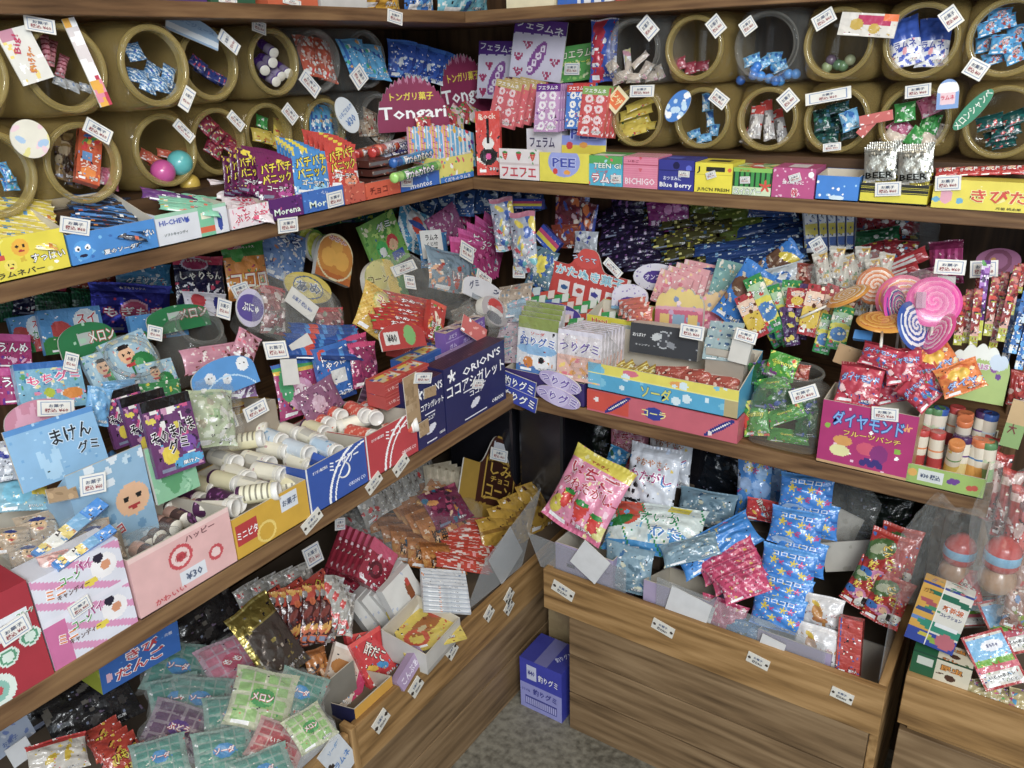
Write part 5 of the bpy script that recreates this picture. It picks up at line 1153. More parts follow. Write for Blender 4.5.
D('cone_p', ('bg', '#d05a8a'), ('band', .75, 1, '#8a3a78'), ('rect', .1, .2, .6, .6, '#e8c8d4'), ('busy', 8, .1, ['#f0e0e8', '#c02a50']))
D('cone_b', ('bg', '#5a98c8'), ('band', .75, 1, '#2a6aa8'), ('rect', .1, .2, .6, .6, '#d8e4ec'), ('busy', 8, .1, ['#e8f0f4', '#2a78c0']))
def cone(des):
    mb = MB(); m = MAT['card']; h = .085
    f = lambda u, v, l: ((.003+.015*v+l)*math.cos(u*2*PI), (.003+.015*v+l)*math.sin(u*2*PI), v*h)
    painted_grid(mb, f, DES[des], .9, 18, 16, m); mb.lathe([(.018, h), (.0175, h+.003), (.0005, h+.004)], lin('#8a3a78' if des == 'cone_p' else '#3a7ab0'), m, 18)
    return mb.mesh(des)
CP, CB = cone('cone_p'), cone('cone_b')
for i, (m_, a, b) in enumerate(((CP, (66, 480), (104, 452)), (CB, (90, 474), (118, 460)), (CP, (100, 482), (132, 462)), (CB, (74, 486), (108, 466)))):
    rod(m_, 'candy_cone', ('pink', 'blue')[m_ is CB]+' ice-cone shaped candy in the pale blue tray, '+ORD[i]+' from the left', 'candy cone', L3, a, b, .125+.01*(i % 2), group='cone candies', zb=.15)
ZL.tag(93, 484, 26, 20, 3, 'on the pale blue smiling face tray', d=.095, tilt=6)
D('tape', ('bg', '#a08462'), ('busy', 6, .2, ['#8a7050', '#b89a74']))
ZL('card', 'tape', 62, 494, 30, 14, 16, 'torn brown cardboard flap beside the smiling face tray', nm='cardboard_flap', cat='cardboard', d=.10, tilt=40)
# characterless gummy packs with black header
D('sono', ('bg', '#6a3a6c'), ('busy', 40, .05, ['#d8c848', '#c890b0', '#3a2a48', '#e8e4e0', '#48708a', '#c84a80']), ('band', .86, 1, '#1a1818'), ('disc', .75, .34, .12, '#7a4aa0'), ('disc', .35, .25, .12, '#e0c838'), ('ell', .7, .12, .22, .08, '#48a0d0'), (T, 'そのまんま', .5, .54, .9, .17, '#15121a', '#f0ecec', 8), (T, 'グミ', .55, .36, .4, .16, '#15121a', '#f0ecec', 8))
ZL.row(3, 'flat', 'sono', (126, 416, 40, 56, 17), (172, 434, 50, 76, 14), 'purple gummy pouch with black header, # in its box', 'black header gummy pouches', d=(.20, .10), tilt=14, t=.008)
D('sonob', ('bg', '#8cc49c'), ('busy', 14, .05, ['#a8d8b4', '#6aac80']), *[('disc', x, y, .09, '#5aa06c') for x, y in ((.3, .4), (.45, .4), (.6, .4), (.37, .28), (.53, .28), (.45, .16))], (T, 'グミ', .45, .72, .4, .16, '#3a7a50', '#dff0e0'))
ZL('card', 'sonob', 172, 468, 46, 56, 14, 'pale green box front with leaf green grapes', d=.10, tilt=6, t=.006)
ZL('wrap', 'clearbag', 214, 414, 56, 72, 4, 'crinkled clear bag of pale green candies', tilt=20, t=.06)
D('palegreen', ('bg', '#b8c4a0'), ('busy', 30, .08, ['#dfe6d0', '#8aa878', '#e8e8e0', '#b0a890']))
ZL('bag', 'palegreen', 212, 418, 46, 58, 6, 'pale green candies inside the crinkled bag', tilt=24, t=.05, lift=-.01)
D('lilacbits', ('bg', '#8a6a98'), ('busy', 20, .08, ['#e8e4ec', '#5a3a70']))
ZL('bag', 'lilacbits', 240, 380, 30, 36, 10, 'small clear bag of light candies behind the crinkled one', tilt=24, t=.03)
D('tan', ('bg', '#a39684'), ('busy', 8, .1, ['#b4a694', '#8f8271'])); D('tandark', ('bg', '#8f836f'))
sbox('tray', 'tan', 'cardboard_tray', 'plain grey-brown cardboard tray of gold-lidded candies', 'tray', L3, (222, 462), (280, 430), (250, 410), .19, .13, hb=.11)
for i, (x, y) in enumerate(((236, 404), (250, 398), (262, 402), (270, 408), (240, 412))):
    P = hit_ax(x, y, 2, L3.z+.105); mb = MB(); mb.lathe([(.0005, -.03), (.014, -.03), (.0165, 0), (.017, .002), (.015, .004), (.0005, .0045)], [lin('#7a2a24'), lin('#7a2a24'), lin('#d8c8a0'), lin('#c8a040'), lin('#d0a850')], MAT['plastic'], 18)
    o = link('candy_cup', mb.mesh('candy_cup')); o.location = P; tag(o, 'gold lidded round candy cup, %s in the grey-brown tray' % ORD[i], 'candy cup', 'gold lidded cups')
ZL.tag(226, 424, 24, 15, 20, 'on the crinkled clear bag', d=.17, tilt=10); ZL.tag(256, 410, 25, 14, 20, 'on the grey-brown cardboard tray', d=.18, tilt=10)
# ---- back row against the wall and in domed clear tubs
def GG(n, *a, **k): G(n, *a, **k); return n
GG('mogi', '#1c1f86', '#3a4ad0', '#0f1250', 'もぎもぎ', oc='#c01c50', more=(('ell', .5, .42, .32, .26, '#d8a8c0'), ('ell', .5, .42, .28, .22, '#c05078')), tv=.42, th=.2)
ZL('foilbag', 'mogi', 132, 308, 84, 50, 2, 'metallic royal blue gummy bag with red oval, hanging from a clip', t=.02, tilt=10)
D('lb_o', ('bg', '#3a86b4'), ('busy', 20, .07, ['#8ac4dc', '#e8f0f0', '#d05a34']), (T, 'グミサワー', .5, .5, .7, .2, '#e8f4f8', '#2a5a88')); ZL('bag', 'lb_o', 144, 280, 58, 30, 6, 'light blue bag peeking out above the royal blue one', tilt=8, lift2=.02)
D('orng', ('bg', '#a8442a'), ('busy', 18, .08, ['#d87a3a', '#5a2a38', '#e8c8a8'])); ZL('bag', 'orng', 95, 283, 50, 30, 4, 'rust orange bag in the shade left of the blue bags', tilt=8, lift2=.02)
GG('shari', '#16183c', '#c02a50', '#e8e4ea', 'しゃりもん', tc='#f4f0e0', oc='#1a1430', more=(('ell', .4, .84, .3, .13, '#c8c0d0'), ('ell', .4, .84, .26, .1, '#a02a58')), th=.15)
ZL('bag', 'shari', 200, 282, 52, 54, 6, 'dark navy gummy bag with cream writing and red oval', tilt=12, t=.02, lift2=.01)
ZL('bag', 'shari', 40, 300, 56, 34, 0, 'dark navy gummy bag at the far left, half in shade', tilt=12, t=.02, lift2=.01)
GG('kororo', '#e8902c', '#3a8a3a', '#f0c040', 'コロロ', tc='#fff8e8', oc='#b8401c', hdr=.75, tv=.32, th=.24, more=(('disc', .3, .78, .13, '#48a048'), ('ell', .25, .95, .2, .08, '#c02a60')))
ZL('bag', 'kororo', 246, 270, 44, 60, 10, 'orange and green gummy bag with big white writing', tilt=12, t=.02)
D('bubu', ('bg', '#6a90c8'), ('busy', 36, .05, ['#e8e0d8', '#3a508a', '#d89060', '#b8d0ec', '#fff']), (T, 'ぶるる', .45, .82, .8, .22, '#fff', '#2a3a80'))
ZL('bag', 'bubu', 282, 254, 52, 50, -8, 'blue and white bag with cartoon crowd', tilt=14, t=.02)
D('w_n', ('bg', '#d8d4dc'), ('ell', .75, .5, .2, .3, '#2a2f80'), ('ell', .3, .6, .3, .3, '#b83038')); ZL('bag', 'w_n', 206, 304, 44, 24, 10, 'white and red pack lying in front of the navy bag', tilt=30)
D('oval_p', ('bg', '#cfc8dc'), ('ell', .5, .5, .4, .36, '#5a4a98'), (T, 'ぷにゅ', .5, .5, .6, .3, '#fff', '#3a2a70')); ZL('disc', 'oval_p', 250, 308, 28, 38, -5, 'round lavender card at the left back', tilt=14, lift=.03, lift2=.03)
D('suika', ('bg', '#4a90c8'), ('ell', .42, .3, .26, .5, '#b83a38', 35), ('ell', .18, .1, .3, .3, '#3a8a48'), ('ell', .74, .66, .3, .3, '#dfe8ec'), (T, 'スイ', .74, .74, .3, .22, '#c82a38', '#fff'), (T, 'カロ', .7, .46, .34, .22, '#2a8a48', '#fff'))
ZL('flat', 'suika', 72, 330, 62, 44, 12, 'blue watermelon gummy pack with red wedge', tilt=16, t=.01)
ZL('flat', 'suika', 30, 334, 36, 38, 16, 'smaller watermelon gummy pack half hidden at the left', tilt=16, t=.01)
ZL('flat', 'suika', 158, 326, 56, 26, 12, 'watermelon pack in the domed tub behind the tag', tilt=16, t=.01, lift=-.02, lift2=-.02)
D('gband', ('bg', '#1f7a44'), ('rect', .35, .45, .6, .75, '#b8c0b8'), (T, 'メロン', .75, .6, .45, .36, '#e8f0e4', '#c02a30'), ('dots', 12, .05, ['#a8d0b0']))
ZL('arch', 'gband', 88, 342, 58, 40, 18, 'dark green arched card with white writing', tilt=18, lift=.02, lift2=.02)
ZL('arch', 'gband', 178, 318, 62, 26, 16, 'dark green arched card further back to the right', tilt=18, lift=.01, lift2=.01)
D('green_d', ('bg', '#1c4a34'), ('stripes', 10, 9, '#2a6a48', .4), ('busy', 8, .06, ['#3a8a58'])); ZL.row(3, 'bag', 'green_d', (20, 304, 50, 30, 8), (96, 304, 50, 26, 6), 'dark green pouch in the shade, # of the back row', 'dark green pouches', tilt=16, jit=3)
D('unko', ('bg', '#a82a6c'), ('band', .8, 1, '#c84a90'), ('busy', 16, .06, ['#e8b0d0', '#6a2a90', '#fff'], 0, .5), (T, 'うんめ', .5, .6, .8, .26, '#fff', '#8a1a50'))
ZL('flat', 'unko', 12, 352, 36, 34, 4, 'magenta pouch with white writing at the left edge', tilt=22); ZL('flat', 'unko', 20, 386, 46, 36, 8, 'magenta pouch lying under the pastel blue pack', tilt=22)
D('sparkle', ('bg', '#7ab4d0'), ('busy', 40, .05, ['#e8e0a0', '#e88ab0', '#3a8ab0', '#f0f0f0', '#58a868']), ('band', .86, 1, '#2a6ab4'), (T, 'もちグミ', .55, .66, .8, .2, '#e8508a', '#fff', 6), ('disc', .45, .35, .1, '#b8c838'), ('ell', .8, .3, .2, .12, '#e08a30'))
ZL('flat', 'sparkle', 50, 386, 66, 48, 12, 'pastel blue pack with pink writing and fruit pictures', tilt=24, lift=.01)
D('boy', ('bg', '#a0c0d0'), ('busy', 40, .04, ['#d88a8a', '#e8e4d0', '#5a90b8', '#f0e8a0']), ('smile', .42, .62, .17, '#e8b890'), ('ell', .42, .79, .13, .05, '#241c1c'), ('disc', .66, .32, .27, '#1f7a3c'), ('disc', .6, .4, .1, '#4aa060'), ('rect', .3, .38, .5, .46, '#c02a30'))
ZL('flat', 'boy', 132, 360, 46, 52, 30, 'blue pack with round face and big green melon, uppermost', tilt=26, t=.01, lift=.02)
ZL('flat', 'boy', 108, 372, 40, 44, 26, 'blue pack with round face and green melon, lower left of another', tilt=26, t=.01)
ZL('flat', 'boy', 158, 376, 34, 30, 20, 'partly hidden pack with green melon at the right', tilt=26, t=.01, lift=-.01)
# domed clear tubs (jars standing with the mouth tipped forward)
def tub(z_, x, y, sc, pitch, lab, lift=.0, yaw=0, clear=True):
    P = anchor(z_.ctx, x, y, None, None, (z_.pile[0]+lift, z_.pile[1]+lift, z_.pile[2]))
    o = link('clear_tub', JBC); rt, vv, nn = frame(z_.ctx.phi+yaw, pitch)
    o.matrix_world = mat4(rt*sc, -nn*sc, vv*sc, P); link('rim', JRC, o); tag(o, lab, 'tub', 'clear domed tubs')
tub(ZL, 132, 356, .62, 50, 'clear domed tub holding the blue packs with faces', .035)
tub(ZL, 200, 326, .60, 50, 'clear domed tub at the left back behind the cat card', .03)
tub(ZL, 268, 300, .5, 50, 'clear domed tub holding a red lidded jar', .02)
tub(ZL, 312, 300, .66, 50, 'clear domed tub holding the yellow oval pack', .03)
tub(ZL, 480, 306, .42, 50, 'clear domed tub under the arched gummy card near the corner', .03)
D('redj', ('bg', '#8a4a4c'), ('band', .82, 1, '#b83038'), ('busy', 24, .08, ['#c88a88', '#e8d8d0', '#5a3038', '#7a8070']))
ZL('bag', 'redj', 273, 310, 26, 48, 0, 'clear bag of dark red candies with red top', tilt=14, t=.04); ZL('bag', 'redj', 330, 322, 30, 30, 10, 'clear bag of dark candies right of the big tilted tag', tilt=20, t=.03)
D('yoval', ('bg', '#d8c050'), ('ell', .5, .5, .5, .38, '#3a5a88'), ('ell', .5, .5, .46, .34, '#e8d880'), (T, 'あめ', .5, .5, .5, .34, '#2a5a90', '#fff')); ZL('disc', 'yoval', 308, 288, 46, 30, 6, 'yellow oval card inside the clear domed tub', tilt=34, lift=.02)
D('lemon', ('bg', '#c8c830'), ('ring', .5, .5, .42, .34, '#e8e880'), ('burst', .5, .5, 8, '#d8d850'), ('ring', .5, .5, .5, .42, '#6a9a28')); ZL.row(3, 'disc', 'lemon', (308, 242, 20, 32, 10), (322, 250, 18, 30, -14), 'lemon slice shaped candy pack, # behind the orange pack', 'lemon slice packs', tilt=14, t=.012)
D('mikan', ('bg', '#d88a28'), ('disc', .5, .72, .16, '#e8a838'), ('disc', .32, .46, .2, '#f0b040'), ('disc', .68, .46, .2, '#f0b040'), ('band', 0, .16, '#c86a1c'), ('ring', .5, .5, .5, .46, '#f0e0b0'), (T, 'みかん', .5, .88, .5, .1, '#b02a30', '#fff')); ZL('arch', 'mikan', 334, 258, 36, 46, -8, 'orange arched pack with tangerine pictures', tilt=14, t=.012)
ZL('arch', 'mikan', 262, 300, 26, 30, 20, 'orange arched pack at the left back, partly hidden', tilt=18, t=.012, lift=-.02, lift2=-.02)
D('forest', ('bg', '#7ab050'), ('busy', 26, .06, ['#b8d870', '#e8e4c0', '#4a8a3a'], .6, 1), ('disc', .36, .42, .15, '#48b058'), ('disc', .36, .34, .1, '#f0f0e8'), ('disc', .68, .44, .16, '#c83038'), ('disc', .68, .38, .12, '#e8b890'), ('rect', .55, .1, .9, .24, '#2a50a8'), (T, 'グミ', .6, .8, .4, .14, '#fff', '#2a6a2c'))
ZL('flat', 'forest', 384, 242, 38, 52, 22, 'bright green pack with red and green round figures', tilt=14, t=.008)
D('gmix', ('bg', '#2a6a58'), ('busy', 24, .08, ['#c8d840', '#2a8ac0', '#e8e8d0', '#1a3a60'])); ZL.row(4, 'bag', 'gmix', (300, 222, 34, 22, 10), (378, 206, 34, 22, 14), 'green and blue bag in the shade under the middle shelf, #', 'shaded green and blue bags', tilt=14, jit=3)
D('whiteball', ('bg', '#4a9ac0'), ('disc', .5, .6, .36, '#e4e4e0'), ('stripes', 30, 4, '#e8f0f0', .3), ('disc', .5, .6, .2, '#d8402c'), ('ell', .5, .6, .3, .08, '#3a58a8')); ZL('bag', 'whiteball', 414, 230, 36, 42, -8, 'blue bag with white ball picture behind the round-cornered tag', tilt=14, t=.025)
D('btag', ('bg', '#f0efea'), (T, 'ラムネ', .5, .74, .6, .2, '#1c1c1c'), (T, 'くじ付', .5, .5, .5, .14, '#333'), (T, '¥5', .5, .24, .45, .28, '#1c1c1c')); ZL('tag', 'btag', 432, 244, 21, 28, 8, 'rounded white tag reading ramune in black', tilt=12, lift=.03, lift2=.03, nm='price_tag', cat='price tag')
D('btag2', ('bg', '#3a80b8')); ZL('bag', 'btag2', 434, 250, 30, 34, 8, 'plain blue bag behind the rounded ramune tag', tilt=12, lift=.01, lift2=.01)
D('pinkp', ('bg', '#c03a80'), ('busy', 20, .06, ['#e88ab8', '#8a1a58', '#48a0a8', '#f0d8e4'], .1, .7), ('band', .86, 1, '#d858a0'), (T, 'ピンク', .5, .72, .7, .14, '#fff', '#7a1450'))
ZL.row(5, 'bag', 'pinkp', (492, 244, 30, 46, -14), (468, 258, 34, 40, 4), 'magenta candy pouch, # of the fanned row near the corner', 'magenta pouches near the corner', tilt=16, jit=1, order='from the back')
D('pinkg', ('bg', '#a85a88'), ('busy', 30, .05, ['#d8b8cc', '#7a3a60', '#e8e0e4'])); ZL('bag', 'pinkg', 446, 226, 36, 34, 24, 'mauve crinkled pouch above the magenta row', tilt=16)
ZL('bag', 'pinkp', 458, 212, 30, 16, -6, 'magenta pouch lying in the shade above the mauve one', tilt=16)
D('popj', ('bg', '#7a90a0'), ('busy', 36, .07, ['#c8402c', '#e8d8c8', '#a83428', '#58707c', '#e8a878'], 0, .7), (T, 'いしい', .65, .35, .5, .2, '#fff', '#c02a24')); ZL('bag', 'popj', 452, 272, 48, 42, 6, 'clear bag of red and white snacks near the corner', tilt=24, t=.035)
ZL('wrap', 'clearbag', 440, 290, 110, 54, 6, 'large crumpled clear bag across the corner pile', tilt=40, t=.05, lift=.02, lift2=.02)
ZL('wrap', 'clearbag', 300, 312, 96, 70, -10, 'large crumpled clear bag over the domed tubs', tilt=34, t=.05, lift=.03, lift2=.03)
D('corn', ('bg', '#a8a868'), ('ell', .35, .55, .34, .42, '#c8c080'), ('vband', .55, .8, '#d8b840'), ('vband', .8, 1, '#4a8a3a'), ('dots', 30, .03, ['#e8d878', '#8a9a50']), (T, 'コーン', .34, .6, .5, .14, '#6a5a28', '#e8e0b0')); ZL('arch', 'corn', 384, 284, 40, 50, 14, 'tan and green arched corn snack pack', tilt=20, t=.015, lift=.01)
D('cornc', ('bg', '#d8b048'), ('ell', .6, .7, .3, .28, '#b0c070'), ('stripes', 45, 14, '#c89a38', .3), ('stripes', -45, 14, '#e0c068', .3), ('ell', .6, .7, .26, .24, '#e8dc98'), (T, 'コーン', .6, .72, .5, .14, '#b84a30', '#fff')); ZL('bag', 'cornc', 376, 312, 38, 46, -16, 'yellow cone-printed corn snack bag', tilt=24, t=.03, lift=.02)
D('papert', ('bg', '#cfcdc6'), (T, 'お菓子 税込 ¥60', .5, .5, .7, .3, '#5a6a9a')); ZL('tag', 'papert', 302, 304, 34, 16, -27, 'large white tilted tag over the domed tubs', tilt=26, lift=.06, lift2=.06, nm='price_tag', cat='price tag')
ZL.tag(276, 350, 22, 18, 14, 'on a white paper stem left of the blue sticks'); D('wpap', ('bg', '#d4d2cc')); ZL('tag', 'wpap', 290, 372, 16, 26, 8, 'blank white paper strip hanging below a tag', tilt=20, lift=.02); ZL('tag', 'wpap', 302, 346, 22, 16, 30, 'blank white folded paper beside the blue choco sticks', tilt=20, lift=.02)
for a in ((155, 333, 15, 14, -4, 'in front of the watermelon packs'), (71, 362, 14, 18, -10, 'hanging below the green arched card'), (224, 309, 14, 19, -6, 'by the lavender round card'), (241, 290, 17, 14, 28, 'on the orange and green gummy bag'), (410, 282, 10, 14, 10, 'left of the red and white snack bag'), (467, 252, 14, 16, -6, 'on the fanned magenta pouches'), (404, 268, 24, 11, 26, 'on the corner clear bag'), (484, 278, 16, 9, -10, 'behind the arched gummy card')): ZL.tag(*a)
D('choco_s', ('bg', '#1f4f9c'), ('stripes', 0, 12, '#3a86cc', .2), ('disc', .3, .5, .4, '#d0402c'), ('band', 0, .2, '#16346e')); ZL.row(6, 'small', 'choco_s', (322, 354, 74, 14, 22), (326, 330, 64, 12, 20), 'blue chocolate stick packet with red dot, # of its box', 'blue chocolate sticks', nm='candy_stick', cat='candy', tilt=50, jit=2, order='from the front')
D('rain', ('bg', '#a83a70'), ('band', .8, .87, '#e8c040'), ('band', .87, .93, '#58b060'), ('band', .93, 1, '#3a78c8'), ('disc', .5, .4, .3, '#d8a0c0'), ('disc', .5, .4, .18, '#f0d8e4'), ('ell', .2, .6, .14, .3, '#48a068'), (T, 'H', .5, .4, .2, .2, '#fff', '#a03a70'))
ZL('bag', 'rain', 298, 388, 46, 56, 10, 'rainbow topped pink bag with round picture', tilt=14, d=.2, t=.02)
D('niko', ('bg', '#2a6ab8'), ('disc', .2, .86, .1, '#d0402c'), ('band', 0, .12, '#1a3f80'), ('rect', .35, .3, .8, .55, '#dfe0dc'), (T, 'にこにこ', .5, .82, .7, .12, '#fff', '#12306a', 8), (T, 'やっほ', .55, .66, .6, .14, '#fff', '#12306a', 8), (T, 'ジュース', .6, .14, .6, .1, '#e8f0ff')); ZL('flat', 'niko', 334, 372, 34, 56, 12, 'blue pouch with white writing and square price tag', tilt=12, d=.18, t=.01)
D('mauv', ('bg', '#8a5a78'), ('disc', .4, .45, .26, '#c8a8b8'), ('busy', 14, .06, ['#d8c0cc', '#5a3a58'])); ZL('bag', 'mauv', 320, 400, 44, 34, 26, 'dull mauve clear pouch behind the red bottles', tilt=20, d=.16, t=.015)
D('mar', ('bg', '#8a2a58'), ('busy', 22, .06, ['#c84a80', '#e8a0b8', '#5a1a48', '#d8d0d8']), ('band', .9, 1, '#c83a70')); ZL.row(3, 'bag', 'mar', (350, 348, 30, 40, 22), (364, 364, 28, 46, 8), 'maroon pink pouch, # right of the blue chocolate sticks', 'maroon pouches', tilt=16, d=(.22, .16), t=.015)
D('redsn', ('bg', '#b8281e'), ('busy', 24, .08, ['#e88a2c', '#58a048', '#f0e0c8', '#8a1a18']), ('band', .9, 1, '#d84a30'), (T, 'おやつ', .5, .4, .6, .3, '#fff', '#7a1410')); ZL.row(6, 'small', 'redsn', (402, 326, 56, 16, 18), (408, 304, 50, 16, 16), 'red snack packet, # of the stacked ones below the corn bag', 'stacked red snack packets', tilt=46, jit=2, order='from the front', lift=.02)
ZL('flat', 'redsn', 434, 322, 16, 38, -8, 'upright red snack packet beside the purple gum boxes', tilt=14, lift=.02, t=.015)
D('redoval', ('bg', '#b0302c'), ('ell', .66, .5, .3, .4, '#7ab068'), ('rect', .1, .2, .4, .7, '#dcdad4'), (T, '¥80', .25, .45, .2, .3, '#333')); ZL('arch', 'redoval', 402, 336, 44, 26, 14, 'red oval card with a white price square', tilt=24, lift=.06)
D('pgum', ('bg', '#7a58a8'), ('band', .5, .56, '#a890cc'), (T, 'ぶどう', .5, .75, .6, .2, '#e8e0f4'), (T, 'ガム', .5, .28, .5, .2, '#dcd0f0')); D('pgum2', ('bg', '#a890b8'), ('busy', 8, .1, ['#c8b0d0', '#8a70a0'])); D('pgt', ('bg', '#c8b0a0'), ('busy', 10, .2, ['#e8e0d8', '#8a6a98', '#3a3a70']))
def gum(nx, ny, des, top, x, y, d, dx, w_, h_, dep, z0, lab, grp, dy=0.0):
    P = L3.hit(x, y, d); k = 0
    for j in range(ny):
        for i in range(nx):
            rt, vv, nn = frame(90+dy, 0); me = _gm.setdefault((des, w_), None) or carton(des, w_, h_, dep, top=top, nu=22, nv=16); _gm[(des, w_)] = me
            o = link('gum_box', me); c = np.array([L3.plane(d), P[1]+i*dx, L3.z+z0+j*(h_+.001)]); o.matrix_world = mat4(rt, -nn, vv, c)
            tag(o, lab.replace('#', ORD[i]+' from the left'+(', tier '+ORD[j] if ny > 1 else '')), 'gum box', grp); k += 1
_gm = {}
gum(3, 1, 'pgum', 'pgt', 447, 336, .10, .048, .047, .046, .03, .120, 'purple grape gum box, # standing at the back', 'purple gum boxes')
gum(3, 1, 'pgum2', 'pgum2', 448, 352, .062, .048, .047, .015, .034, .115, 'flat lavender gum box, # in front of the purple ones', 'lavender gum boxes')
D('rgum', ('bg', '#b83a34'), ('stripes', 90, 6, '#c85a50', .2), (T, 'いちごガム', .5, .5, .8, .3, '#f0d0c8')); D('rgt', ('bg', '#c8402c'), ('rect', .08, .2, .92, .8, '#d8c8a0'), ('busy', 20, .12, ['#d8402c', '#e8c840', '#f0e8e0', '#3a5aa8'], .2, .8)); D('bgum', ('bg', '#2a5aa8'), ('stripes', 90, 5, '#4a80c8', .2)); D('bgt', ('bg', '#3a70b8'), ('rect', .08, .2, .92, .8, '#d8c878'), ('busy', 16, .12, ['#e8c840', '#f0e8e0', '#c84a30'], .2, .8))
gum(2, 2, 'rgum', 'rgt', 386, 374, .065, .066, .064, .026, .05, .092, 'red flat gum box, #', 'red gum boxes')
gum(3, 1, 'bgum', 'bgt', 408, 356, .125, .058, .056, .020, .05, .110, 'blue and yellow flat gum box, # behind the red ones', 'blue gum boxes')
gum(2, 1, 'rgum', 'rgt', 404, 346, .18, .068, .064, .020, .045, .115, 'red flat gum box, # at the back of the blue ones', 'red gum boxes at the back')
D('brownb', ('bg', '#3a2238'), ('stripes', 90, 9, '#5a3a54', .3), ('busy', 8, .08, ['#4a3048', '#6a4a60'])); D('navyb', ('bg', '#1c2058'), ('star', .12, .84, .1, '#fff'), (T, "ORION'S", .6, .84, .7, .12, '#fff', None, 4), (T, 'ココアシガレット', .5, .62, .94, .19, '#fff'), ('rect', .28, .04, .66, .5, '#e8e8f0'), ('rect', .29, .05, .65, .49, '#1c2058'), ('ell', .47, .24, .12, .06, '#e4e4ee', 20), (T, 'ココア', .5, .42, .24, .08, '#fff'), (T, 'ORION', .84, .1, .2, .06, '#fff'))
D('b_o2', ('bg', '#43253a'), ('stripes', 90, 9, '#6a4a60', .25), ('rect', .1, .45, .22, .8, '#a08462'), ('rect', .62, 0, 1, 1, '#a08462'), ('rect', .3, .1, .5, .28, '#9a7e5c'), ('rect', .66, .5, .74, .8, '#8a6e4e'))
sbox('box', 'navyb', 'cocoa_box', 'large navy cocoa candy box at the inner corner of the lower shelf', 'box', L3, (447, 428), (506, 396), (475, 354), .0, .05, topd='brownb')
sbox('box', 'navyb', 'cocoa_box', 'navy cocoa candy box partly taped with brown paper', 'box', L3, (419, 444), (446, 428), (432, 378), .0, .06, topd='brownb')
ZL('card', 'b_o2', 388, 410, 62, 50, -20, 'side of a dark brown carton patched with brown tape', d=.12, tilt=0, t=.006, yaw=-40, nm='taped_carton', cat='carton')
D('tapeb', ('bg', '#a98c66'), ('busy', 10, .1, ['#9a7e58', '#b89c78', '#8c714e']))
ZL('tag', 'tapeb', 412, 400, 14, 50, 6, 'brown packing tape on the navy box edge', d=-.003, tilt=0, nm='packing_tape', cat='tape'); ZL('tag', 'tapeb', 424, 428, 10, 14, 6, 'small brown tape piece low on the navy box', d=-.004, tilt=0, nm='packing_tape', cat='tape'); ZL('tag', 'tapeb', 430, 392, 12, 10, 0, 'brown tape piece high on the navy box', d=-.004, tilt=0, nm='packing_tape', cat='tape')
ZL.tag(423, 378, 17, 11, -8, 'on the taped navy cocoa box', d=-.005, tilt=0); ZL.tag(478, 384, 10, 9, -8, 'on the large navy cocoa box', d=-.004, tilt=0)
D('gumi_a', ('bg', '#d8d8dc'), ('rect', .2, 0, .8, .2, '#9aa0a8'), (T, 'グミ', .22, .6, .22, .3, '#1c2a58', None, 30), (T, 'グミ', .78, .6, .22, .3, '#1c2a58', None, -30)); ZL('arch', 'gumi_a', 485, 292, 44, 22, -6, 'white arched card with navy gummy writing', tilt=14, lift=.04, lift2=.04)
D('kball', ('bg', '#b8b0b0'), ('ell', .5, .65, .4, .3, '#c8302c'), ('ell', .5, .5, .42, .12, '#e8e4e0'), ('ell', .5, .25, .4, .2, '#707078')); ZL('disc', 'kball', 492, 312, 28, 26, -8, 'red and white ball-shaped pack under the arched card', tilt=20, t=.02, lift=.01)
ZL('tag', 'redtag', 474, 330, 26, 16, -10, 'crumpled red and white strip above the purple gum', tilt=24, lift=.04)
# cats card, pink packs and the bags at the left foreground
D('cats', ('bg', '#4a90d0'), ('disc', .28, .55, .16, '#dfe4ea'), ('disc', .52, .4, .15, '#dfe4ea'), ('disc', .82, .66, .2, '#eceef0'), ('ell', .12, .3, .14, .08, '#f0f0f0'), *[('disc', x, y, .02, '#333') for x, y in ((.26, .57), (.3, .57), (.5, .42), (.54, .42), (.79, .68), (.85, .68))], ('ring', .5, -.6, 1.1, 1.06, '#b8d8f0'))
ZL('arch', 'cats', 224, 376, 66, 36, 20, 'sky blue arched card with white cat faces', tilt=18, lift=.05)
D('pinkmeat', ('bg', '#c88a9c'), ('busy', 30, .08, ['#e8d8d8', '#7a3a2c', '#d86a80', '#f0e8e4', '#5a2a24'])); ZL('bag', 'pinkmeat', 212, 358, 60, 26, 14, 'pink and brown candy bag behind the cat card', tilt=20, lift=.02); ZL('bag', 'pinkmeat', 246, 346, 26, 28, -20, 'pink and red candy bag right of the other above the cats', tilt=20, lift=.03)
D('silverb', ('bg', '#b8bcc4'), ('busy', 16, .12, ['#2a3a98', '#e4e6ea', '#8a929c', '#dfe2e8'])); ZL('bag', 'silverb', 14, 460, 42, 40, 10, 'silver white bag with navy corners at the left edge', tilt=30, t=.03)
D('blupk', ('bg', '#6aa8d8'), ('dots', 16, .05, ['#a8d0ec', '#4a88c0'])); ZL('bag', 'blupk', 98, 406, 26, 38, -8, 'light blue dotted pouch between the cards', tilt=20, t=.015, d=.2); ZL('bag', 'blupk', 120, 386, 34, 12, 14, 'light blue dotted pouch lying under the black header packs', tilt=30, t=.015)
D('greentop', ('bg', '#3a8a50'), ('busy', 16, .08, ['#c8d8b0', '#e8e8e0', '#d8c840'])); ZL('bag', 'greentop', 160, 392, 46, 22, 14, 'green and yellow pouch behind the black header packs', tilt=24, lift=.02)
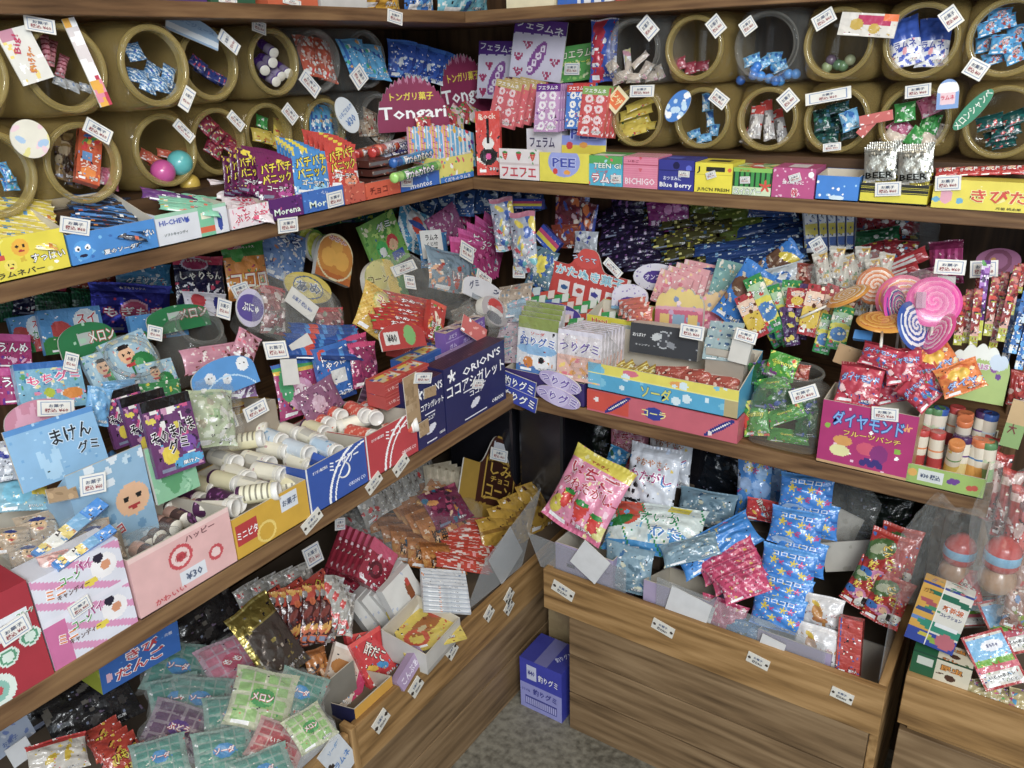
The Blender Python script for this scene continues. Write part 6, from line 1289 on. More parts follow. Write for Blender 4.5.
# pie-candy packets with blue bands in a cardboard tray
D('horse', ('bg', '#b8a48c'), ('busy', 20, .06, ['#d8c8b0', '#8a6a48', '#e8e4dc', '#4a3a48', '#c88a58']), ('disc', .5, .5, .2, '#e0b888'), ('disc', .45, .55, .03, '#222'), ('disc', .56, .55, .03, '#222'), ('ell', .5, .38, .1, .05, '#d05048'), ('ell', .5, .72, .22, .08, '#2a3a80'))
D('bband', ('bg', '#3a8ad8'), ('band', .35, .7, '#7ab0d8'), ('busy', 18, .1, ['#e8d070', '#c88a48', '#f0f0e8'], .1, .5))
sbox('tray', 'tan', 'cardboard_tray', 'torn cardboard tray behind the pie candy box, full of packets', 'tray', L3, (-20, 640), (128, 560), (60, 560), .06, .20, hb=.11)
for i, (x, y, w_, h_, a) in enumerate(((22, 500, 44, 34, 10), (6, 506, 40, 30, 6), (38, 528, 44, 30, 18), (10, 540, 46, 26, 8), (66, 548, 40, 34, 30), (94, 538, 44, 34, 22), (28, 556, 40, 28, 14), (50, 572, 44, 26, 24), (108, 548, 30, 26, 20), (80, 566, 40, 24, 28))): ZL('bag', 'horse', x, y, w_, h_, a, 'packet with small horse face, %s in the torn tray' % ORD[i], z=.10+.006*(i % 4), tilt=48, t=.02)
ZL('flat', 'bband', 70, 530, 14, 86, -50, 'bright blue banded strip lying across the torn tray', z=.14, tilt=55, t=.006)
ZL('flat', 'bband', 84, 548, 10, 70, -56, 'second blue banded strip lying over the horse packets', z=.14, tilt=55, t=.006)
D('bluecirc', ('bg', '#8ab8c8'), ('disc', .4, .5, .35, '#7ac0d8'), ('rect', .66, .4, 1, .75, '#e8cc40')); ZL('bag', 'bluecirc', 22, 494, 56, 34, 6, 'clear packet with pale blue circle and yellow label', z=.15, tilt=48, t=.02)
D('pinkch', ('bg', '#d8a098'), ('busy', 10, .15, ['#e8c0b8', '#8aa890', '#f0dcd4'])); ZL('bag', 'pinkch', 56, 564, 34, 24, 20, 'pale pink candy packet in the torn tray', z=.13, tilt=50, t=.02)
ZL('wrap', 'clearbag', 60, 545, 110, 50, 26, 'crumpled clear film over the horse packets', z=.13, tilt=55, t=.03)
# shelf edge price plates
D('plate', ('bg', '#dcd8cc'), ('disc', .10, .5, .13, '#3a2c22'), ('disc', .90, .5, .13, '#3a2c22'), (T, 'お菓子', .5, .7, .4, .22, '#4a5a80'), (T, '税込¥60', .5, .32, .45, .26, '#4a4a55'))
def plate(ctx, x, y, w_, h_, a, d, lab): return at('tag', 'plate', 'price_plate', 'small white screwed-on price plate '+lab, 'price plate', ctx, x, y, w_, h_, a, d=d, tilt=0, t=.002, group='screwed-on price plates')
plate(L3, 312, 521, 25, 10, 32, -.0012, 'below the blue tray on the shelf edge'); plate(L3, 374, 483, 20, 9, 32, -.0012, 'below the red tray, left'); plate(L3, 401, 465, 20, 9, 32, -.0012, 'below the red tray, right')
# ================================================================ lower shelf, back wall
ZB = Zone(B3, (.10, .34, .55), 26)
D('soda_bot', ('bg', '#c85a6a'), ('band', 0, .08, '#e8c838'), ('dots', 10, .08, ['#efe0dc']), ('stripes', 40, 3, '#c85a6a', 1), ('rect', 0, .08, .3, 1, '#d0402c'), ('ell', .22, .54, .8, .13, '#1f2a80', 38), ('ell', .22, .54, .6, .03, '#f0ece8', 38), ('ell', .89, .54, .8, .13, '#1f2a80', 38), ('ell', .89, .54, .6, .03, '#f0ece8', 38), ('ell', .47, .5, .42, .3, '#223a98'), (T, 'コーラ', .47, .5, .16, .3, '#f0e890'), ('disc', .07, .6, .12, '#f0e8e4'), ('disc', .83, .2, .1, '#efe0dc'))
D('soda_mid', ('bg', '#4aa8d0'), ('band', .62, 1, '#e6da58'), ('ell', .3, .85, .3, .12, '#d86a80'), ('ell', .62, .8, .3, .1, '#e8a048'), ('dots', 16, .12, ['#d8ecf2', '#7ac4de']), ('rect', 0, 0, .1, 1, '#6ab8d8'), ('rect', 0, .62, 1, .66, '#f0e888'), (T, 'ソーダ', .48, .32, .2, .44, '#dcd858', '#2a80b0'), ('rect', .92, 0, 1, .62, '#b8a878'))
D('soda_top', ('bg', '#e6da58'), ('ell', .5, .4, .9, .3, '#f0e888'), ('ell', .36, .7, .2, .2, '#d86a80'), ('ell', .62, .6, .2, .25, '#e8a048'), ('disc', .05, .7, .2, '#c8402c'))
D('soda_back', ('bg', '#c8482c'), ('dots', 16, .09, ['#efe4d8', '#e8c040']), ('rect', .8, 0, 1, 1, '#b83a28'))
sbox('box', 'soda_bot', 'candy_box', 'flat salmon box with blue oval, lowest of the front stack', 'box', B3, (587, 409), (737, 441), (662, 405), -.004, .08)
h0 = .040
sbox('tray', 'soda_mid', 'display_box', 'sky blue and yellow soda tray standing on the salmon box', 'display box', B3, (588, 388), (737, 420), (662, 376), .0, .13, hb=.10, base=float(B3.hit(662, 405, -.004)[2]-B3.z)+.001)
D('soda_in', ('bg', '#c8482c'), ('dots', 12, .12, ['#efe4d8', '#e8c040', '#3a50a8'])); ZB('card', 'soda_in', 680, 364, 140, 20, -11, 'orange inner back wall of the fruit tray with white dots', d=.135, tilt=4, t=.003)
D('gstrip', ('bg', '#a88a30'), ('stripes', 90, 3, '#e0d070', .3), ('busy', 8, .2, ['#6a3a20', '#d8d8b0', '#b8502c'])); ZB.row(9, 'small', 'gstrip', (618, 368, 26, 10, 30), (690, 386, 24, 10, 18), 'gold striped packet, # of the long tray', 'gold striped packets', d=(.07, .05), tilt=40, jit=3, t=.01)
D('brownp', ('bg', '#a84a3c'), ('busy', 14, .12, ['#c88a7a', '#5a2a28', '#e8c8b8'])); ZB.row(3, 'bag', 'brownp', (670, 374, 34, 16, -8), (722, 384, 36, 20, -10), 'brown red candy packet, # at the right end of the long tray', 'brown red packets', d=(.05, .05), tilt=44, jit=2, t=.014)
D('turi', ('bg', '#26379c'), ('band', .1, .9, '#2a3fa8'), (T, '釣りグミ', .5, .5, .9, .6, '#fff', '#1a2470')); D('turi2', ('bg', '#b8a8d0'), ('ell', .5, .5, .6, .5, '#cfc2e4'), (T, 'つりグミ', .5, .5, .86, .5, '#6a4aa8', '#f0ecf6'))
ZB('card', 'turi', 519, 384, 34, 15, -7, 'navy label with white outlined writing, upper of two', d=-.008, tilt=0); ZB('card', 'turi', 519, 398, 37, 14, -9, 'navy label with white outlined writing, lower of two at the corner', d=-.010, tilt=0)
ZB('disc', 'turi2', 560, 382, 44, 17, -10, 'oval lavender gummy label, upper of two', d=-.008, tilt=0); ZB('disc', 'turi2', 558, 397, 46, 17, -8, 'oval lavender gummy label, lower of two', d=-.010, tilt=0)
D('turibox', ('bg', '#3a2a6a')); sbox('tray', 'turibox', 'display_box', 'dark violet gummy tray behind the oval labels', 'display box', B3, (506, 395), (584, 410), (545, 376), .0, .10, hb=.06)
D('soccer', ('bg', '#dcdce0'), ('band', .80, 1, '#8a9a50'), ('band', 0, .14, '#4a7ab8'), ('disc', .62, .26, .18, '#f4f4f4'), ('disc', .62, .26, .06, '#222'), ('disc', .3, .2, .1, '#d8802c'), ('ell', .5, .44, .4, .1, '#8ab8e0'), (T, '釣りグミ', .5, .58, .86, .16, '#2a5ab0', '#fff'), (T, 'ソーダ', .5, .72, .4, .06, '#c83a30'))
ZB.row(4, 'flat', 'soccer', (544, 330, 38, 54, -4), (538, 346, 40, 56, -4), 'white pouch with football and blue writing, # in its stack', 'football pouches', d=(.08, .02), tilt=10, t=.008, order='from the back')
D('turiw', ('bg', '#e4dce0'), ('band', 0, .5, '#e8b8a8'), ('busy', 18, .06, ['#f0d070', '#e87a8a', '#fff', '#e8a048'], 0, .46), (T, 'つりグミ', .5, .68, .88, .2, '#6a4aa0', '#fff'), ('band', .9, 1, '#dcd8e4'))
ZB.row(7, 'flat', 'turiw', (602, 346, 42, 46, -3), (580, 356, 44, 50, -3), 'white and peach gummy pouch, # of the thick stack', 'white and peach pouches', d=(.10, .012), tilt=8, t=.010, order='from the back')
ZB('wrap', 'clear', 588, 352, 60, 56, -3, 'clear sleeve around the white and peach pouches', d=.03, tilt=10, t=.07)
D('katan', ('bg', '#c0342c'), ('ell', .42, .82, .3, .2, '#d04038'), *[('rect', x-.07, .05, x+.07, .3, '#e8e4e4') for x in (.2, .4, .6, .8)], *[('ell', x, .17, .08, .05, c) for x, c in ((.2, '#2a5a90'), (.4, '#b83a30'), (.6, '#3a3a90'), (.8, '#b83a30'))], (T, 'つくって', .40, .80, .3, .1, '#dfe8ee', '#2a4a80'), (T, 'かたぬき菓子', .5, .50, .86, .19, '#8ac8dc', '#f0ece8'), ('vband', .965, 1, '#e0dcd8'))
ZB('bump', 'katan', 590, 276, 80, 52, -10, 'red header board with light blue writing and four pictures', d=.26, tilt=8, t=.004)
D('chipg', ('bg', '#2f9a50'), ('rect', .6, 0, 1, 1, '#d8e0d8')); D('chipr', ('bg', '#c8402c'), ('rect', .6, 0, 1, 1, '#e0d0cc')); D('chipb', ('bg', '#3a70b0'), ('rect', .5, 0, 1, 1, '#c8d8dc'))
for j in range(4):
    for i in range(7):
        x = 520+i*14+j*5; y = 291+i*3.2+j*8; de = ('chipg', 'chipr', 'chipr', 'chipb', 'chipg')[(i*3+j*2) % 5]
        ZB('box', de, x, y, 15, 8, -8, {'chipg': 'green', 'chipr': 'red', 'chipb': 'blue'}[de]+' and white little flat candy box, row %s, %s from the left' % (ORD[j], ORD[i]), nm='candy_box', d=.24-j*.03, tilt=50, t=.02, )
D('moj', ('bg', '#8ab0c8'), ('busy', 20, .08, ['#c8d8e0', '#3a70a8', '#e8b0b8', '#dfe4e8'])); ZB.row(5, 'small', 'moj', (502, 300, 30, 14, -10), (540, 318, 34, 14, -10), 'pale blue packet, # below the little candy boxes', 'pale blue packets', tilt=50, jit=3)
D('pchip', ('bg', '#d0b8c4'), ('busy', 20, .1, ['#e890a8', '#f0f0f0', '#8a6aa8', '#6ab0c0'])); ZB.row(4, 'small', 'pchip', (512, 318, 28, 14, -6), (516, 356, 26, 16, -4), 'pastel packet, # down the inner corner', 'pastel corner packets', jit=2, d=(.12, .04), tilt=30, order='from the top')
D('clearbits', ('bg', '#a89888'), ('busy', 24, .08, ['#d8c8b8', '#c86a58', '#7a8a98', '#e8e0d8'])); ZB.row(6, 'bag', 'clearbits', (470, 318, 36, 24, 10), (512, 296, 34, 26, -10), 'assorted clear candy packet in the shelf corner, #', 'clear corner packets', tilt=34, jit=4, t=.02)
ZB('wrap', 'clearbag', 516, 330, 60, 60, 4, 'crumpled clear bag in the inner corner', tilt=30, t=.04, lift=.02)
D('vio', ('bg', '#e4e0ea'), ('dots', 30, .03, ['#8a78b8', '#b0a4d0']), ('ell', .5, .5, .5, .24, '#4a2a8c'), (T, 'ビオンスリー', .5, .5, .66, .2, '#e8e4f4'))
ZB('disc', 'vio', 656, 277, 46, 27, -3, 'round white dotted sign with purple oval, upper of two', d=.30, tilt=12, t=.003); D('vio2', ('bg', '#dcd8e4'), ('dots', 30, .03, ['#8a78b8', '#b0a4d0']), ('ell', .5, .2, .5, .3, '#4a2a8c'), ('band', 0, .12, '#7aa8c8')); ZB('arch', 'vio2', 630, 297, 36, 26, -4, 'round white dotted sign half hidden by the yellow tray', d=.22, tilt=12, t=.003)
D('vio3', ('bg', '#4a3a94'), ('rect', .45, .3, .85, .8, '#c8c0dc'), ('ring', .5, .2, .7, .62, '#c8c0e0')); ZB('arch', 'vio3', 556, 316, 50, 26, -8, 'violet arched card above the football pouches', d=.16, tilt=14, t=.003)
D('hapi', ('bg', '#e2d634'), ('rect', .45, .3, .9, .75, '#d4d6cc'), ('rect', .76, .02, .96, .2, '#3a7ab8'), (T, 'Hapi', .24, .72, .4, .3, '#d03028', '#f8f0a0'), (T, '駄菓子', .3, .14, .3, .14, '#2a7a48'), (T, '¥40', .68, .5, .3, .2, '#a04a50')); D('hapis', ('bg', '#e2d634'), (T, 'キス', .5, .3, .5, .3, '#2a8a48')); D('hapiin', ('bg', '#dcd02e'), (T, 'Hapi', .7, .5, .3, .4, '#d03028'))
sbox('tray', 'hapi', 'display_box', 'yellow open tray with red rounded lettering', 'display box', B3, (587, 346), (640, 350), (612, 318), .15, .08, hb=.06, side='hapis', base=.115)
D('hin', ('bg', '#c8685a'), ('busy', 12, .12, ['#e8d8d0', '#e89048', '#d0c8c8'])); ZB.row(3, 'bag', 'hin', (632, 306, 28, 16, 0), (640, 314, 26, 14, -6), 'clear packet of red candy, # in the yellow open tray', 'packets in the yellow open tray', d=(.19, .15), tilt=30, t=.02)
D('ghost', ('bg', '#3a3c40'), ('ell', .5, .55, .22, .3, '#b8bcc0'), ('ell', .5, .55, .19, .26, '#484a50'), ('ell', .4, .62, .2, .12, '#c8cccc', 20), ('ell', .62, .4, .16, .1, '#8a8e94', -30), ('busy', 10, .03, ['#a8acb0']), (T, 'おばけ', .14, .62, .2, .12, '#dfe0e0', '#222'), (T, 'キャンディ', .2, .3, .24, .07, '#c8cacc'))
ZB('card', 'ghost', 668, 340, 68, 30, -5, 'dark grey card with a white ghostly drawing', d=.12, tilt=10, t=.05); ZB.tag(692, 332, 24, 14, -8, 'on the dark grey ghost card', d=.075, tilt=10)
D('scal', ('bg', '#e0c878'), ('band', 0, .44, '#c8607c'), ('dots', 16, .05, ['#e890a4', '#f0d8d8', '#8aa0c8', '#c8a8c8', '#7a90b8'],), ('band', .44, .52, '#d8a0b0'), ('rect', .1, .08, .3, .34, '#e0c070'), ('rect', .38, .08, .62, .34, '#8aa8c0'), ('rect', .7, .08, .9, .34, '#e0c070')); D('scal2', ('bg', '#d8b888'), ('band', 0, .5, '#c05a78'), ('dots', 20, .06, ['#e8a0b4', '#f0e0a8', '#7a90b8']))
ZB('scallop', 'scal', 680, 308, 48, 42, -4, 'pink and yellow scalloped candy card, front one', d=.20, tilt=14, t=.01); ZB('scallop', 'scal2', 714, 312, 42, 40, -10, 'pink and yellow scalloped candy card, right behind the first', d=.22, tilt=14, t=.01); ZB('scallop', 'scal2', 726, 306, 34, 34, -14, 'pink and yellow scalloped candy card, rearmost', d=.24, tilt=14, t=.01)
D('pkc', ('bg', '#e0a0a4'), ('busy', 24, .07, ['#f0d0cc', '#d8788a', '#e8c890', '#f4e4e0'])); ZB.row(4, 'flat', 'pkc', (672, 290, 34, 34, -20), (698, 280, 34, 36, -14), 'pink pouch, # behind the scalloped cards', 'pink pouches behind the scalloped cards', d=(.26, .30), tilt=16, t=.008)
D('teal', ('bg', '#7aa8a4'), ('busy', 24, .05, ['#a8ccc4', '#5a8a98', '#e8e0d0', '#c8b080'])); ZB('flat', 'teal', 728, 280, 30, 38, -16, 'teal green pouch between the pink and blue packs', d=.28, tilt=16, t=.01)
D('bluebr', ('bg', '#1f74c4'), ('ell', .55, .6, .3, .18, '#6a4a38'), ('ell', .7, .8, .2, .08, '#d8c030', 30), ('busy', 10, .05, ['#c8b8a0', '#8a6a50'], .3, .8)); ZB('bag', 'bluebr', 744, 294, 36, 66, -34, 'bright blue bag with brown picture, leaning to the left', d=.2, tilt=16, t=.02)
ZB('bag', 'bluebr', 774, 264, 24, 60, -54, 'bright blue bag lying behind the green pouches', d=.3, tilt=16, t=.02)
D('wtag', ('bg', '#cfccc4')); ZB('box', 'wtag', 742, 346, 20, 34, -14, 'white plastic price stand in front of the small tray', d=.06, tilt=14, t=.012, nm='price_stand', cat='price stand'); ZB('tag', 'wtag', 744, 303, 18, 24, 0, 'white paper slip on the blue bag', d=.19, tilt=14); ZB.tag(746, 336, 22, 12, -16, 'on the white plastic price stand', d=.052, tilt=14)
D('stray', ('bg', '#bdb4a6'), ('band', .6, .9, '#a89c8c')); sbox('tray', 'stray', 'cardboard_tray', 'small grey-white tray of picture cards', 'tray', B3, (704, 380), (742, 388), (722, 350), .06, .10, hb=.10, base=.03)
D('pcard', ('bg', '#9ab0b4'), ('busy', 20, .1, ['#e4e4de', '#5a6a58', '#c88a78', '#3a5a80'])); ZB.row(3, 'flat', 'pcard', (726, 332, 34, 20, -10), (722, 350, 36, 22, -10), 'small picture card, # in the grey-white tray', 'picture cards', d=(.13, .07), tilt=30, t=.006, order='from the back')
D('gpk', ('bg', '#2a8a44'), ('ell', .5, .72, .3, .14, '#a8c8a0'), ('ell', .5, .4, .3, .22, '#d8d04a'), ('ell', .5, .36, .16, .16, '#3a78b8'), ('dots', 8, .04, ['#c8302c', '#f0e8d0']), (T, 'すっぱ', .5, .72, .7, .14, '#fff', '#1a5a2c')); D('rpk', ('bg', '#a8242c'), ('ell', .5, .7, .34, .16, '#e8c8b0'), ('ell', .5, .36, .3, .22, '#d8b838'), ('dots', 8, .04, ['#f0e8d0', '#58301c']), (T, 'コーラ', .5, .7, .7, .12, '#fff', '#5a1418')); D('ppk', ('bg', '#4a2a5c'), ('busy', 14, .08, ['#c8a8c8', '#d8c848', '#2a1a38']))
for i, (de, x, y, w_, h_, a) in enumerate((('rpk', 752, 316, 18, 46, 24), ('gpk', 764, 304, 19, 60, 24), ('gpk', 778, 312, 18, 54, 16), ('gpk', 790, 304, 19, 48, -6), ('ppk', 800, 314, 20, 50, -8), ('rpk', 812, 310, 18, 52, -14), ('ppk', 806, 306, 18, 44, -10), ('rpk', 820, 312, 18, 52, -16), ('rpk', 828, 308, 18, 48, -22), ('gpk', 838, 308, 22, 32, -14), ('gpk', 840, 328, 20, 44, -14), ('gpk', 826, 334, 17, 40, -16), ('gpk', 784, 326, 16, 40, 22), ('rpk', 846, 306, 16, 34, -20), ('gpk', 772, 328, 15, 40, 28), ('ppk', 790, 326, 14, 40, 10), ('rpk', 798, 298, 22, 20, -6))):
    ZB('flat', de, x, y, w_, h_, a, {'gpk': 'green', 'rpk': 'dark red', 'ppk': 'dark purple'}[de]+' slim sour candy pouch, %s of the fan from the left' % ORD[i], d=.16+.012*(i % 5), tilt=16, t=.008)
D('cloud', ('bg', '#c4ccd0'), ('ell', .5, .5, .3, .22, '#2a6ab8'), ('ell', .5, .5, .16, .12, '#e4e8ea'), ('busy', 10, .08, ['#6a4a3a', '#e0e0da', '#8ab0cc'])); ZB('bag', 'cloud', 784, 278, 44, 26, 10, 'white bag with blue swirl behind the green pouches', d=.28, tilt=24, t=.025); ZB('bag', 'brownp', 806, 276, 22, 26, -10, 'brown and yellow packet right of the blue swirl bag', d=.28, tilt=24, t=.025)
# dark layered stacks at the back
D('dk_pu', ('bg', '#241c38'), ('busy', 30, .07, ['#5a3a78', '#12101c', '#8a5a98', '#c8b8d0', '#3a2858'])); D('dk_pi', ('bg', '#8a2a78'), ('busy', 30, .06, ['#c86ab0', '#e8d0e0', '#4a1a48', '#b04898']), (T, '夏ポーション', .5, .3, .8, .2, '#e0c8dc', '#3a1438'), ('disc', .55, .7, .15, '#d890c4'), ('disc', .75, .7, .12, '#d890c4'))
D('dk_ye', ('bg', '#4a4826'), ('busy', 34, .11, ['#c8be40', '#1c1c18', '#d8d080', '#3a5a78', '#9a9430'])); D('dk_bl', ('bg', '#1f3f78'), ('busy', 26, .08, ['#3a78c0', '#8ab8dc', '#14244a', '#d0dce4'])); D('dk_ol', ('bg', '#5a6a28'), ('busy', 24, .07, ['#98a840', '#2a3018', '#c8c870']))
R_ = random.Random(5)
def heap(n, des, x0, x1, y0, y1, w_, h_, lab, grp, tilt=52, d=None, a0=-6, a1=6, **k):
    for i in range(n):
        f = (i+.5)/n; x = x0+(x1-x0)*((i*.618) % 1); y = y0+(y1-y0)*f
        kk = dict(k); kk['tilt'] = tilt+R_.uniform(-5, 5)
        if d: kk['d'] = d[0]+(d[1]-d[0])*f
        ZB('small' if w_ < 60 else 'bag', des, x, y, w_*R_.uniform(.85, 1.1), h_*R_.uniform(.85, 1.15), R_.uniform(a0, a1), lab.replace('#', ORD[i % 20]), group=lab.replace('#, ', '').replace('# ', ''), **kk)
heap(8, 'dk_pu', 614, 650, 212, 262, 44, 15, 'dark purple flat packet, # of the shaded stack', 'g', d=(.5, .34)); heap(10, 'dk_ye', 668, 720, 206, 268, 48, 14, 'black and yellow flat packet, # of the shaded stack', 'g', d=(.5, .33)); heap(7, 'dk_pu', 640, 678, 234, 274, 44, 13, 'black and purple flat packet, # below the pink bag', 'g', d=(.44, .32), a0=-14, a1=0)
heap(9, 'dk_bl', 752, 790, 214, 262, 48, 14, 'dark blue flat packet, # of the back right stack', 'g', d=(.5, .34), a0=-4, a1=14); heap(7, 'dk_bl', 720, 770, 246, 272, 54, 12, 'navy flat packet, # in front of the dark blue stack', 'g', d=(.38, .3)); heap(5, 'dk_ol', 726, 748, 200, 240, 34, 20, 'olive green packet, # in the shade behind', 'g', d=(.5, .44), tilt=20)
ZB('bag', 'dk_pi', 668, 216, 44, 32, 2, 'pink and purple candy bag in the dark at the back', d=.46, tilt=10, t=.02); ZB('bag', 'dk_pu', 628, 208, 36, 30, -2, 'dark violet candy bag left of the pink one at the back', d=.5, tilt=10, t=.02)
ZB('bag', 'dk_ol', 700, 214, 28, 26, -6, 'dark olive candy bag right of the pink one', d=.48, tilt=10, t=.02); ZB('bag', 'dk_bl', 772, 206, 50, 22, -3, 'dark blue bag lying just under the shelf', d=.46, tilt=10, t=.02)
D('choo', ('bg', '#6a2430'), ('busy', 34, .06, ['#c8a8b0', '#3a50a0', '#d8702c', '#8a2a48', '#e8d8c8']), ('vband', .9, 1, '#2a3f98')); ZB.row(2, 'bag', 'choo', (572, 210, 36, 54, -3), (586, 232, 18, 60, -8), 'red, blue and orange crinkled bag, # hanging at the back', 'crinkled bags at the back', d=(.42, .4), tilt=8, t=.02)
D('orbag', ('bg', '#8a3a28'), ('busy', 20, .1, ['#c87a4a', '#3a4a98', '#dfe0e4'])); ZB('bag', 'orbag', 566, 236, 30, 24, 0, 'rust bag below the crinkled hanging bags', d=.40, tilt=14); ZB('bag', 'silverb', 586, 242, 24, 22, -4, 'silver and blue bag below the crinkled hanging bags', d=.38, tilt=14)
D('toybag', ('bg', '#a8b0c0'), ('busy', 30, .07, ['#e8e8ea', '#c83a48', '#3a60b0', '#e8d050', '#6ab0b8']), ('band', .92, 1, '#c87a90')); D('flagp', ('bg', '#2a3f98'), ('band', .25, .5, '#d8c838'), ('band', .5, .75, '#c03a68'), ('band', 0, .25, '#2a58b8'))
ZB('bag', 'toybag', 524, 242, 26, 62, 4, 'tall clear bag of colourful toys in the corner', d=.26, tilt=8, t=.03); ZB('bag', 'toybag', 504, 224, 24, 54, 8, 'tall clear toy bag left of another in the corner', d=.3, tilt=8, t=.03, yaw=20)
ZB('flat', 'flagp', 549, 240, 26, 16, -38, 'blue, yellow and pink striped packet, tilted', d=.3, tilt=16); ZB('flat', 'flagp', 528, 204, 30, 10, -4, 'striped packet at the top of the corner toys', d=.34, tilt=16)
D('ybird', ('bg', '#5a7a8a'), ('ell', .5, .6, .2, .24, '#e0d048'), ('busy', 16, .08, ['#c8d0d4', '#2a58a0', '#e0c840'])); ZB('bag', 'ybird', 542, 268, 26, 40, -16, 'clear bag with a small yellow toy', d=.26, tilt=16, t=.025)
D('bcor', ('bg', '#28508a'), ('busy', 16, .1, ['#4a88c8', '#c8d4dc', '#16304e'])); ZB.row(6, 'bag', 'bcor', (418, 204, 34, 24, -10), (526, 200, 34, 30, 10), 'dark blue bag under the middle shelf in the corner, #', 'dark blue corner bags', d=(.34, .5), tilt=14, jit=4, t=.02)
ZB.tag(613, 268, 22, 8, -40, 'on the red header board', d=.25, tilt=8); ZB.tag(818, 246, 14, 16, 30, 'by the blue slim sticks', d=.28, tilt=16); ZB.tag(519, 272, 12, 12, 0, 'on the corner toy bag', d=.25, tilt=10)
# right part: slim sticks, lollipops, polka bags
D('slim', ('bg', '#dfe3e8'), ('band', .84, 1, '#1f50b0'), ('rect', .1, .1, .9, .3, '#3a60a8'), ('rect', .1, .36, .9, .6, '#d8c848'), ('vband', 0, .1, '#8a92a0'), ('vband', .9, 1, '#1a2a58'))
ZB.row(5, 'flat', 'slim', (812, 228, 16, 48, 4), (848, 226, 16, 46, -2), 'upright slim blue topped packet, #', 'slim blue topped packets', d=(.40, .42), tilt=6, t=.012)
D('polka', ('bg', '#8a1c28'), ('dots', 24, .07, ['#e8e4e0', '#c8b838', '#4a88c0', '#1c3a28'])); D('polkag', ('bg', '#1c5a38'), ('dots', 16, .08, ['#c82a34', '#e8e4e0', '#2a8a50'])); ZB.row(3, 'bag', 'polka', (870, 216, 44, 30, -4), (900, 222, 42, 34, -4), 'dark red polka dotted bag, # at the back right', 'red polka dotted bags', d=(.48, .46), tilt=12, t=.02)
ZB('bag', 'polkag', 876, 240, 50, 22, 4, 'green dotted bag below the red polka dots', d=.42, tilt=20, t=.02); ZB.row(3, 'bag', 'polka', (872, 252, 34, 18, 10), (900, 250, 36, 20, -12), 'red dotted packet in front of the green dotted bag, #', 'red dotted packets', d=(.38, .36), tilt=30, t=.02)
filler_r = boxobj('cardboard_riser', (-.125, Y3+.086, Z3+.003), (-.035, Y3+.158, Z3+.034), MAT['paper']); tag(filler_r, 'small cardboard riser under the rear drink candy bottles', 'riser')
mb = MB()
for i in range(14): mb.lathe([(.026, i*.006), (.0275, i*.006+.0015), (.025, i*.006+.003), (.0235, i*.006+.006)], lin('#6a7080'), MAT['acrylic'], 24)
o = link('cup_stack', mb.mesh('cup_stack')); o.location = B3.hit(923, 247, .46); tag(o, 'tall stack of clear plastic cups in the dark at the back right', 'cups')
D('redst', ('bg', '#a82028'), ('rect', .05, .25, .75, .75, '#c8c4c0'), ('rect', .08, .45, .72, .55, '#a82028')); ZB('small', 'redst', 904, 262, 52, 14, 24, 'red stick packet with silver label, upper one', d=.3, tilt=20, nm='candy_stick'); ZB('small', 'redst', 896, 274, 50, 11, 20, 'red stick packet with silver label, lower one', d=.28, tilt=20, nm='candy_stick')
D('magf', ('bg', '#8a2458'), ('stripes', 0, 7, '#b03a78', .4), ('band', .8, 1, '#6a1840')); ZB('bag', 'magf', 946, 262, 36, 44, 0, 'dark magenta pleated bag behind the white tags', d=.3, tilt=12, t=.04); ZB('bag', 'magf', 924, 284, 30, 30, 10, 'dark magenta bag low behind the pink lollipops', d=.26, tilt=14, t=.03)
D('pinkplate', ('bg', '#9a5a80'), ('ring', .5, .5, .45, .3, '#7a3a58'), ('ell', .4, .5, .1, .14, '#c8903c')); ZB('disc', 'pinkplate', 998, 262, 46, 26, -4, 'dusky pink oval dish-shaped pack at the back right', d=.34, tilt=30, t=.01)
D('cello', ('bg', '#c4bfb2'), ('busy', 14, .1, ['#e4e0d4', '#c8a040', '#8a7a68', '#b85a48', '#6a8a60'])); 
for i, (x, y, a) in enumerate(((822, 268, 10), (836, 262, -8), (850, 270, 14), (862, 262, -4), (874, 274, 8), (884, 268, -14), (832, 284, 6), (852, 288, -6), (870, 292, 4), (888, 286, 16), (818, 282, -10), (878, 304, 4), (862, 300, -8), (842, 276, 4))): ZB('small', 'cello', x, y, 16, 32, a, 'cellophane wrapped cream candy, %s in the crowd behind the lollipops' % ORD[i], d=.24+.012*(i % 4), tilt=18, t=.016)
ZB('wrap', 'clearbag', 850, 276, 90, 50, -3, 'clear film over the cream candies', d=.2, tilt=20, t=.03)
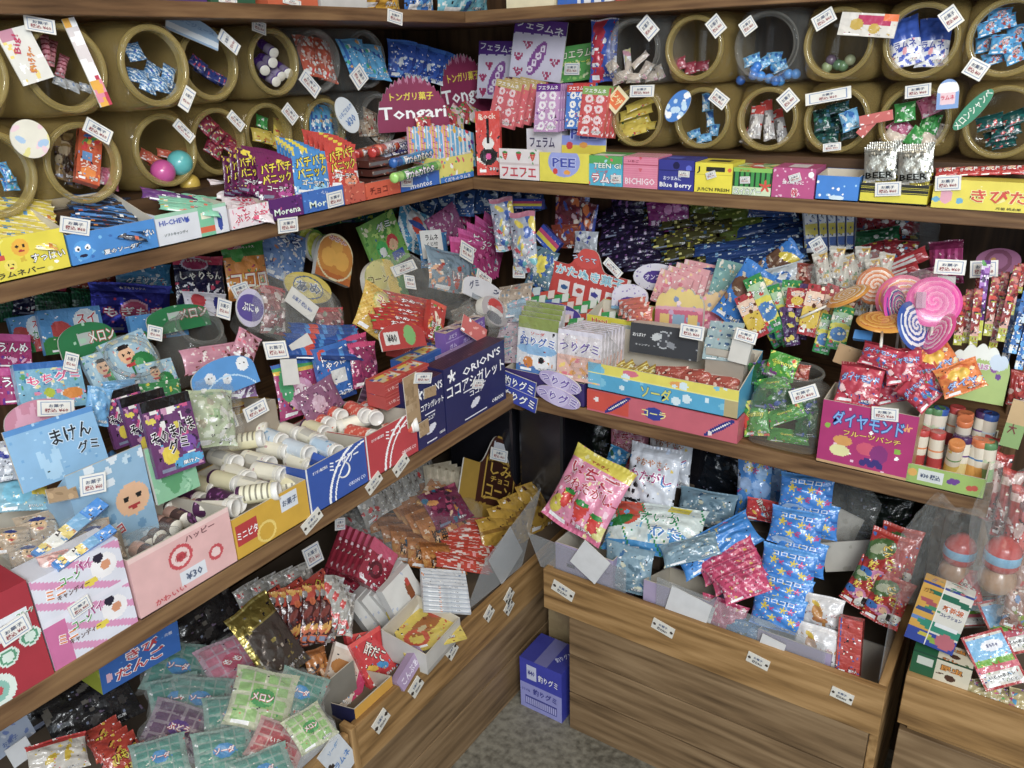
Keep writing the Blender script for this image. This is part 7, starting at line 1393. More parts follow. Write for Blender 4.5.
def lolly(x, y, rx, ry, c1, c2, z_d, tilt, yaw, lab, ang=0, c3='#efe8e0'):
    P = B3.hit(x, y, z_d); rt, vv, nn = frame(yaw, tilt); a = math.radians(ang); rt, vv = rt*math.cos(a)+vv*math.sin(a), vv*math.cos(a)-rt*math.sin(a)
    R = rx; key = 'lol'+c1+c2; DES[key] = [('bg', c1), ('swirl', 2, 95, c2), ('swirl', 1, 95, c3), ('ring', .5, .5, .52, .43, c1)]
    mb = MB(); r = R; m = MAT['plastic']
    f = lambda u, v, l: (r*(.02+.98*v)*math.cos(u*2*PI), -.006*(1-v**6)-l, r*(.02+.98*v)*math.sin(u*2*PI))
    nu, nv = 56, 26; vs = [f(i/nu, j/nv, 0) for j in range(nv+1) for i in range(nu+1)]; fs = [(j*(nu+1)+i, (j+1)*(nu+1)+i, (j+1)*(nu+1)+i+1, j*(nu+1)+i+1) for j in range(nv) for i in range(nu)]
    cs = []
    for j in range(nv):
        for i in range(nu):
            t = ((i/nu+j/nv*2.2) % 1.0); k = (t*2) % 1; cs.append(lin(c1 if j > nv-4 else (c1 if k < .45 else (c2 if k < .8 else c3))))
    mb.add(vs, fs, cs, m, True); mb.add([(p[0], -p[1], p[2]) for p in vs], [q[::-1] for q in fs], cs, m, True)
    o = link('lollipop', mb.mesh('lollipop')); o.matrix_world = mat4(rt, -nn, vv, P); tag(o, lab, 'lollipop')
    s = MB(); s.tube([(0, 0, -r*.98), (0, 0, -r*2.2)], .0025, lin('#e8e4da'), m, 8); link('stick', s.mesh('stick'), o)
    return o
lolly(883, 322, .044, 0, '#d8942c', '#e8b050', .08, 82, 10, 'orange swirl lollipop lying almost flat in front', c3='#c86a20'); lolly(848, 296, .042, 0, '#d8902c', '#e8b860', .16, 60, -70, 'orange lollipop seen nearly edge on')
lolly(934, 302, .045, 0, '#e0409c', '#e868a8', .12, 30, 16, 'large bright pink swirl lollipop in clear film', c3='#ec8cbc'); lolly(903, 300, .046, 0, '#e06a90', '#e8904c', .16, 24, 10, 'pink and orange swirl lollipop behind the bright pink one'); lolly(914, 326, .044, 0, '#2a50a0', '#dfe2ea', .09, 26, 66, 'blue and white swirl lollipop turned sideways'); lolly(938, 334, .040, 0, '#d83a88', '#e880b0', .09, 30, -62, 'magenta lollipop seen edge on below the big pink one'); lolly(896, 308, .040, 0, '#c83a98', '#2a3f90', .13, 20, 72, 'purple and pink lollipop edge between the round ones'); lolly(876, 286, .036, 0, '#d87a3c', '#e8c0a8', .2, 20, 0, 'peach coloured lollipop peeking out behind')
D('barc', ('bg', '#e8b0cc'), ('stripes', 0, 16, '#5a3a50', .4)); ZB('wrap', 'clearbag', 922, 300, 66, 62, 0, 'clear film bag around the pink lollipops', d=.10, tilt=24, t=.07); ZB('tag', 'barc', 921, 300, 10, 16, -4, 'small barcode sticker on the pink lollipop film', d=.095, tilt=28)
D('bclip', ('bg', '#2a78b8')); ZB('box', 'bclip', 863, 336, 18, 9, -14, 'small bright blue plastic clip under the lollipops', d=.07, tilt=40, t=.01, nm='plastic_clip', cat='clip')
D('stk_r', ('bg', '#9a2c28'), ('busy', 16, .05, ['#c86a58', '#5a1a18', '#e0b0a0', '#d8402c']), ('band', 0, .2, '#b8b838')); D('stk_p', ('bg', '#6a2a84'), ('busy', 16, .05, ['#a86ac0', '#3a1450', '#e0d0e8', '#58a048']), ('band', 0, .26, '#c8cc38'), (T, 'GOGO', .5, .13, .6, .14, '#2a2a50', None, 90)); D('stk_b', ('bg', '#1f6cb8'), ('busy', 16, .05, ['#4aa0e0', '#123c78', '#d0e4f0']))
for i, (de, x, y, h_, a) in enumerate((('stk_r', 960, 320, 50, -6), ('stk_r', 968, 316, 54, -6), ('stk_p', 982, 300, 80, -7), ('stk_r', 976, 318, 60, -6), ('stk_r', 992, 306, 60, -9), ('stk_r', 1000, 302, 62, -11), ('stk_r', 1008, 308, 68, -13), ('stk_r', 998, 326, 56, -14), ('stk_b', 1012, 330, 64, -13), ('stk_b', 1020, 322, 64, -14), ('stk_r', 1014, 290, 50, -10), ('stk_r', 1020, 278, 30, -8), ('stk_b', 1026, 338, 64, -14))):
    ZB('flat', de, x, y, 8.5, h_, a, {'stk_r': 'dark red', 'stk_p': 'purple grape', 'stk_b': 'blue'}[de]+' long slim gum stick, %s from the left' % ORD[i], nm='gum_stick', cat='candy', d=.14+.02*(i % 3)-(.03 if de == 'stk_p' else 0), tilt=10, t=.008)
ZB('box', 'wtag', 946, 286, 18, 20, -6, 'white holder stem under a price tag', d=.16, tilt=14, t=.006, nm='tag_holder', cat='tag holder'); ZB.tag(950, 267, 31, 15, -8, 'above the pink lollipops', d=.15, tilt=10); ZB.tag(984, 269, 28, 17, -2, 'behind the purple gum stick', d=.19, tilt=10)
ZB('small', 'stk_r', 978, 282, 6, 22, 0, 'short red stem behind the purple stick tag', d=.2, tilt=10)
# clear tub of green sweets, magenta diamond box, bottle box
D('grcan', ('bg', '#4a9a38'), ('busy', 16, .1, ['#a8d048', '#2a6a2c', '#e8e060', '#7a3a80', '#d8482c']), (T, 'Gummy', .5, .6, .7, .2, '#e8e850', '#1c5a28')); D('grdk', ('bg', '#1f5a2c'), ('busy', 16, .1, ['#3a8a38', '#5a3a88', '#143a1c', '#2a4a98']))
acr = bpy.data.objects.new('clear_tub', None); COL.objects.link(acr); A_ = B3.hit(786, 444, .06); acr.location = (A_[0], A_[1], Z3); tag(acr, 'clear square tub with round mouth full of green candies', 'tub')
def tubmesh():
    mb = MB(); n = 40; rs = []
    for z_, a, e in ((0, .060, 5), (.004, .066, 6), (.075, .068, 6), (.095, .067, 4.5), (.108, .060, 3), (.116, .052, 2.2), (.120, .050, 2), (.134, .050, 2)):
        rs.append([(a*k*math.cos(t), a*k*math.sin(t), z_) for t in [2*PI*j/n for j in range(n)] for k in [(abs(math.cos(t))**e+abs(math.sin(t))**e)**(-1/e)]])
    mb.rings(rs, (.5, .5, .5), MAT['jarclear']); return mb.mesh('tub_body')
b_ = link('tub_body', tubmesh(), acr); mb = MB(); mb.lathe([(.050, .134), (.053, .135), (.0535, .138), (.052, .141), (.049, .141), (.048, .136)], (.5, .5, .5), MAT['jarclear'], 40); link('rim', mb.mesh('rim'), acr); acr.rotation_euler = (0, 0, 0)
acr.location = (acr.location[0], Y3+.072, Z3+.001)
for i, (de, x, y, w_, h_, a, dd) in enumerate((('grcan', 782, 366, 32, 26, -20, .07), ('brownp', 800, 372, 20, 16, -10, .08), ('grdk', 760, 372, 24, 22, 10, .08), ('grdk', 800, 400, 36, 26, 6, .07), ('grdk', 770, 396, 36, 26, -6, .05), ('grcan', 756, 418, 26, 36, 4, .04), ('grcan', 786, 414, 40, 16, 20, .05), ('grdk', 806, 424, 24, 26, -4, .05), ('grcan', 788, 436, 44, 14, -6, .05), ('grdk', 770, 434, 36, 14, -10, .06), ('grcan', 774, 384, 34, 14, 8, .06))):
    ZB('bag', de, x, y, w_, h_, a, 'green gummy packet, %s from the top of the square tub' % ORD[i], d=dd, tilt=24, t=.014, nm='candy_packet')
ZB.tag(804, 394, 28, 14, 20, 'on the clear square tub of green candies', d=-.002, tilt=10)
D('dia', ('bg', '#b01c6c'), ('dots', 12, .02, ['#f0c8dc', '#fff']), ('ell', .26, .42, .13, .08, '#d89a4c'), ('ell', .24, .26, .14, .09, '#e4e0a0'), ('ell', .52, .36, .13, .10, '#d04a68'), ('ell', .66, .32, .12, .14, '#8a2a78'), *[('disc', .5+.045*i, .14+.05*(i % 2), .05, '#3a2a78') for i in range(5)], ('disc', .84, .42, .045, '#8ab83c'), ('disc', .08, .62, .04, '#8ab83c'),
  ('band', 0, .06, '#c8a070'), (T, 'ダイヤモンド', .5, .76, .74, .22, '#7ab0e8', '#2a3a90'), (T, 'フルーツパンチ', .56, .56, .6, .08, '#e8c850', '#8a1450'), ('star', .9, .8, .07, '#e8a060')); D('kraft', ('bg', '#b89468'), ('busy', 10, .1, ['#c8a478', '#a88458']))
sbox('tray', 'dia', 'display_box', 'magenta fruit candy box with big light blue lettering', 'display box', B3, (816, 461), (908, 484), (860, 406), .0, .08, hb=.13, side='kraft')
D('strb', ('bg', '#b82a44'), ('busy', 22, .07, ['#d8586c', '#f0c8c8', '#3a68b0', '#58a050', '#8a1428'], .05, .6), ('band', .9, 1, '#8a1428'), (T, 'ダイヤモンド', .5, .62, .86, .18, '#9ac0ec', '#2a3a90')); D('orb', ('bg', '#e0782c'), ('ell', .5, .6, .3, .2, '#f0c040'), ('busy', 12, .07, ['#f0a850', '#c8501c', '#f0e0b0']), (T, 'ダイヤ', .5, .3, .7, .2, '#9ac0ec', '#2a3a90'))
for i, (de, x, y, w_, h_, a) in enumerate((('strb', 860, 384, 46, 42, -12), ('strb', 904, 366, 40, 36, 6), ('strb', 892, 388, 40, 30, 14), ('strb', 918, 392, 30, 38, 50), ('strb', 880, 356, 40, 24, -20), ('orb', 936, 362, 44, 36, 34), ('orb', 960, 378, 46, 32, 24), ('strb', 926, 376, 24, 32, 10))):
    ZB('bag', de, x, y, w_, h_, a, ('red strawberry' if de == 'strb' else 'orange')+' candy bag, %s of those spilling from the magenta box' % ORD[i], d=.03+.02*(i % 3), tilt=30, t=.025)
ZB.tag(885, 414, 27, 13, -2, 'on the magenta fruit candy box', d=-.004, tilt=0); ZB('card', 'kraft', 864, 362, 60, 20, -22, 'torn kraft cardboard flap behind the strawberry bags', nm='cardboard_flap', cat='cardboard', d=.1, tilt=10)
D('btray', ('bg', '#9ab860'), ('rect', .14, .25, .48, .85, '#d8dcd8'), ('disc', .07, .6, .2, '#e0a84c'), *[('disc', .56+.03*i, .5+.1*(i % 2), .12, '#6a3a8c') for i in range(4)], ('disc', .82, .4, .14, '#c04a38'), ('disc', .88, .45, .14, '#c04a38'), (T, '¥30 税込', .31, .55, .26, .25, '#3a4a70'))
sbox('tray', 'btray', 'display_box', 'low light green tray of fruit drink candy bottles', 'display box', B3, (906, 478), (983, 496), (945, 471), .0, .165, hb=.06)
D('sugus', ('bg', '#a8c070'), ('dots', 8, .06, ['#6a3a8c', '#c85a58', '#8a4a98']), ('ell', .25, .78, .2, .18, '#e8ece4'), ('ell', .6, .85, .22, .14, '#e8ece4'), ('ell', .8, .7, .14, .14, '#c8d8e8'), (T, 'Sugus', .4, .6, .5, .16, '#c890b8', '#f4f0f4')); ZB('scallop', 'sugus', 978, 372, 62, 58, -12, 'pale green header card with clouds and grapes', d=.10, tilt=8, t=.003)
def fbot(nm, cap, c, c2):
    D(nm, ('bg', '#e2d8c4'), ('band', 0, .4, c), ('band', .62, .66, c2), ('busy', 8, .05, [c2, '#f0e8d8', c]), ('dots', 3, .05, [c2])); b = bottle(nm, .0125, .060, 'card', 20, 20)
    mb = MB(); mb.lathe([(.0127, .060), (.0131, .061), (.0131, .070), (.0120, .072), (.0105, .0715), (.0005, .0708)], lin(cap), MAT['plastic'], 22); return b, mb.mesh('cap')
FB = {'r': fbot('fb_r', '#c03a34', '#b02c2c', '#e0803c'), 'b': fbot('fb_b', '#2a58a8', '#3a78b8', '#c8d8e4'), 'o': fbot('fb_o', '#d8733a', '#e0a040', '#3a78b0'), 'p': fbot('fb_p', '#4a2a58', '#d8c480', '#6a3a80'), 'y': fbot('fb_y', '#d8843c', '#d8b848', '#58903c'), 'g': fbot('fb_g', '#5a8a58', '#8ab070', '#c8d8b0')}
for i, (k, x0, y0, x1, y1) in enumerate((('r', 920, 462, 924, 420), ('r', 930, 452, 929, 414), ('b', 937, 450, 940, 408), ('r', 956, 434, 959, 396), ('y', 941, 466, 963, 420), ('p', 957, 472, 963, 430), ('o', 977, 476, 981, 434), ('o', 987, 462, 989, 426), ('p', 968, 444, 972, 418), ('o', 992, 450, 995, 418), ('o', 980, 416, 971, 390), ('b', 990, 424, 993, 402), ('g', 928, 438, 930, 404), ('g', 998, 440, 1000, 414), ('g', 938, 430, 941, 398), ('r', 0, 0, 947, 416), ('o', 0, 0, 968, 404), ('p', 0, 0, 984, 408))):
    P = hit_ax(x1, y1, 2, Z3+.072); P[1] = min(max(P[1], Y3+.016), Y3+.07); P[2] = Z3+.004
    if y1 < 412: P = B3.hit(x1, y1, .10+.02*(i % 2)); P[2] = Z3+.036
    Q = B3.hit(x1, y1, .03+.016*(i % 4)); v = Q-P; v /= np.linalg.norm(v)
    if k != 'y' and i != 10: v = np.array([R_.uniform(-.06, .06), R_.uniform(0, .1), 1.0]); v /= np.linalg.norm(v)
    X = np.cross([0, 1.0, 0], v); X /= np.linalg.norm(X); Y = np.cross(v, X)
    o = link('candy_bottle', FB[k][0]); o.matrix_world = mat4(X, Y, v, P); link('cap', FB[k][1], o)
    tag(o, {'r': 'red', 'b': 'blue', 'o': 'orange', 'p': 'dark purple', 'y': 'orange (leaning)', 'g': 'green'}[k]+' capped drink candy bottle in the light green tray, '+ORD[i], 'candy bottle', 'drink candy bottles')
# ================================================================ left bins
ZK = Zone(LB, (.20, .32, .6), 48)
D('hid', ('bg', '#6a5c4c'), ('busy', 10, .1, ['#5a4c3e', '#786a58']))
def filler(lo, hi, lab):
    o = boxobj('cardboard_box', lo, hi, MAT['paper'], .004); me = o.data
    for c in me.color_attributes['Col'].data: c.color = (*lin('#6b5b49'), 1)
    tag(o, lab, 'cardboard box')
filler((-1.50, .785, .162), (-.945, 1.92, .33), 'dull brown carton filling the far left bin under the sweets')
filler((-1.50, -.2, .162), (-.945, .750, .31), 'dull brown carton filling the nearest left bin under the sweets')
D('shimi', ('bg', '#b08a2c'), ('rect', .22, .18, .78, .98, '#4a2418'), ('rect', .28, .24, .72, .72, '#c8a034'), ('rect', .30, .27, .70, .69, '#3a1c12'), ('rect', .36, .74, .64, .92, '#d8dce4'), ('rect', .02, .7, .22, .8, '#a82a34'), (T, 'しみ', .5, .6, .3, .13, '#d0a838'), (T, 'チョコ', .5, .48, .3, .07, '#d0a838'), (T, 'コーン', .5, .35, .34, .13, '#d0a838'))
ZK('bump', 'shimi', 499, 480, 72, 84, -8, 'mustard and dark brown header card of the corn snack, beneath a price tag', d=.22, tilt=14, t=.004); ZK.tag(499, 455, 17, 12, -6, 'on the brown corn snack header', d=.212, tilt=14)
D('shimib', ('bg', '#b8902c'), ('band', .5, .6, '#8a6420'), ('busy', 12, .08, ['#d8b048', '#8a6a28', '#5a3418'])); ZK.row(4, 'bag', 'shimib', (500, 528, 50, 34, 10), (534, 508, 34, 50, 14), 'mustard yellow snack bag, # below the brown header', 'mustard yellow snack bags', tilt=30, jit=4, t=.03)
D('blk', ('bg', '#14141a'), ('busy', 6, .1, ['#1c1c24', '#22222c'])); 
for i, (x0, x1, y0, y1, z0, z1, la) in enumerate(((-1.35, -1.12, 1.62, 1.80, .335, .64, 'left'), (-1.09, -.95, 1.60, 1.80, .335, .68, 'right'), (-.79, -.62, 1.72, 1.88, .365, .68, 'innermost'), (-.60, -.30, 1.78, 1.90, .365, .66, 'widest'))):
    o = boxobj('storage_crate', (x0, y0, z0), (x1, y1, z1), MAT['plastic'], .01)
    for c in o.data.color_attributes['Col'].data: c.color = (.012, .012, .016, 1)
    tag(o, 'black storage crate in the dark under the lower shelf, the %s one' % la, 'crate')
D('beige', ('bg', '#b8ac94'), ('busy', 14, .08, ['#d0c6b2', '#988a70', '#c8b8a0'])); ZK.row(5, 'flat', 'beige', (440, 484, 26, 42, 8), (464, 490, 20, 36, 2), 'beige packet, # beside the brown header', 'beige packets', tilt=20, d=(.30, .25), t=.01)
D('anime', ('bg', '#b8702a'), ('band', .84, 1, '#8a5020'), ('busy', 22, .08, ['#7a2a58', '#2a5a78', '#e8b060', '#e8c8a8', '#4a3a3a', '#c88a3c'], .1, .6), (T, '焼串', .3, .35, .3, .3, '#3a2418'))
ZK.row(6, 'bag', 'anime', (398, 480, 56, 44, 28), (448, 528, 50, 44, 30), 'gold orange snack bag with cartoon print, # of the pile', 'gold orange snack bags', jit=5, t=.02, order='from the back', lift=.03, lift2=.03)
ZK('bag', 'anime', 436, 500, 34, 56, -30, 'gold orange snack bag turned sideways on the pile', t=.02, lift=.05, lift2=.05)
ZK.row(5, 'bag', 'anime', (392, 532, 44, 38, 20), (440, 556, 42, 34, 6), 'tan and orange snack bag, # of the lower front pile', 'lower orange snack bags', jit=4, t=.025, lift=.02)
D('maroonc', ('bg', '#7a2a4a'), ('busy', 24, .09, ['#2a6a88', '#d89048', '#e8c0a0', '#4a2a3a', '#b84a6a'])); ZK('bag', 'maroonc', 446, 506, 40, 40, 30, 'maroon cartoon snack bag on the gold ones', t=.02, lift=.06, lift2=.06)
D('rws', ('bg', '#c8391f'), ('ring', .3, .2, .5, .36, '#e8dcd4'), ('ring', .8, .75, .45, .33, '#e8dcd4'), ('stripes', 70, 3, '#e8c0b8', .12), ('ell', .6, .4, .1, .2, '#e8a0a0', 30)); ZK.row(8, 'small', 'rws', (478, 528, 50, 18, 26), (462, 566, 54, 14, 8), 'red and white swirled packet, # of the stack behind the clear sheet', 'red and white swirled packets', jit=3, tilt=52, t=.012, lift=.01)
D('redpat', ('bg', '#9a1a34'), ('band', .72, 1, '#c84a6a'), ('dots', 20, .03, ['#f0d0d8']), ('ring', .5, .4, .2, .1, '#5a0c1c')); ZK.row(6, 'flat', 'redpat', (346, 552, 26, 46, -20), (376, 566, 30, 44, -24), 'crimson packet with dotted pink top, # of the fan', 'crimson packets', tilt=20, d=(.30, .18), t=.01)
ZK.row(4, 'flat', 'redpat', (352, 570, 24, 44, -24), (332, 586, 24, 34, -20), 'crimson packet, # of the lower front fan', 'lower crimson packets', tilt=20, d=(.26, .30), t=.01)
D('greyp', ('bg', '#a8a49c'), ('busy', 24, .08, ['#c8c8c8', '#888078', '#d8d0c4', '#c83a38'])); ZK.row(7, 'bag', 'greyp', (374, 500, 34, 44, 20), (420, 462, 34, 36, 10), 'pale grey translucent packet, # behind the gold orange bags', 'pale grey packets', tilt=26, d=(.32, .36), jit=4, t=.02)
ZK.row(4, 'bag', 'greyp', (356, 526, 30, 30, 30), (398, 556, 30, 26, 20), 'pale grey translucent packet, # in front of the gold orange bags', 'front pale grey packets', tilt=40, jit=5, t=.02, lift=.015)
ZK('wrap', 'clearbag', 420, 520, 130, 80, 24, 'big crinkled clear bag over the gold orange packs', tilt=48, t=.05, lift=.05, lift2=.05)
D('wht', ('bg', '#cfcfcf')); ZK('tag', 'wht', 506, 556, 24, 40, -32, 'plain white paper behind the clear sheet', d=.03, tilt=10)
D('cloudtag', ('bg', '#d6d4cc'), ('rect', .2, .3, .8, .7, '#b8b4a8'), (T, '¥20', .5, .5, .5, .3, '#6a6054')); ZK.tag(313, 555, 18, 20, 20, 'wavy edged, above the crimson packets', d=.3, tilt=20); ZK.tag(340, 524, 10, 12, 0, 'small, below the red tray', d=.28, tilt=14)
def sheetobj(pts, mat, name, lab, cat='clear sheet'):
    mb = MB(); n = Vector(np.cross(np.array(pts[1])-np.array(pts[0]), np.array(pts[3])-np.array(pts[0]))).normalized()*.0018
    a = [Vector(p) for p in pts]; N = 8
    for s in (0, 1):
        vs = []
        for j in range(N+1):
            for i in range(N+1):
                u, v = i/N, j/N; p = (a[0]*(1-u)+a[1]*u)*(1-v)+(a[3]*(1-u)+a[2]*u)*v; vs.append(p+n*s)
        fs = [(j*(N+1)+i, j*(N+1)+i+1, (j+1)*(N+1)+i+1, (j+1)*(N+1)+i) for j in range(N) for i in range(N)]
        mb.add(vs, fs, (.8, .8, .8), mat, True)
    for i in range(4): mb.add([a[i], a[(i+1) % 4], a[(i+1) % 4]+n, a[i]+n], [(0, 1, 2, 3)], (.8, .8, .8), mat)
    o = link(name, mb.mesh(name)); tag(o, lab, cat); return o
E1 = [LB.hit(522, 566, .012), LB.hit(466, 612, .012), LB.hit(486, 560, .012), LB.hit(541, 488, .012)]
sheetobj(E1, MAT['acrylic'], 'clear_sheet', 'clear plastic sheet leaning over the front of the left bin')
# squid boxes and papers in front
D('squid', ('bg', '#d8c050'), ('ell', .5, .5, .34, .14, '#a8642c', 30), ('ell', .72, .72, .12, .12, '#c84a28'), ('ring', .28, .26, .2, .12, '#c8502c'), ('ell', .42, .44, .1, .05, '#c8b890', 30), ('busy', 6, .03, ['#8a4a20'])); D('sqw', ('bg', '#dcdad4'), ('ell', .7, .5, .09, .26, '#8a4a20'), ('ell', .74, .72, .06, .1, '#c03a28'), ('busy', 5, .05, ['#b8c0d0']))
D('wstack', ('bg', '#d4d6d8'), ('stripes', 90, 6, '#a8b0bc', .25), ('busy', 5, .06, ['#d88a5c', '#8a98b0']))
ZK.row(3, 'box', 'sqw', (372, 602, 44, 34, 36), (396, 592, 44, 38, 40), 'white squid snack box with brown picture, # standing at an angle', 'white squid snack boxes', d=(.20, .16), tilt=18, t=.03, yaw=-10); ZK('box', 'sqw', 402, 596, 36, 42, 28, 'white squid snack box nearest the open squid tray', d=.12, tilt=18, t=.02)
ZK.row(6, 'flat', 'wstack', (446, 602, 46, 22, 8), (444, 580, 44, 20, 8), 'white paper packet, # of the flat stack at the bin edge', 'white paper packets', nm='paper_packet', cat='packet', d=(.04, .05), tilt=62, t=.006, order='from the bottom')
D('stray2', ('bg', '#c8c4bc'), ('band', 0, .2, '#b0aca4')); 
P_ = anchor(LB, 422, 634, None, None, (.215, .215, .6)); me = tray('stray2', .13, .05, .11, hb=.075, nu=16, nv=10); o = link('squid_tray', me); rt, vv, nn = frame(96, 0); o.matrix_world = mat4(rt, -nn, vv, P_+np.array([0, 0, -.035])); tag(o, 'white cardboard tray holding the yellow squid sheet', 'tray')
ZK('flat', 'squid', 426, 626, 62, 46, 26, 'yellow sheet with brown and orange squid drawing', z=.215, tilt=84, t=.004, nm='squid_sheet', cat='snack')
D('lav', ('bg', '#a890b0'), (T, 'こんぶあめ', .5, .5, .8, .5, '#e8e0ec')); ZK('box', 'lav', 408, 668, 40, 12, 40, 'narrow lavender carton edge beside the bin board', d=.012, tilt=20, t=.02)
D('kata', ('bg', '#d8c8b8'), ('vband', .78, 1, '#c02a60'), ('ell', .35, .62, .24, .14, '#b87a38'), ('ell', .3, .2, .26, .12, '#7a2a28'), (T, 'いかくん', .66, .62, .16, .6, '#a82a34', '#e8dcd4', 0), ('rect', .4, .3, .56, .44, '#3a90c8'), ('band', .93, 1, '#e8e0d8')); ZK('flat', 'kata', 345, 678, 38, 60, -14, 'white snack packet with magenta edge and dark red writing', d=.10, tilt=36, t=.012)
D('redp2', ('bg', '#c8262c'), ('ell', .3, .35, .14, .06, '#e0b030', -30), ('ell', .6, .3, .14, .07, '#3a90c8', -30), (T, '酢だこ', .55, .6, .6, .24, '#f0e8dc', '#3a1010', -50), ('band', .9, 1, '#e04a44')); ZK('flat', 'redp2', 374, 658, 36, 50, 26, 'bright red snack packet with white slanted writing', d=.09, tilt=36, t=.012); ZK('flat', 'redp2', 362, 648, 30, 30, 10, 'bright red packet lying behind the slanted one', d=.13, tilt=36, t=.012)
D('navt', ('bg', '#22224a'), ('zig', .2, .3, 2, '#d8a030', 'above'), ('band', 0, .2, '#c8ccd8')); sbox('tray', 'navt', 'display_box', 'small navy and orange tray in front of the white and magenta packet', 'display box', Ctx(90, -.925, .30), (356, 722), (393, 688), (376, 690), .0, .10, hb=.05)
ZK('bag', 'anime', 318, 668, 24, 40, 14, 'orange and clear snack bag left of the magenta edged packet', d=.14, tilt=34, t=.02)
D('bcol', ('bg', '#4a1c1a'), ('band', .72, 1, '#b8402c'), ('busy', 24, .08, ['#7a3024', '#2a1410', '#c8602c', '#8a8480', '#d8a048'])); D('bhd', ('bg', '#a8301c'), ('busy', 12, .07, ['#d8b030', '#e06030', '#3a1410']), (T, 'ひもQ', .5, .5, .6, .5, '#d8c030', '#3a1010'))
ZK.row(7, 'bag', 'bcol', (282, 618, 22, 56, 10), (330, 612, 20, 60, -8), 'dark brown cola candy strip, # below the red headers', 'dark cola strips', d=(.22, .17), tilt=26, t=.015, jit=3); ZK.row(3, 'flat', 'bhd', (268, 602, 34, 18, 24), (310, 588, 40, 18, 24), 'red and yellow header of the cola strips, #', 'red and yellow headers', d=(.26, .24), tilt=22, t=.004, nm='header_card', cat='card')
ZK.row(3, 'bag', 'greyp', (332, 600, 20, 50, -6), (346, 614, 16, 44, -4), 'grey clear candy bag, # right of the cola strips', 'grey clear bags', d=(.18, .15), tilt=26, t=.02)
ZK.row(4, 'bag', 'greyp', (250, 596, 30, 26, 24), (300, 576, 30, 22, 20), 'shaded grey packet, # behind the cola headers', 'shaded grey packets', d=(.34, .3), tilt=26, t=.02)
D('grayt', ('bg', '#8a857a')); sbox('tray', 'grayt', 'cardboard_tray', 'grey cardboard tray under the cola strips', 'tray', Ctx(90, -.99, .20), (292, 700), (352, 650), (320, 688), .0, .12, hb=.04)
D('gold', ('bg', '#8c7a34'), ('stripes', 90, 22, '#b8a860', .3), ('rect', .12, .0, 1, .72, '#6a6058'), ('busy', 6, .03, ['#c8b868'])); ZK('foilbag', 'gold', 268, 640, 52, 86, 34, 'gold foil bag with clear window leaning in the nearest bin', tilt=34, t=.02, lift=.03, d=.18)
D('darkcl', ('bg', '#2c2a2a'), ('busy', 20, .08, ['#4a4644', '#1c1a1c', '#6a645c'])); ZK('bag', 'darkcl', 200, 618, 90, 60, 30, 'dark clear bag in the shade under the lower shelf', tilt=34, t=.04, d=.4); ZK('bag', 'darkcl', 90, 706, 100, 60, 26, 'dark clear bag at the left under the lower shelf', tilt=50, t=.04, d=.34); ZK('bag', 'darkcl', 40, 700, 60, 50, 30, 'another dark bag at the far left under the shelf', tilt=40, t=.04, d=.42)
D('kibib', ('bg', '#1f62b4'), ('ell', .1, .4, .1, .14, '#e8b8c8'), (T, 'きび', .52, .72, .4, .3, '#c82a34', '#fff'), (T, 'だんご', .48, .34, .6, .32, '#c82a34', '#fff'), (T, '元祖', .86, .75, .1, .1, '#e0e4f0'), ('busy', 8, .03, ['#4a8ad0'])); D('kibis', ('bg', '#a8b030'), ('busy', 6, .1, ['#c0c848']))
def obox(des, side, ctx, a, b, tp, lab, dep=.05, d=.3, h=None):
    A = ctx.hit(a[0], a[1], d); B = ctx.hit(b[0], b[1], d); T_ = ctx.hit(tp[0], tp[1], d); v = B-A; L = np.linalg.norm(v); v /= L
    u = T_-A; u -= v*(u@v); H = np.linalg.norm(u); u /= H; n = np.cross(v, u)
    me = carton(des, L, H, dep, side=side, top=side); o = link('candy_box', me); o.matrix_world = mat4(v, -n, u, (A+B)/2-n*dep/2); tag(o, lab, 'box')
obox('kibib', 'kibis', LB, (103, 695), (181, 650), (97, 664), 'blue dumpling box with red letters lying in the nearest left bin', dep=.10, d=.26)
D('wblue', ('bg', '#a8b4c8'), ('busy', 10, .08, ['#6a80b8', '#d0d4de']), (T, 'お菓子', .4, .4, .4, .2, '#5a70a8')); obox('wblue', 'wblue', LB, (0, 760), (36, 732), (0, 730), 'white and blue box at the lower left corner', dep=.1, d=.30); 
D('kirin', ('bg', '#c8c0b4'), ('band', .84, 1, '#c0302c'), ('ell', .35, .45, .2, .1, '#c8a828', 30), ('ell', .65, .5, .1, .24, '#c8a828', -20), ('busy', 12, .05, ['#d8b838', '#e8e0d8'])); ZK('bag', 'kirin', 58, 756, 64, 36, 8, 'pale bag with red top and yellow animal shapes', tilt=44, t=.025, d=.22); ZK.row(5, 'bag', 'bhd', (104, 738, 40, 34, 34), (128, 764, 46, 36, 22), 'orange brown patterned pouch, # at the bottom left', 'orange brown pouches', tilt=46, jit=4, t=.015, d=(.24, .18)); ZK('tag', 'wht', 20, 752, 26, 20, 30, 'white slip at the lower left corner', d=.25, tilt=20)
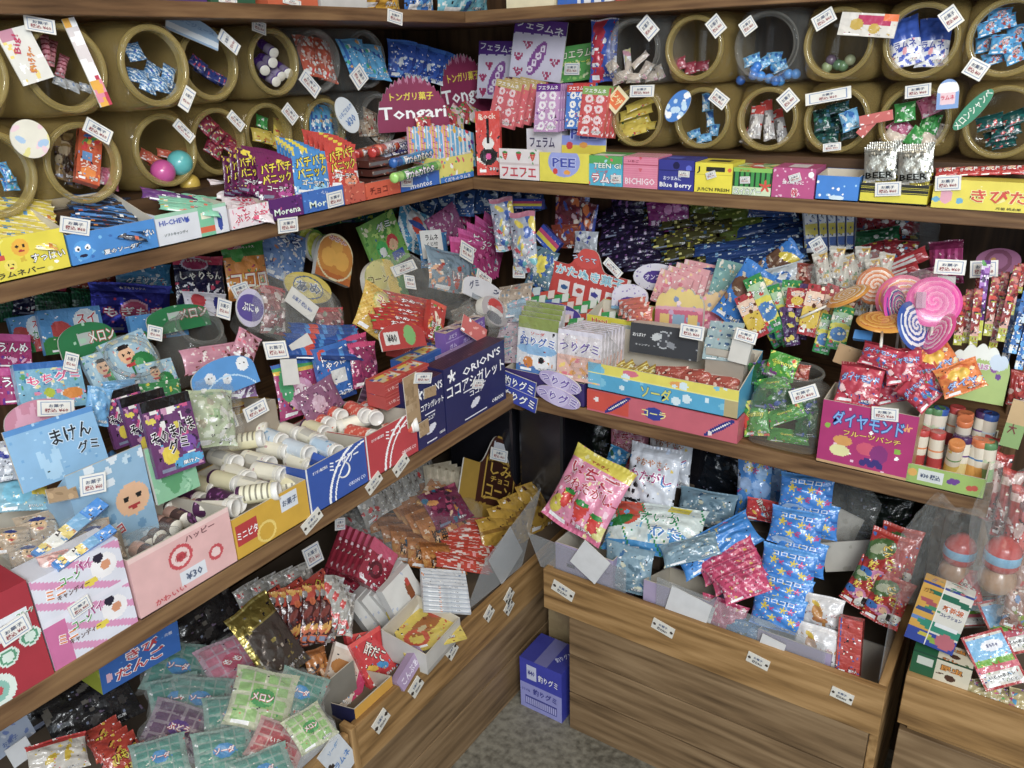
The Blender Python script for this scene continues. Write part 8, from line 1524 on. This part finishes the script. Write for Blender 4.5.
# clear mint and grape jelly bags
def jelly(nm, c, c2, txt, tc): D(nm, ('bg', c), *[('rect', x-.085, y-.085, x+.085, y+.085, c2) for x in (.18, .39, .60, .81) for y in (.2, .42, .64, .84)], ('ell', .5, .5, .2, .16, tc), (T, txt, .5, .5, .34, .13, '#fff', '#c8402c'))
jelly('j_mint', '#84a298', '#4f9284', 'ソーダ', '#2a8ac8'); jelly('j_grn', '#c4c8a8', '#94c070', 'メロン', '#2f9a48'); jelly('j_red', '#c89c98', '#b84a54', 'いちご', '#b82a38'); jelly('j_grp', '#9a8a94', '#6a4a68', 'ぶどう', '#5a2a8a'); jelly('j_pnk', '#c098a8', '#c87088', 'もも', '#c03a60')
for i, (de, x, y, w_, h_, a, la) in enumerate((('j_mint', 178, 668, 64, 54, -16, 'teal'), ('j_pnk', 232, 662, 60, 50, 30, 'pink'), ('j_mint', 200, 700, 64, 48, -10, 'teal'), ('j_mint', 176, 700, 56, 48, 12, 'teal'), ('j_grp', 178, 730, 66, 56, -24, 'purple'), ('j_mint', 232, 716, 60, 42, 4, 'teal'), ('j_mint', 300, 694, 50, 46, -20, 'teal'), ('j_mint', 224, 752, 64, 48, 8, 'teal'), ('j_red', 278, 744, 56, 44, -24, 'red'), ('j_grn', 262, 700, 66, 62, -14, 'light green'), ('j_mint', 160, 758, 60, 40, 10, 'teal'), ('j_grn', 310, 728, 44, 40, 34, 'light green'), ('j_mint', 264, 772, 64, 44, 20, 'teal'))):
    ZK('bag', de, x, y, w_, h_, a, la+' jelly cube pack, %s counted from the top of the clear pile' % ORD[i], tilt=62, t=.012, lift=.02+.006*i, lift2=.02+.006*i, nm='jelly_pack', cat='jelly pack')
    ZK('wrap', 'clearbag', x, y, w_+6, h_+6, a, 'clear sleeve over the %s jelly pack' % ORD[i], tilt=62, t=.022, lift=.028+.006*i, lift2=.028+.006*i, cat='clear sleeve')
D('whb', ('bg', '#b8babc')); obox('whb', 'whb', LB, (292, 784), (338, 734), (290, 768), 'plain white carton edge along the nearest bin board', dep=.02, d=.02)
D('bsign', ('bg', '#d6dade'), ('disc', .1, .5, .08, '#3a2c22'), (T, 'ラムネ', .55, .4, .7, .36, '#3a80c8'), (T, 'ソーダ味', .6, .8, .6, .14, '#6a9ac8')); at('tag', 'bsign', 'price_plate', 'white sign card with blue writing screwed on the nearest bin', 'sign', LB, 338, 757, 32, 34, 42, d=-.002+.004, tilt=0, t=.002)
for x, y, w_, h_, a, la in ((381, 721, 22, 10.2, 44, 'nearest to the corner post'), (416, 687, 18, 9.5, 44, 'second from the corner post'), (452, 651, 15, 8.2, 44, 'third from the corner post'), (489, 613.5, 13, 7.5, 42, 'fourth from the corner post'), (509, 596, 13, 6.8, 40, 'upper of the two near the corner'), (509, 607, 13, 6.8, 40, 'lower of the two near the corner')): plate(LB, x, y, w_, h_, a, -.0012, 'on the left bin, '+la)
for x, y, la in ((563, 590.5, 'leftmost'), (663, 628, 'second from left'), (758, 661, 'third from left'), (842, 695.5, 'rightmost')): plate(BB, x, y, 24, 9.5, -19, -.0012, 'on the back bin front board, '+la)

# ================================================================ back bin
ZC = Zone(BB, (.24, .42, .6), 34)
filler((-.736, 1.31, .212), (-.12, 1.468, .268), 'low brown carton at the bottom of the back bin')
filler((-.736, 1.475, .212), (-.12, 1.90, .36), 'dull brown carton filling the rear of the back bin under the bags')
D('ichigo', ('bg', '#e08aa8'), ('band', .84, 1, '#d8c848'), ('band', 0, .1, '#d86a90'), ('ell', .15, .22, .1, .12, '#d8c848'), ('ell', .9, .16, .16, .1, '#d8d080'), ('dots', 24, .025, ['#f0c8d4', '#e8e0a0']), ('berry', .28, .36, .12, '#d0281c'), ('berry', .56, .30, .13, '#d0281c'), ('berry', .82, .24, .12, '#d0281c'), (T, 'いちご', .5, .74, .8, .16, '#b01c34', '#f4dce4'), (T, 'のわたがし', .5, .56, .84, .13, '#b01c34', '#f4dce4'), (T, 'やおきん', .5, .89, .4, .04, '#a82a34'))
ZC('bigbag', 'ichigo', 588, 494, 68, 82, -28, 'pink strawberry cotton candy bag with three berries, leaning over the edge', d=.10, tilt=34, t=.05)
D('panda', ('bg', '#d8dce4'), ('band', .86, 1, '#c4c8d0'), ('disc', .18, .26, .13, '#e8e8ec'), ('disc', .1, .36, .05, '#1c1c22'), ('disc', .26, .37, .05, '#1c1c22'), ('ell', .13, .27, .03, .04, '#1c1c22'), ('ell', .23, .26, .03, .04, '#1c1c22'), ('ell', .2, .08, .12, .07, '#1c1c22'), ('dots', 8, .025, ['#c83a70', '#e8c850', '#c8d8f0']), (T, 'やおやさん', .5, .74, .7, .1, '#b86a3c', '#f0ece8'), (T, 'わたがし', .52, .54, .8, .16, '#b02a78', '#fff'), (T, 'し', .84, .5, .16, .15, '#2a80c8', '#fff'))
ZC('bigbag', 'panda', 652, 478, 54, 66, -10, 'white cotton candy bag with a black and white bear', d=.22, tilt=22, t=.05); ZC('bigbag', 'panda', 670, 456, 46, 60, -6, 'white cotton candy bag standing behind the bear bag', d=.32, tilt=14, t=.04)
ZC('bigbag', 'ichigo', 630, 446, 40, 50, 2, 'pink cotton candy bag in the shade behind', d=.38, tilt=10, t=.04); D('bct', ('bg', '#1f7ab0'), ('busy', 14, .08, ['#5ab0d8', '#2a5a48', '#c8d8d8'])); ZC('bag', 'bct', 616, 462, 22, 30, -20, 'blue candy bag top between the cotton candy bags', d=.3, tilt=20, t=.03)
D('suikab', ('bg', '#d4e0dc'), ('band', 0, .2, '#3a90cc'), ('ell', .22, .78, .3, .3, '#c8462c', 20), ('ell', .14, .56, .3, .1, '#2a7a38', 20), ('busy', 14, .05, ['#4a9a58', '#e8e8d8', '#6ab0d8'], .2, .8), ('ell', .8, .3, .2, .12, '#3a90d0'), ('stripes', 30, 2, '#2a8a58', .06), (T, 'すいか', .56, .68, .42, .2, '#2a8a58', '#fff'), (T, 'わた', .66, .42, .3, .2, '#2a78c0', '#fff'), ('rect', .62, .85, .84, .99, '#d8c838'))
ZC('bigbag', 'suikab', 654, 530, 100, 52, -12, 'white and blue watermelon cotton candy bag lying flat', d=.14, tilt=52, t=.05)
D('clrb', ('bg', '#7a98a8'), ('busy', 24, .07, ['#a8c0c8', '#5a7888', '#c8c8b0', '#3a6a98'])); ZC('bag', 'clrb', 706, 508, 60, 36, -12, 'crumpled grey blue clear bag behind the watermelon bag', d=.26, tilt=40, t=.04)
D('blustar', ('bg', '#2f86d4'), ('busy', 22, .05, ['#8ac8f0', '#d8c040', '#fff', '#1f60b0', '#e87ab0']), ('ell', .4, .7, .3, .16, '#e4e4dc'), (T, 'ソーダ', .4, .7, .4, .16, '#22337a', '#fff')); ZC('bigbag', 'blustar', 716, 545, 88, 36, 30, 'bright blue soda snack bag with white badge', d=.14, tilt=48, t=.04); ZC('bag', 'clrb', 690, 550, 60, 24, 14, 'clear blue bag below the bright blue one', d=.1, tilt=48, t=.03)
D('pkb', ('bg', '#c83a68'), ('busy', 26, .06, ['#e8a0b4', '#f0e0d8', '#8a1a44', '#d8b050']), ('stripes', 30, 3, '#e07a9a', .2)); ZC.row(3, 'bag', 'pkb', (728, 560, 64, 30, 26), (744, 584, 50, 30, 22), 'pink candy bag, # below the bright blue bag', 'pink candy bags in the back bin', d=(.12, .05), tilt=44, t=.03)
D('bs', ('bg', '#2a82d6'), ('busy', 6, .05, ['#5aa8ec', '#1f64b8']), *[k for x, y in ((.25, .62), (.62, .62), (.42, .36), (.8, .36)) for k in (('star', x, y, .11, '#e0c83a'), ('star', x+.14, y, .09, '#c83a80'))], ('band', .88, 1, '#4a98e0'), (T, 'コロコロ', .5, .8, .6, .1, '#e8f0f8'), ('ell', .3, .12, .3, .1, '#a8c8e8'))
for i, (x, y, w_, h_, a, dd) in enumerate(((806, 494, 56, 40, -6, .22), (812, 520, 54, 34, -6, .20), (796, 528, 56, 38, -10, .17), (800, 556, 54, 34, -10, .15), (788, 566, 58, 38, -10, .12), (784, 592, 58, 36, -10, .09), (778, 612, 56, 36, -10, .06))): ZC('bag', 'bs', x, y, w_, h_, a, 'blue bag with yellow and pink stars, %s from the top of the column' % ORD[i], d=dd, tilt=26, t=.035)
D('bstall', ('bg', '#3a8ad8'), ('dots', 16, .06, ['#8ab8e8', '#c8d8f0']), *[k for x, y in ((.3, .9), (.7, .86), (.4, .78)) for k in (('star', x, y, .06, '#e0c83a'), ('star', x+.16, y-.02, .05, '#c83a80'))], ('disc', .3, .55, .1, '#9ab8e0'), ('disc', .72, .5, .14, '#8ab4e8')); ZC('bag', 'bstall', 754, 486, 36, 68, -3, 'tall blue bag with stars standing behind', d=.30, tilt=8, t=.03); ZC('bag', 'bstall', 772, 480, 30, 60, -4, 'second tall blue bag with stars, in shade', d=.36, tilt=8, t=.03)
ZC('bag', 'redp2', 762, 510, 34, 22, -10, 'red candy bag tip beside the tall blue bag', d=.24, tilt=30, t=.02)
D('lvb', ('bg', '#a89ab8'), ('rect', .2, .66, .34, .72, '#3a2a4a'), (T, 'わたがし', .74, .8, .4, .08, '#6a5a80')); D('lvs', ('bg', '#9a8cac'))
sbox('tray', 'lvb', 'cardboard_tray', 'pale lavender tray under the strawberry cotton candy', 'tray', Ctx(0, 1.302, .341), (556, 592), (612, 614), (580, 550), .0, .16, hb=.15, side='lvs'); sbox('tray', 'lvb', 'cardboard_tray', 'pale lavender tray in the middle of the back bin', 'tray', Ctx(0, 1.302, .27), (642, 628), (706, 650), (675, 590), .0, .14, hb=.16, side='lvs')
sbox('tray', 'lvb', 'cardboard_tray', 'pale tray under the column of star bags', 'tray', Ctx(0, 1.305, .27), (756, 650), (828, 680), (790, 640), .0, .16, hb=.12, side='lvs')
ZC('tag', 'wht', 590, 562, 34, 26, -36, 'white square paper tilted on the lavender tray', d=.012, tilt=8); ZC('tag', 'wht', 688, 608, 44, 26, -18, 'blank white paper rectangle tucked behind the bin board', d=.015, tilt=6); ZC('tag', 'wht', 705, 614, 16, 20, -18, 'bluish white paper half behind the blank rectangle', d=.02, tilt=6); ZC('tag', 'wht', 772, 646, 26, 14, -20, 'white paper strip at the foot of the star bags', d=.013, tilt=6)
ZC('bag', 'clrb', 628, 568, 50, 46, -6, 'clear bag with pale blue and pink candy between the trays', d=.05, tilt=16, t=.03); ZC('bag', 'pkb', 722, 616, 50, 34, -14, 'crimson clear bag behind the front edge', d=.05, tilt=30, t=.03); ZC('bag', 'bct', 744, 632, 46, 26, -20, 'bright blue bag corner behind the front edge', d=.04, tilt=30, t=.03)
D('don', ('bg', '#a82018'), ('ell', .3, .7, .26, .16, '#4a6a38', 30), ('ell', .28, .7, .14, .08, '#a8b090', 30), ('ell', .4, .28, .2, .12, '#c87aa0'), ('disc', .5, .28, .07, '#e0b088'), ('ell', .72, .18, .2, .1, '#e4e0d4', 30), ('ell', .15, .3, .12, .08, '#2a68b0'), ('rect', .64, .1, .82, .26, '#2a2420'), ('band', .93, 1, '#c03a28'), (T, 'どんどん', .6, .62, .6, .15, '#e8d040', '#7a1410', -60), (T, '焼', .3, .44, .24, .13, '#e8d040', '#7a1410'))
for i, (x, y, w_, h_, a, dd) in enumerate(((896, 556, 44, 62, -16, .20), (884, 564, 46, 66, -20, .16), (888, 600, 42, 50, -24, .12), (866, 584, 36, 50, -30, .14))): ZC('bag', 'don', x, y, w_, h_, a, 'glossy red grilled snack bag, %s from the back' % ORD[i], d=dd, tilt=30, t=.03)
D('shika', ('bg', '#d4d2d2'), ('band', .9, 1, '#e0dede'), ('ell', .42, .5, .16, .24, '#b8803c', 20), ('ell', .5, .3, .24, .08, '#a8682c'), ('ell', .35, .75, .14, .06, '#c8a830', -20), ('ell', .6, .2, .05, .12, '#b8803c'), (T, 'いい', .82, .5, .12, .4, '#a82a34')); ZC('bag', 'shika', 822, 612, 44, 34, -8, 'white bag with orange brown deer, upper one', d=.08, tilt=24, t=.03); ZC('bag', 'shika', 816, 644, 48, 38, -10, 'white bag with orange brown deer, lower one', d=.045, tilt=18, t=.03)
D('rfl', ('bg', '#b0342c'), ('vband', .08, .14, '#2a58a8'), ('stripes', 80, 9, '#c04a40', .2)); ZC('flat', 'rfl', 850, 646, 24, 56, -4, 'flat folded red pouch beside the white deer bags', d=.05, tilt=16, t=.02)
D('wtr', ('bg', '#bcb6aa'), ('busy', 4, .1, ['#a8a294'])); sbox('tray', 'wtr', 'cardboard_tray', 'off white tray at the right end of the back bin', 'tray', Ctx(0, 1.305, .27), (792, 668), (878, 698), (835, 672), .0, .16, hb=.12); ZC('card', 'wtr', 836, 532, 40, 46, -26, 'white cardboard flap standing behind the star bags', nm='cardboard_flap', cat='cardboard', d=.3, tilt=10); ZC('card', 'wtr', 848, 556, 50, 30, 10, 'folded white cardboard left of the glossy red bags', nm='cardboard_flap', cat='cardboard', d=.22, tilt=20)
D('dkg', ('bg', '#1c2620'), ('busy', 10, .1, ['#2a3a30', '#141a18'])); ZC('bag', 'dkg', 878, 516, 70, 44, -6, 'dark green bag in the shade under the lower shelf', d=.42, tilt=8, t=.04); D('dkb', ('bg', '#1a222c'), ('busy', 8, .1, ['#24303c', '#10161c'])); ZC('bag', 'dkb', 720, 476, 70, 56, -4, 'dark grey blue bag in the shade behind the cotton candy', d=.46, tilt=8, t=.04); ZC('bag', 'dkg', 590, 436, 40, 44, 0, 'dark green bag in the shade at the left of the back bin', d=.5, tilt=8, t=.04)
ZC('wrap', 'clearbag', 850, 512, 60, 60, -6, 'hanging clear bag behind the glossy red bags', d=.26, tilt=8, t=.03)
filler((-.79, 1.50, .362), (-.63, 1.70, .500), 'plain carton under the shaded pink cotton candy bag')
filler((-.46, 1.56, .362), (-.36, 1.72, .510), 'plain carton under the tall blue star bags')
xr = -.118
sheetobj([BB.hit(541, 566, .02), BB.hit(700, 636, .02)*0+np.array([-.62, 1.30, .42]), np.array([-.62, 1.30, .49]), BB.hit(528, 532, .02)], MAT['acrylic'], 'clear_sheet', 'clear plastic sheet at the left front of the back bin')
sheetobj([(-.55, 1.298, .42), (-.21, 1.298, .42), (-.21, 1.30, .475), (-.55, 1.30, .50)], MAT['acrylic'], 'clear_sheet', 'long clear plastic sheet behind the bin front board')
sheetobj([(xr, 1.31, .42), (xr, 1.75, .42), (xr+.0, 1.75, .62), (xr, 1.31, .56)], MAT['acrylic'], 'clear_sheet', 'upright clear plastic sheet at the right end of the back bin')
D('cornerp', ('bg', '#5a4230')); o = boxobj('dark_panel', (-.098, 1.62, .0), (-.079, WY-.01, .75), W['darkz']); tag(o, 'brown board behind the gap between the two back bins', 'board')

# ================================================================ right bin
ZR_ = Zone(RB, (.06, .22, .5), 30)
filler((-.05, 1.335, ZR-.115+.0), (.55, 1.78, ZR-.03), 'dull brown carton filling the right bin under the toys')
D('shink', ('bg', '#dcd8cc'), ('rect', 0, 0, .44, 1, '#d09c34'), ('band', 0, .22, '#223f98'), ('ell', .22, .72, .12, .04, '#a84a50', -10), ('ell', .2, .56, .12, .04, '#2a4a80'), ('ell', .18, .4, .12, .04, '#5a80b8'), ('ell', .34, .62, .1, .035, '#3a8a60'), ('ell', .62, .88, .3, .05, '#1f6a50', -8), ('ell', .66, .34, .34, .09, '#2a8a70', -4), ('ell', .7, .4, .26, .02, '#e8e8e8'), ('ell', .38, .16, .1, .04, '#c8b838'), ('ell', .56, .12, .1, .04, '#8aa838'), ('disc', .78, .16, .13, '#b8606c'), ('vband', .4, .44, '#e8e4d8'), (T, '新幹線', .72, .72, .4, .1, '#d0641c', '#fff'), (T, 'コレクション', .72, .6, .42, .07, '#22337a'), (T, 'ガム', .16, .9, .2, .07, '#8a5a14'))
obox('shink', 'shink', RB, (904, 636), (952, 656), (917, 579), 'orange, white and blue box with green bullet train pictures', dep=.03, d=.03)
D('kabu', ('bg', '#d4ccb4'), ('rect', 0, 0, .42, 1, '#1c5a38'), ('rect', .08, .6, .36, .9, '#c8ccc0'), ('band', 0, .1, '#1a4a30'), ('ell', .68, .42, .16, .12, '#4a2c1c'), ('ell', .5, .5, .12, .03, '#4a2c1c', 20), ('disc', .9, .14, .05, '#4a6a34'), (T, '昆虫', .68, .76, .36, .2, '#d88a1c', '#5a3418'), (T, 'むし', .62, .12, .26, .14, '#c8741c', '#3a2414')); obox('kabu', 'kabu', RB, (908, 675), (966, 696), (912, 650), 'dark green and cream box with a brown beetle', dep=.05, d=.015)
D('tomi', ('bg', '#cfcac0'), ('rect', 0, .0, 1, .05, '#a82028'), ('rect', 0, .95, 1, 1, '#a82028'), ('vband', 0, .06, '#a82028'), ('vband', .94, 1, '#a82028'), ('rect', .06, .48, .94, .92, '#7ab4dc'), ('rect', .06, .40, .94, .52, '#6aa838'), ('ell', .6, .74, .2, .1, '#e8eaf0'), ('band', .3, .42, '#c85a6c'), ('rect', .15, .1, .85, .26, '#dcdcd8'), ('busy', 6, .02, ['#c83a30', '#e8c030'], .42, .56), (T, 'おもちゃ', .6, .74, .26, .07, '#22337a'), (T, 'いろいろ入り', .5, .2, .6, .06, '#223')); ZR_('flat', 'tomi', 994, 660, 42, 60, 26, 'red framed toy card with blue sky and white oval, front one', d=.05, tilt=44, t=.012); ZR_('flat', 'tomi', 1010, 626, 44, 60, 24, 'red framed toy card lying behind the front one', d=.12, tilt=44, t=.012); ZR_('flat', 'tomi', 980, 612, 60, 30, 14, 'red and cream toy card edge further back', d=.18, tilt=50, t=.012)
D('colr', ('bg', '#b8a878'), ('busy', 30, .08, ['#d8c030', '#c84a80', '#4a98c8', '#e8e0d8', '#58a050', '#8a5aa0'])); ZR_.row(5, 'bag', 'colr', (976, 690, 34, 26, 10), (1022, 706, 36, 26, -10), 'colourful clear toy bag, # at the bottom of the right bin', 'colourful toy bags', d=(.03, .03), tilt=46, jit=4, t=.02); ZR_('bag', 'colr', 952, 676, 24, 30, -10, 'brown and gold toy bag beside the beetle box', d=.08, tilt=40, t=.02)
D('mask', ('bg', '#a88068'), ('busy', 10, .1, ['#8a6048', '#c0a080'])); 
def cone_bag(x, y, w_, h_, a, d, lab):
    ZR_('wrap', 'clearbag', x, y, w_, h_, a, lab, d=d, tilt=8, t=.06, nm='clear_cone_bag')
def toyman(x, y, d, s, lab):
    """small toy figure: red capsule head with blue band, tan body"""
    P = RB.hit(x, y, d); mb = MB(); m = MAT['plastic']
    e = bpy.data.objects.new('capsule_toy', None); COL.objects.link(e); e.location = P; e.scale = (s,)*3; tag(e, lab, 'toy')
    mb.lathe([(.0005, .068), (.012, .067), (.014, .062), (.022, .058), (.030, .048), (.033, .036)], lin('#c0281c'), m, 24); link('red_lid', mb.mesh('red_lid'), e)
    mb = MB(); mb.lathe([(.033, .036), (.034, .034), (.034, .018), (.033, .016)], lin('#7ab0d0'), m, 24); link('blue_band', mb.mesh('blue_band'), e)
    mb = MB(); mb.lathe([(.033, .016), (.034, .008), (.030, 0), (.024, -.004)], lin('#b02a20'), m, 24); link('red_ring', mb.mesh('red_ring'), e)
    mb = MB(); mb.lathe([(.024, -.004), (.032, -.014), (.036, -.03), (.033, -.046), (.02, -.058), (.0005, -.062)], lin('#b08a68'), m, 24); link('tan_body', mb.mesh('tan_body'), e)
toyman(958, 560, .16, .8, 'red lidded capsule toy with blue band in the left clear cone bag'); toyman(1000, 566, .12, .85, 'red lidded capsule toy with blue band in the right clear cone bag')
ZR_('bag', 'redp2', 968, 588, 26, 36, 10, 'red toy piece under the left capsule toy', d=.14, tilt=16, t=.03); ZR_('bag', 'mask', 950, 584, 36, 40, -20, 'tan plastic toy part in the left clear cone bag', d=.17, tilt=16, t=.04); ZR_('bag', 'mask', 1018, 580, 40, 50, -8, 'tan plastic toy part in the right clear cone bag', d=.15, tilt=16, t=.04)
D('ylt', ('bg', '#c8b02c'), ('busy', 6, .1, ['#8a7a20', '#d8c858'])); ZR_('bag', 'ylt', 960, 608, 16, 34, -10, 'yellow toy strip below the left capsule toy', d=.12, tilt=16, t=.02)
D('redtoy', ('bg', '#9a2420'), ('busy', 14, .08, ['#c8483c', '#5a1414', '#c8a8a0'])); ZR_.row(4, 'bag', 'redtoy', (986, 470, 18, 70, -14), (1018, 520, 26, 70, -12), 'red clear toy bag, # hanging beside the shelf end', 'hanging red toy bags', d=(.2, .14), tilt=6, t=.025)
D('mixt', ('bg', '#a07868'), ('busy', 24, .08, ['#c8b0a8', '#6a88b0', '#b83a34', '#e0d8d0', '#8a9a48'])); ZR_.row(4, 'bag', 'mixt', (1004, 540, 34, 44, 10), (1020, 608, 36, 44, -10), 'mixed clear toy bag, # down the right edge', 'mixed toy bags', d=(.2, .1), tilt=16, t=.03, order='from the top')
cone_bag(940, 555, 90, 116, -26, .08, 'pointed clear bag slanting over the left capsule toy'); cone_bag(1000, 540, 66, 150, -8, .06, 'pointed clear bag over the right capsule toy')
D('grc', ('bg', '#8aa868'), ('band', .5, 1, '#c8a878'), (T, '大', .4, .4, .4, .3, '#7a2a34')); ZR_('card', 'grc', 1016, 424, 20, 48, -18, 'green and tan card at the right picture edge', d=.16, tilt=4, t=.004); D('oc', ('bg', '#8a5a34')); 
ZR_('bag', 'redtoy', 1018, 388, 20, 36, -10, 'dark red bag above the green and tan card', d=.2, tilt=4, t=.02)
# ================================================================ cartons on the floor
D('c_front', ('bg', '#8f90cc'), ('band', .52, 1, '#2c34a8'), ('rect', .16, .62, .4, .9, '#c8cce4'), ('rect', .12, .08, .88, .26, '#34388c'), ('rect', .14, .10, .86, .24, '#a8a8d8'), *[('rect', .16+.05*i, .1, .18+.05*i, .24, '#34388c') for i in range(14)], (T, '釣りグミ', .68, .72, .46, .16, '#e8e8f8', '#2a2f90'), (T, '釣りグミ', .6, .4, .56, .12, '#2c2f8c'), (T, 'つりぐみ', .14, .38, .2, .06, '#2c2f8c'), (T, '¥40', .28, .76, .16, .1, '#2c2f8c')); D('c_top', ('bg', '#2a3090'), ('rect', .35, 0, .65, 1, '#6a6aa0'), (T, '釣りグミ', .8, .5, .36, .2, '#c8ccec', '#2a3090', 60)); D('c_side', ('bg', '#2c34a8'))
me = carton('c_front', .118, .150, .10, top='c_top', side='c_side', nu=60, nv=60); o = link('floor_carton', me); o.location = (-.832, 1.285+.05, .001); tag(o, 'blue and lilac gummy carton standing on the floor in the gap', 'carton')
D('tan_c', ('bg', '#a08a62'), ('busy', 5, .1, ['#98825c']), (T, 'クラナ', .5, .22, .8, .3, '#a83a34')); me = carton('tan_c', .125, .29, .10); o = link('floor_carton', me); o.location = (-.828, 1.47, .001); tag(o, 'tan carton with red writing behind the blue and lilac one', 'carton')
o = boxobj('floor_carton', (-.885, 1.40, .292), (-.768, 1.55, .30), MAT['card']); tag(o, 'dark sheet lying on the tan carton', 'cardboard')
for c in o.data.color_attributes['Col'].data: c.color = (.03, .03, .06, 1)
import os
if os.environ.get('SCENE_LOG'): pass
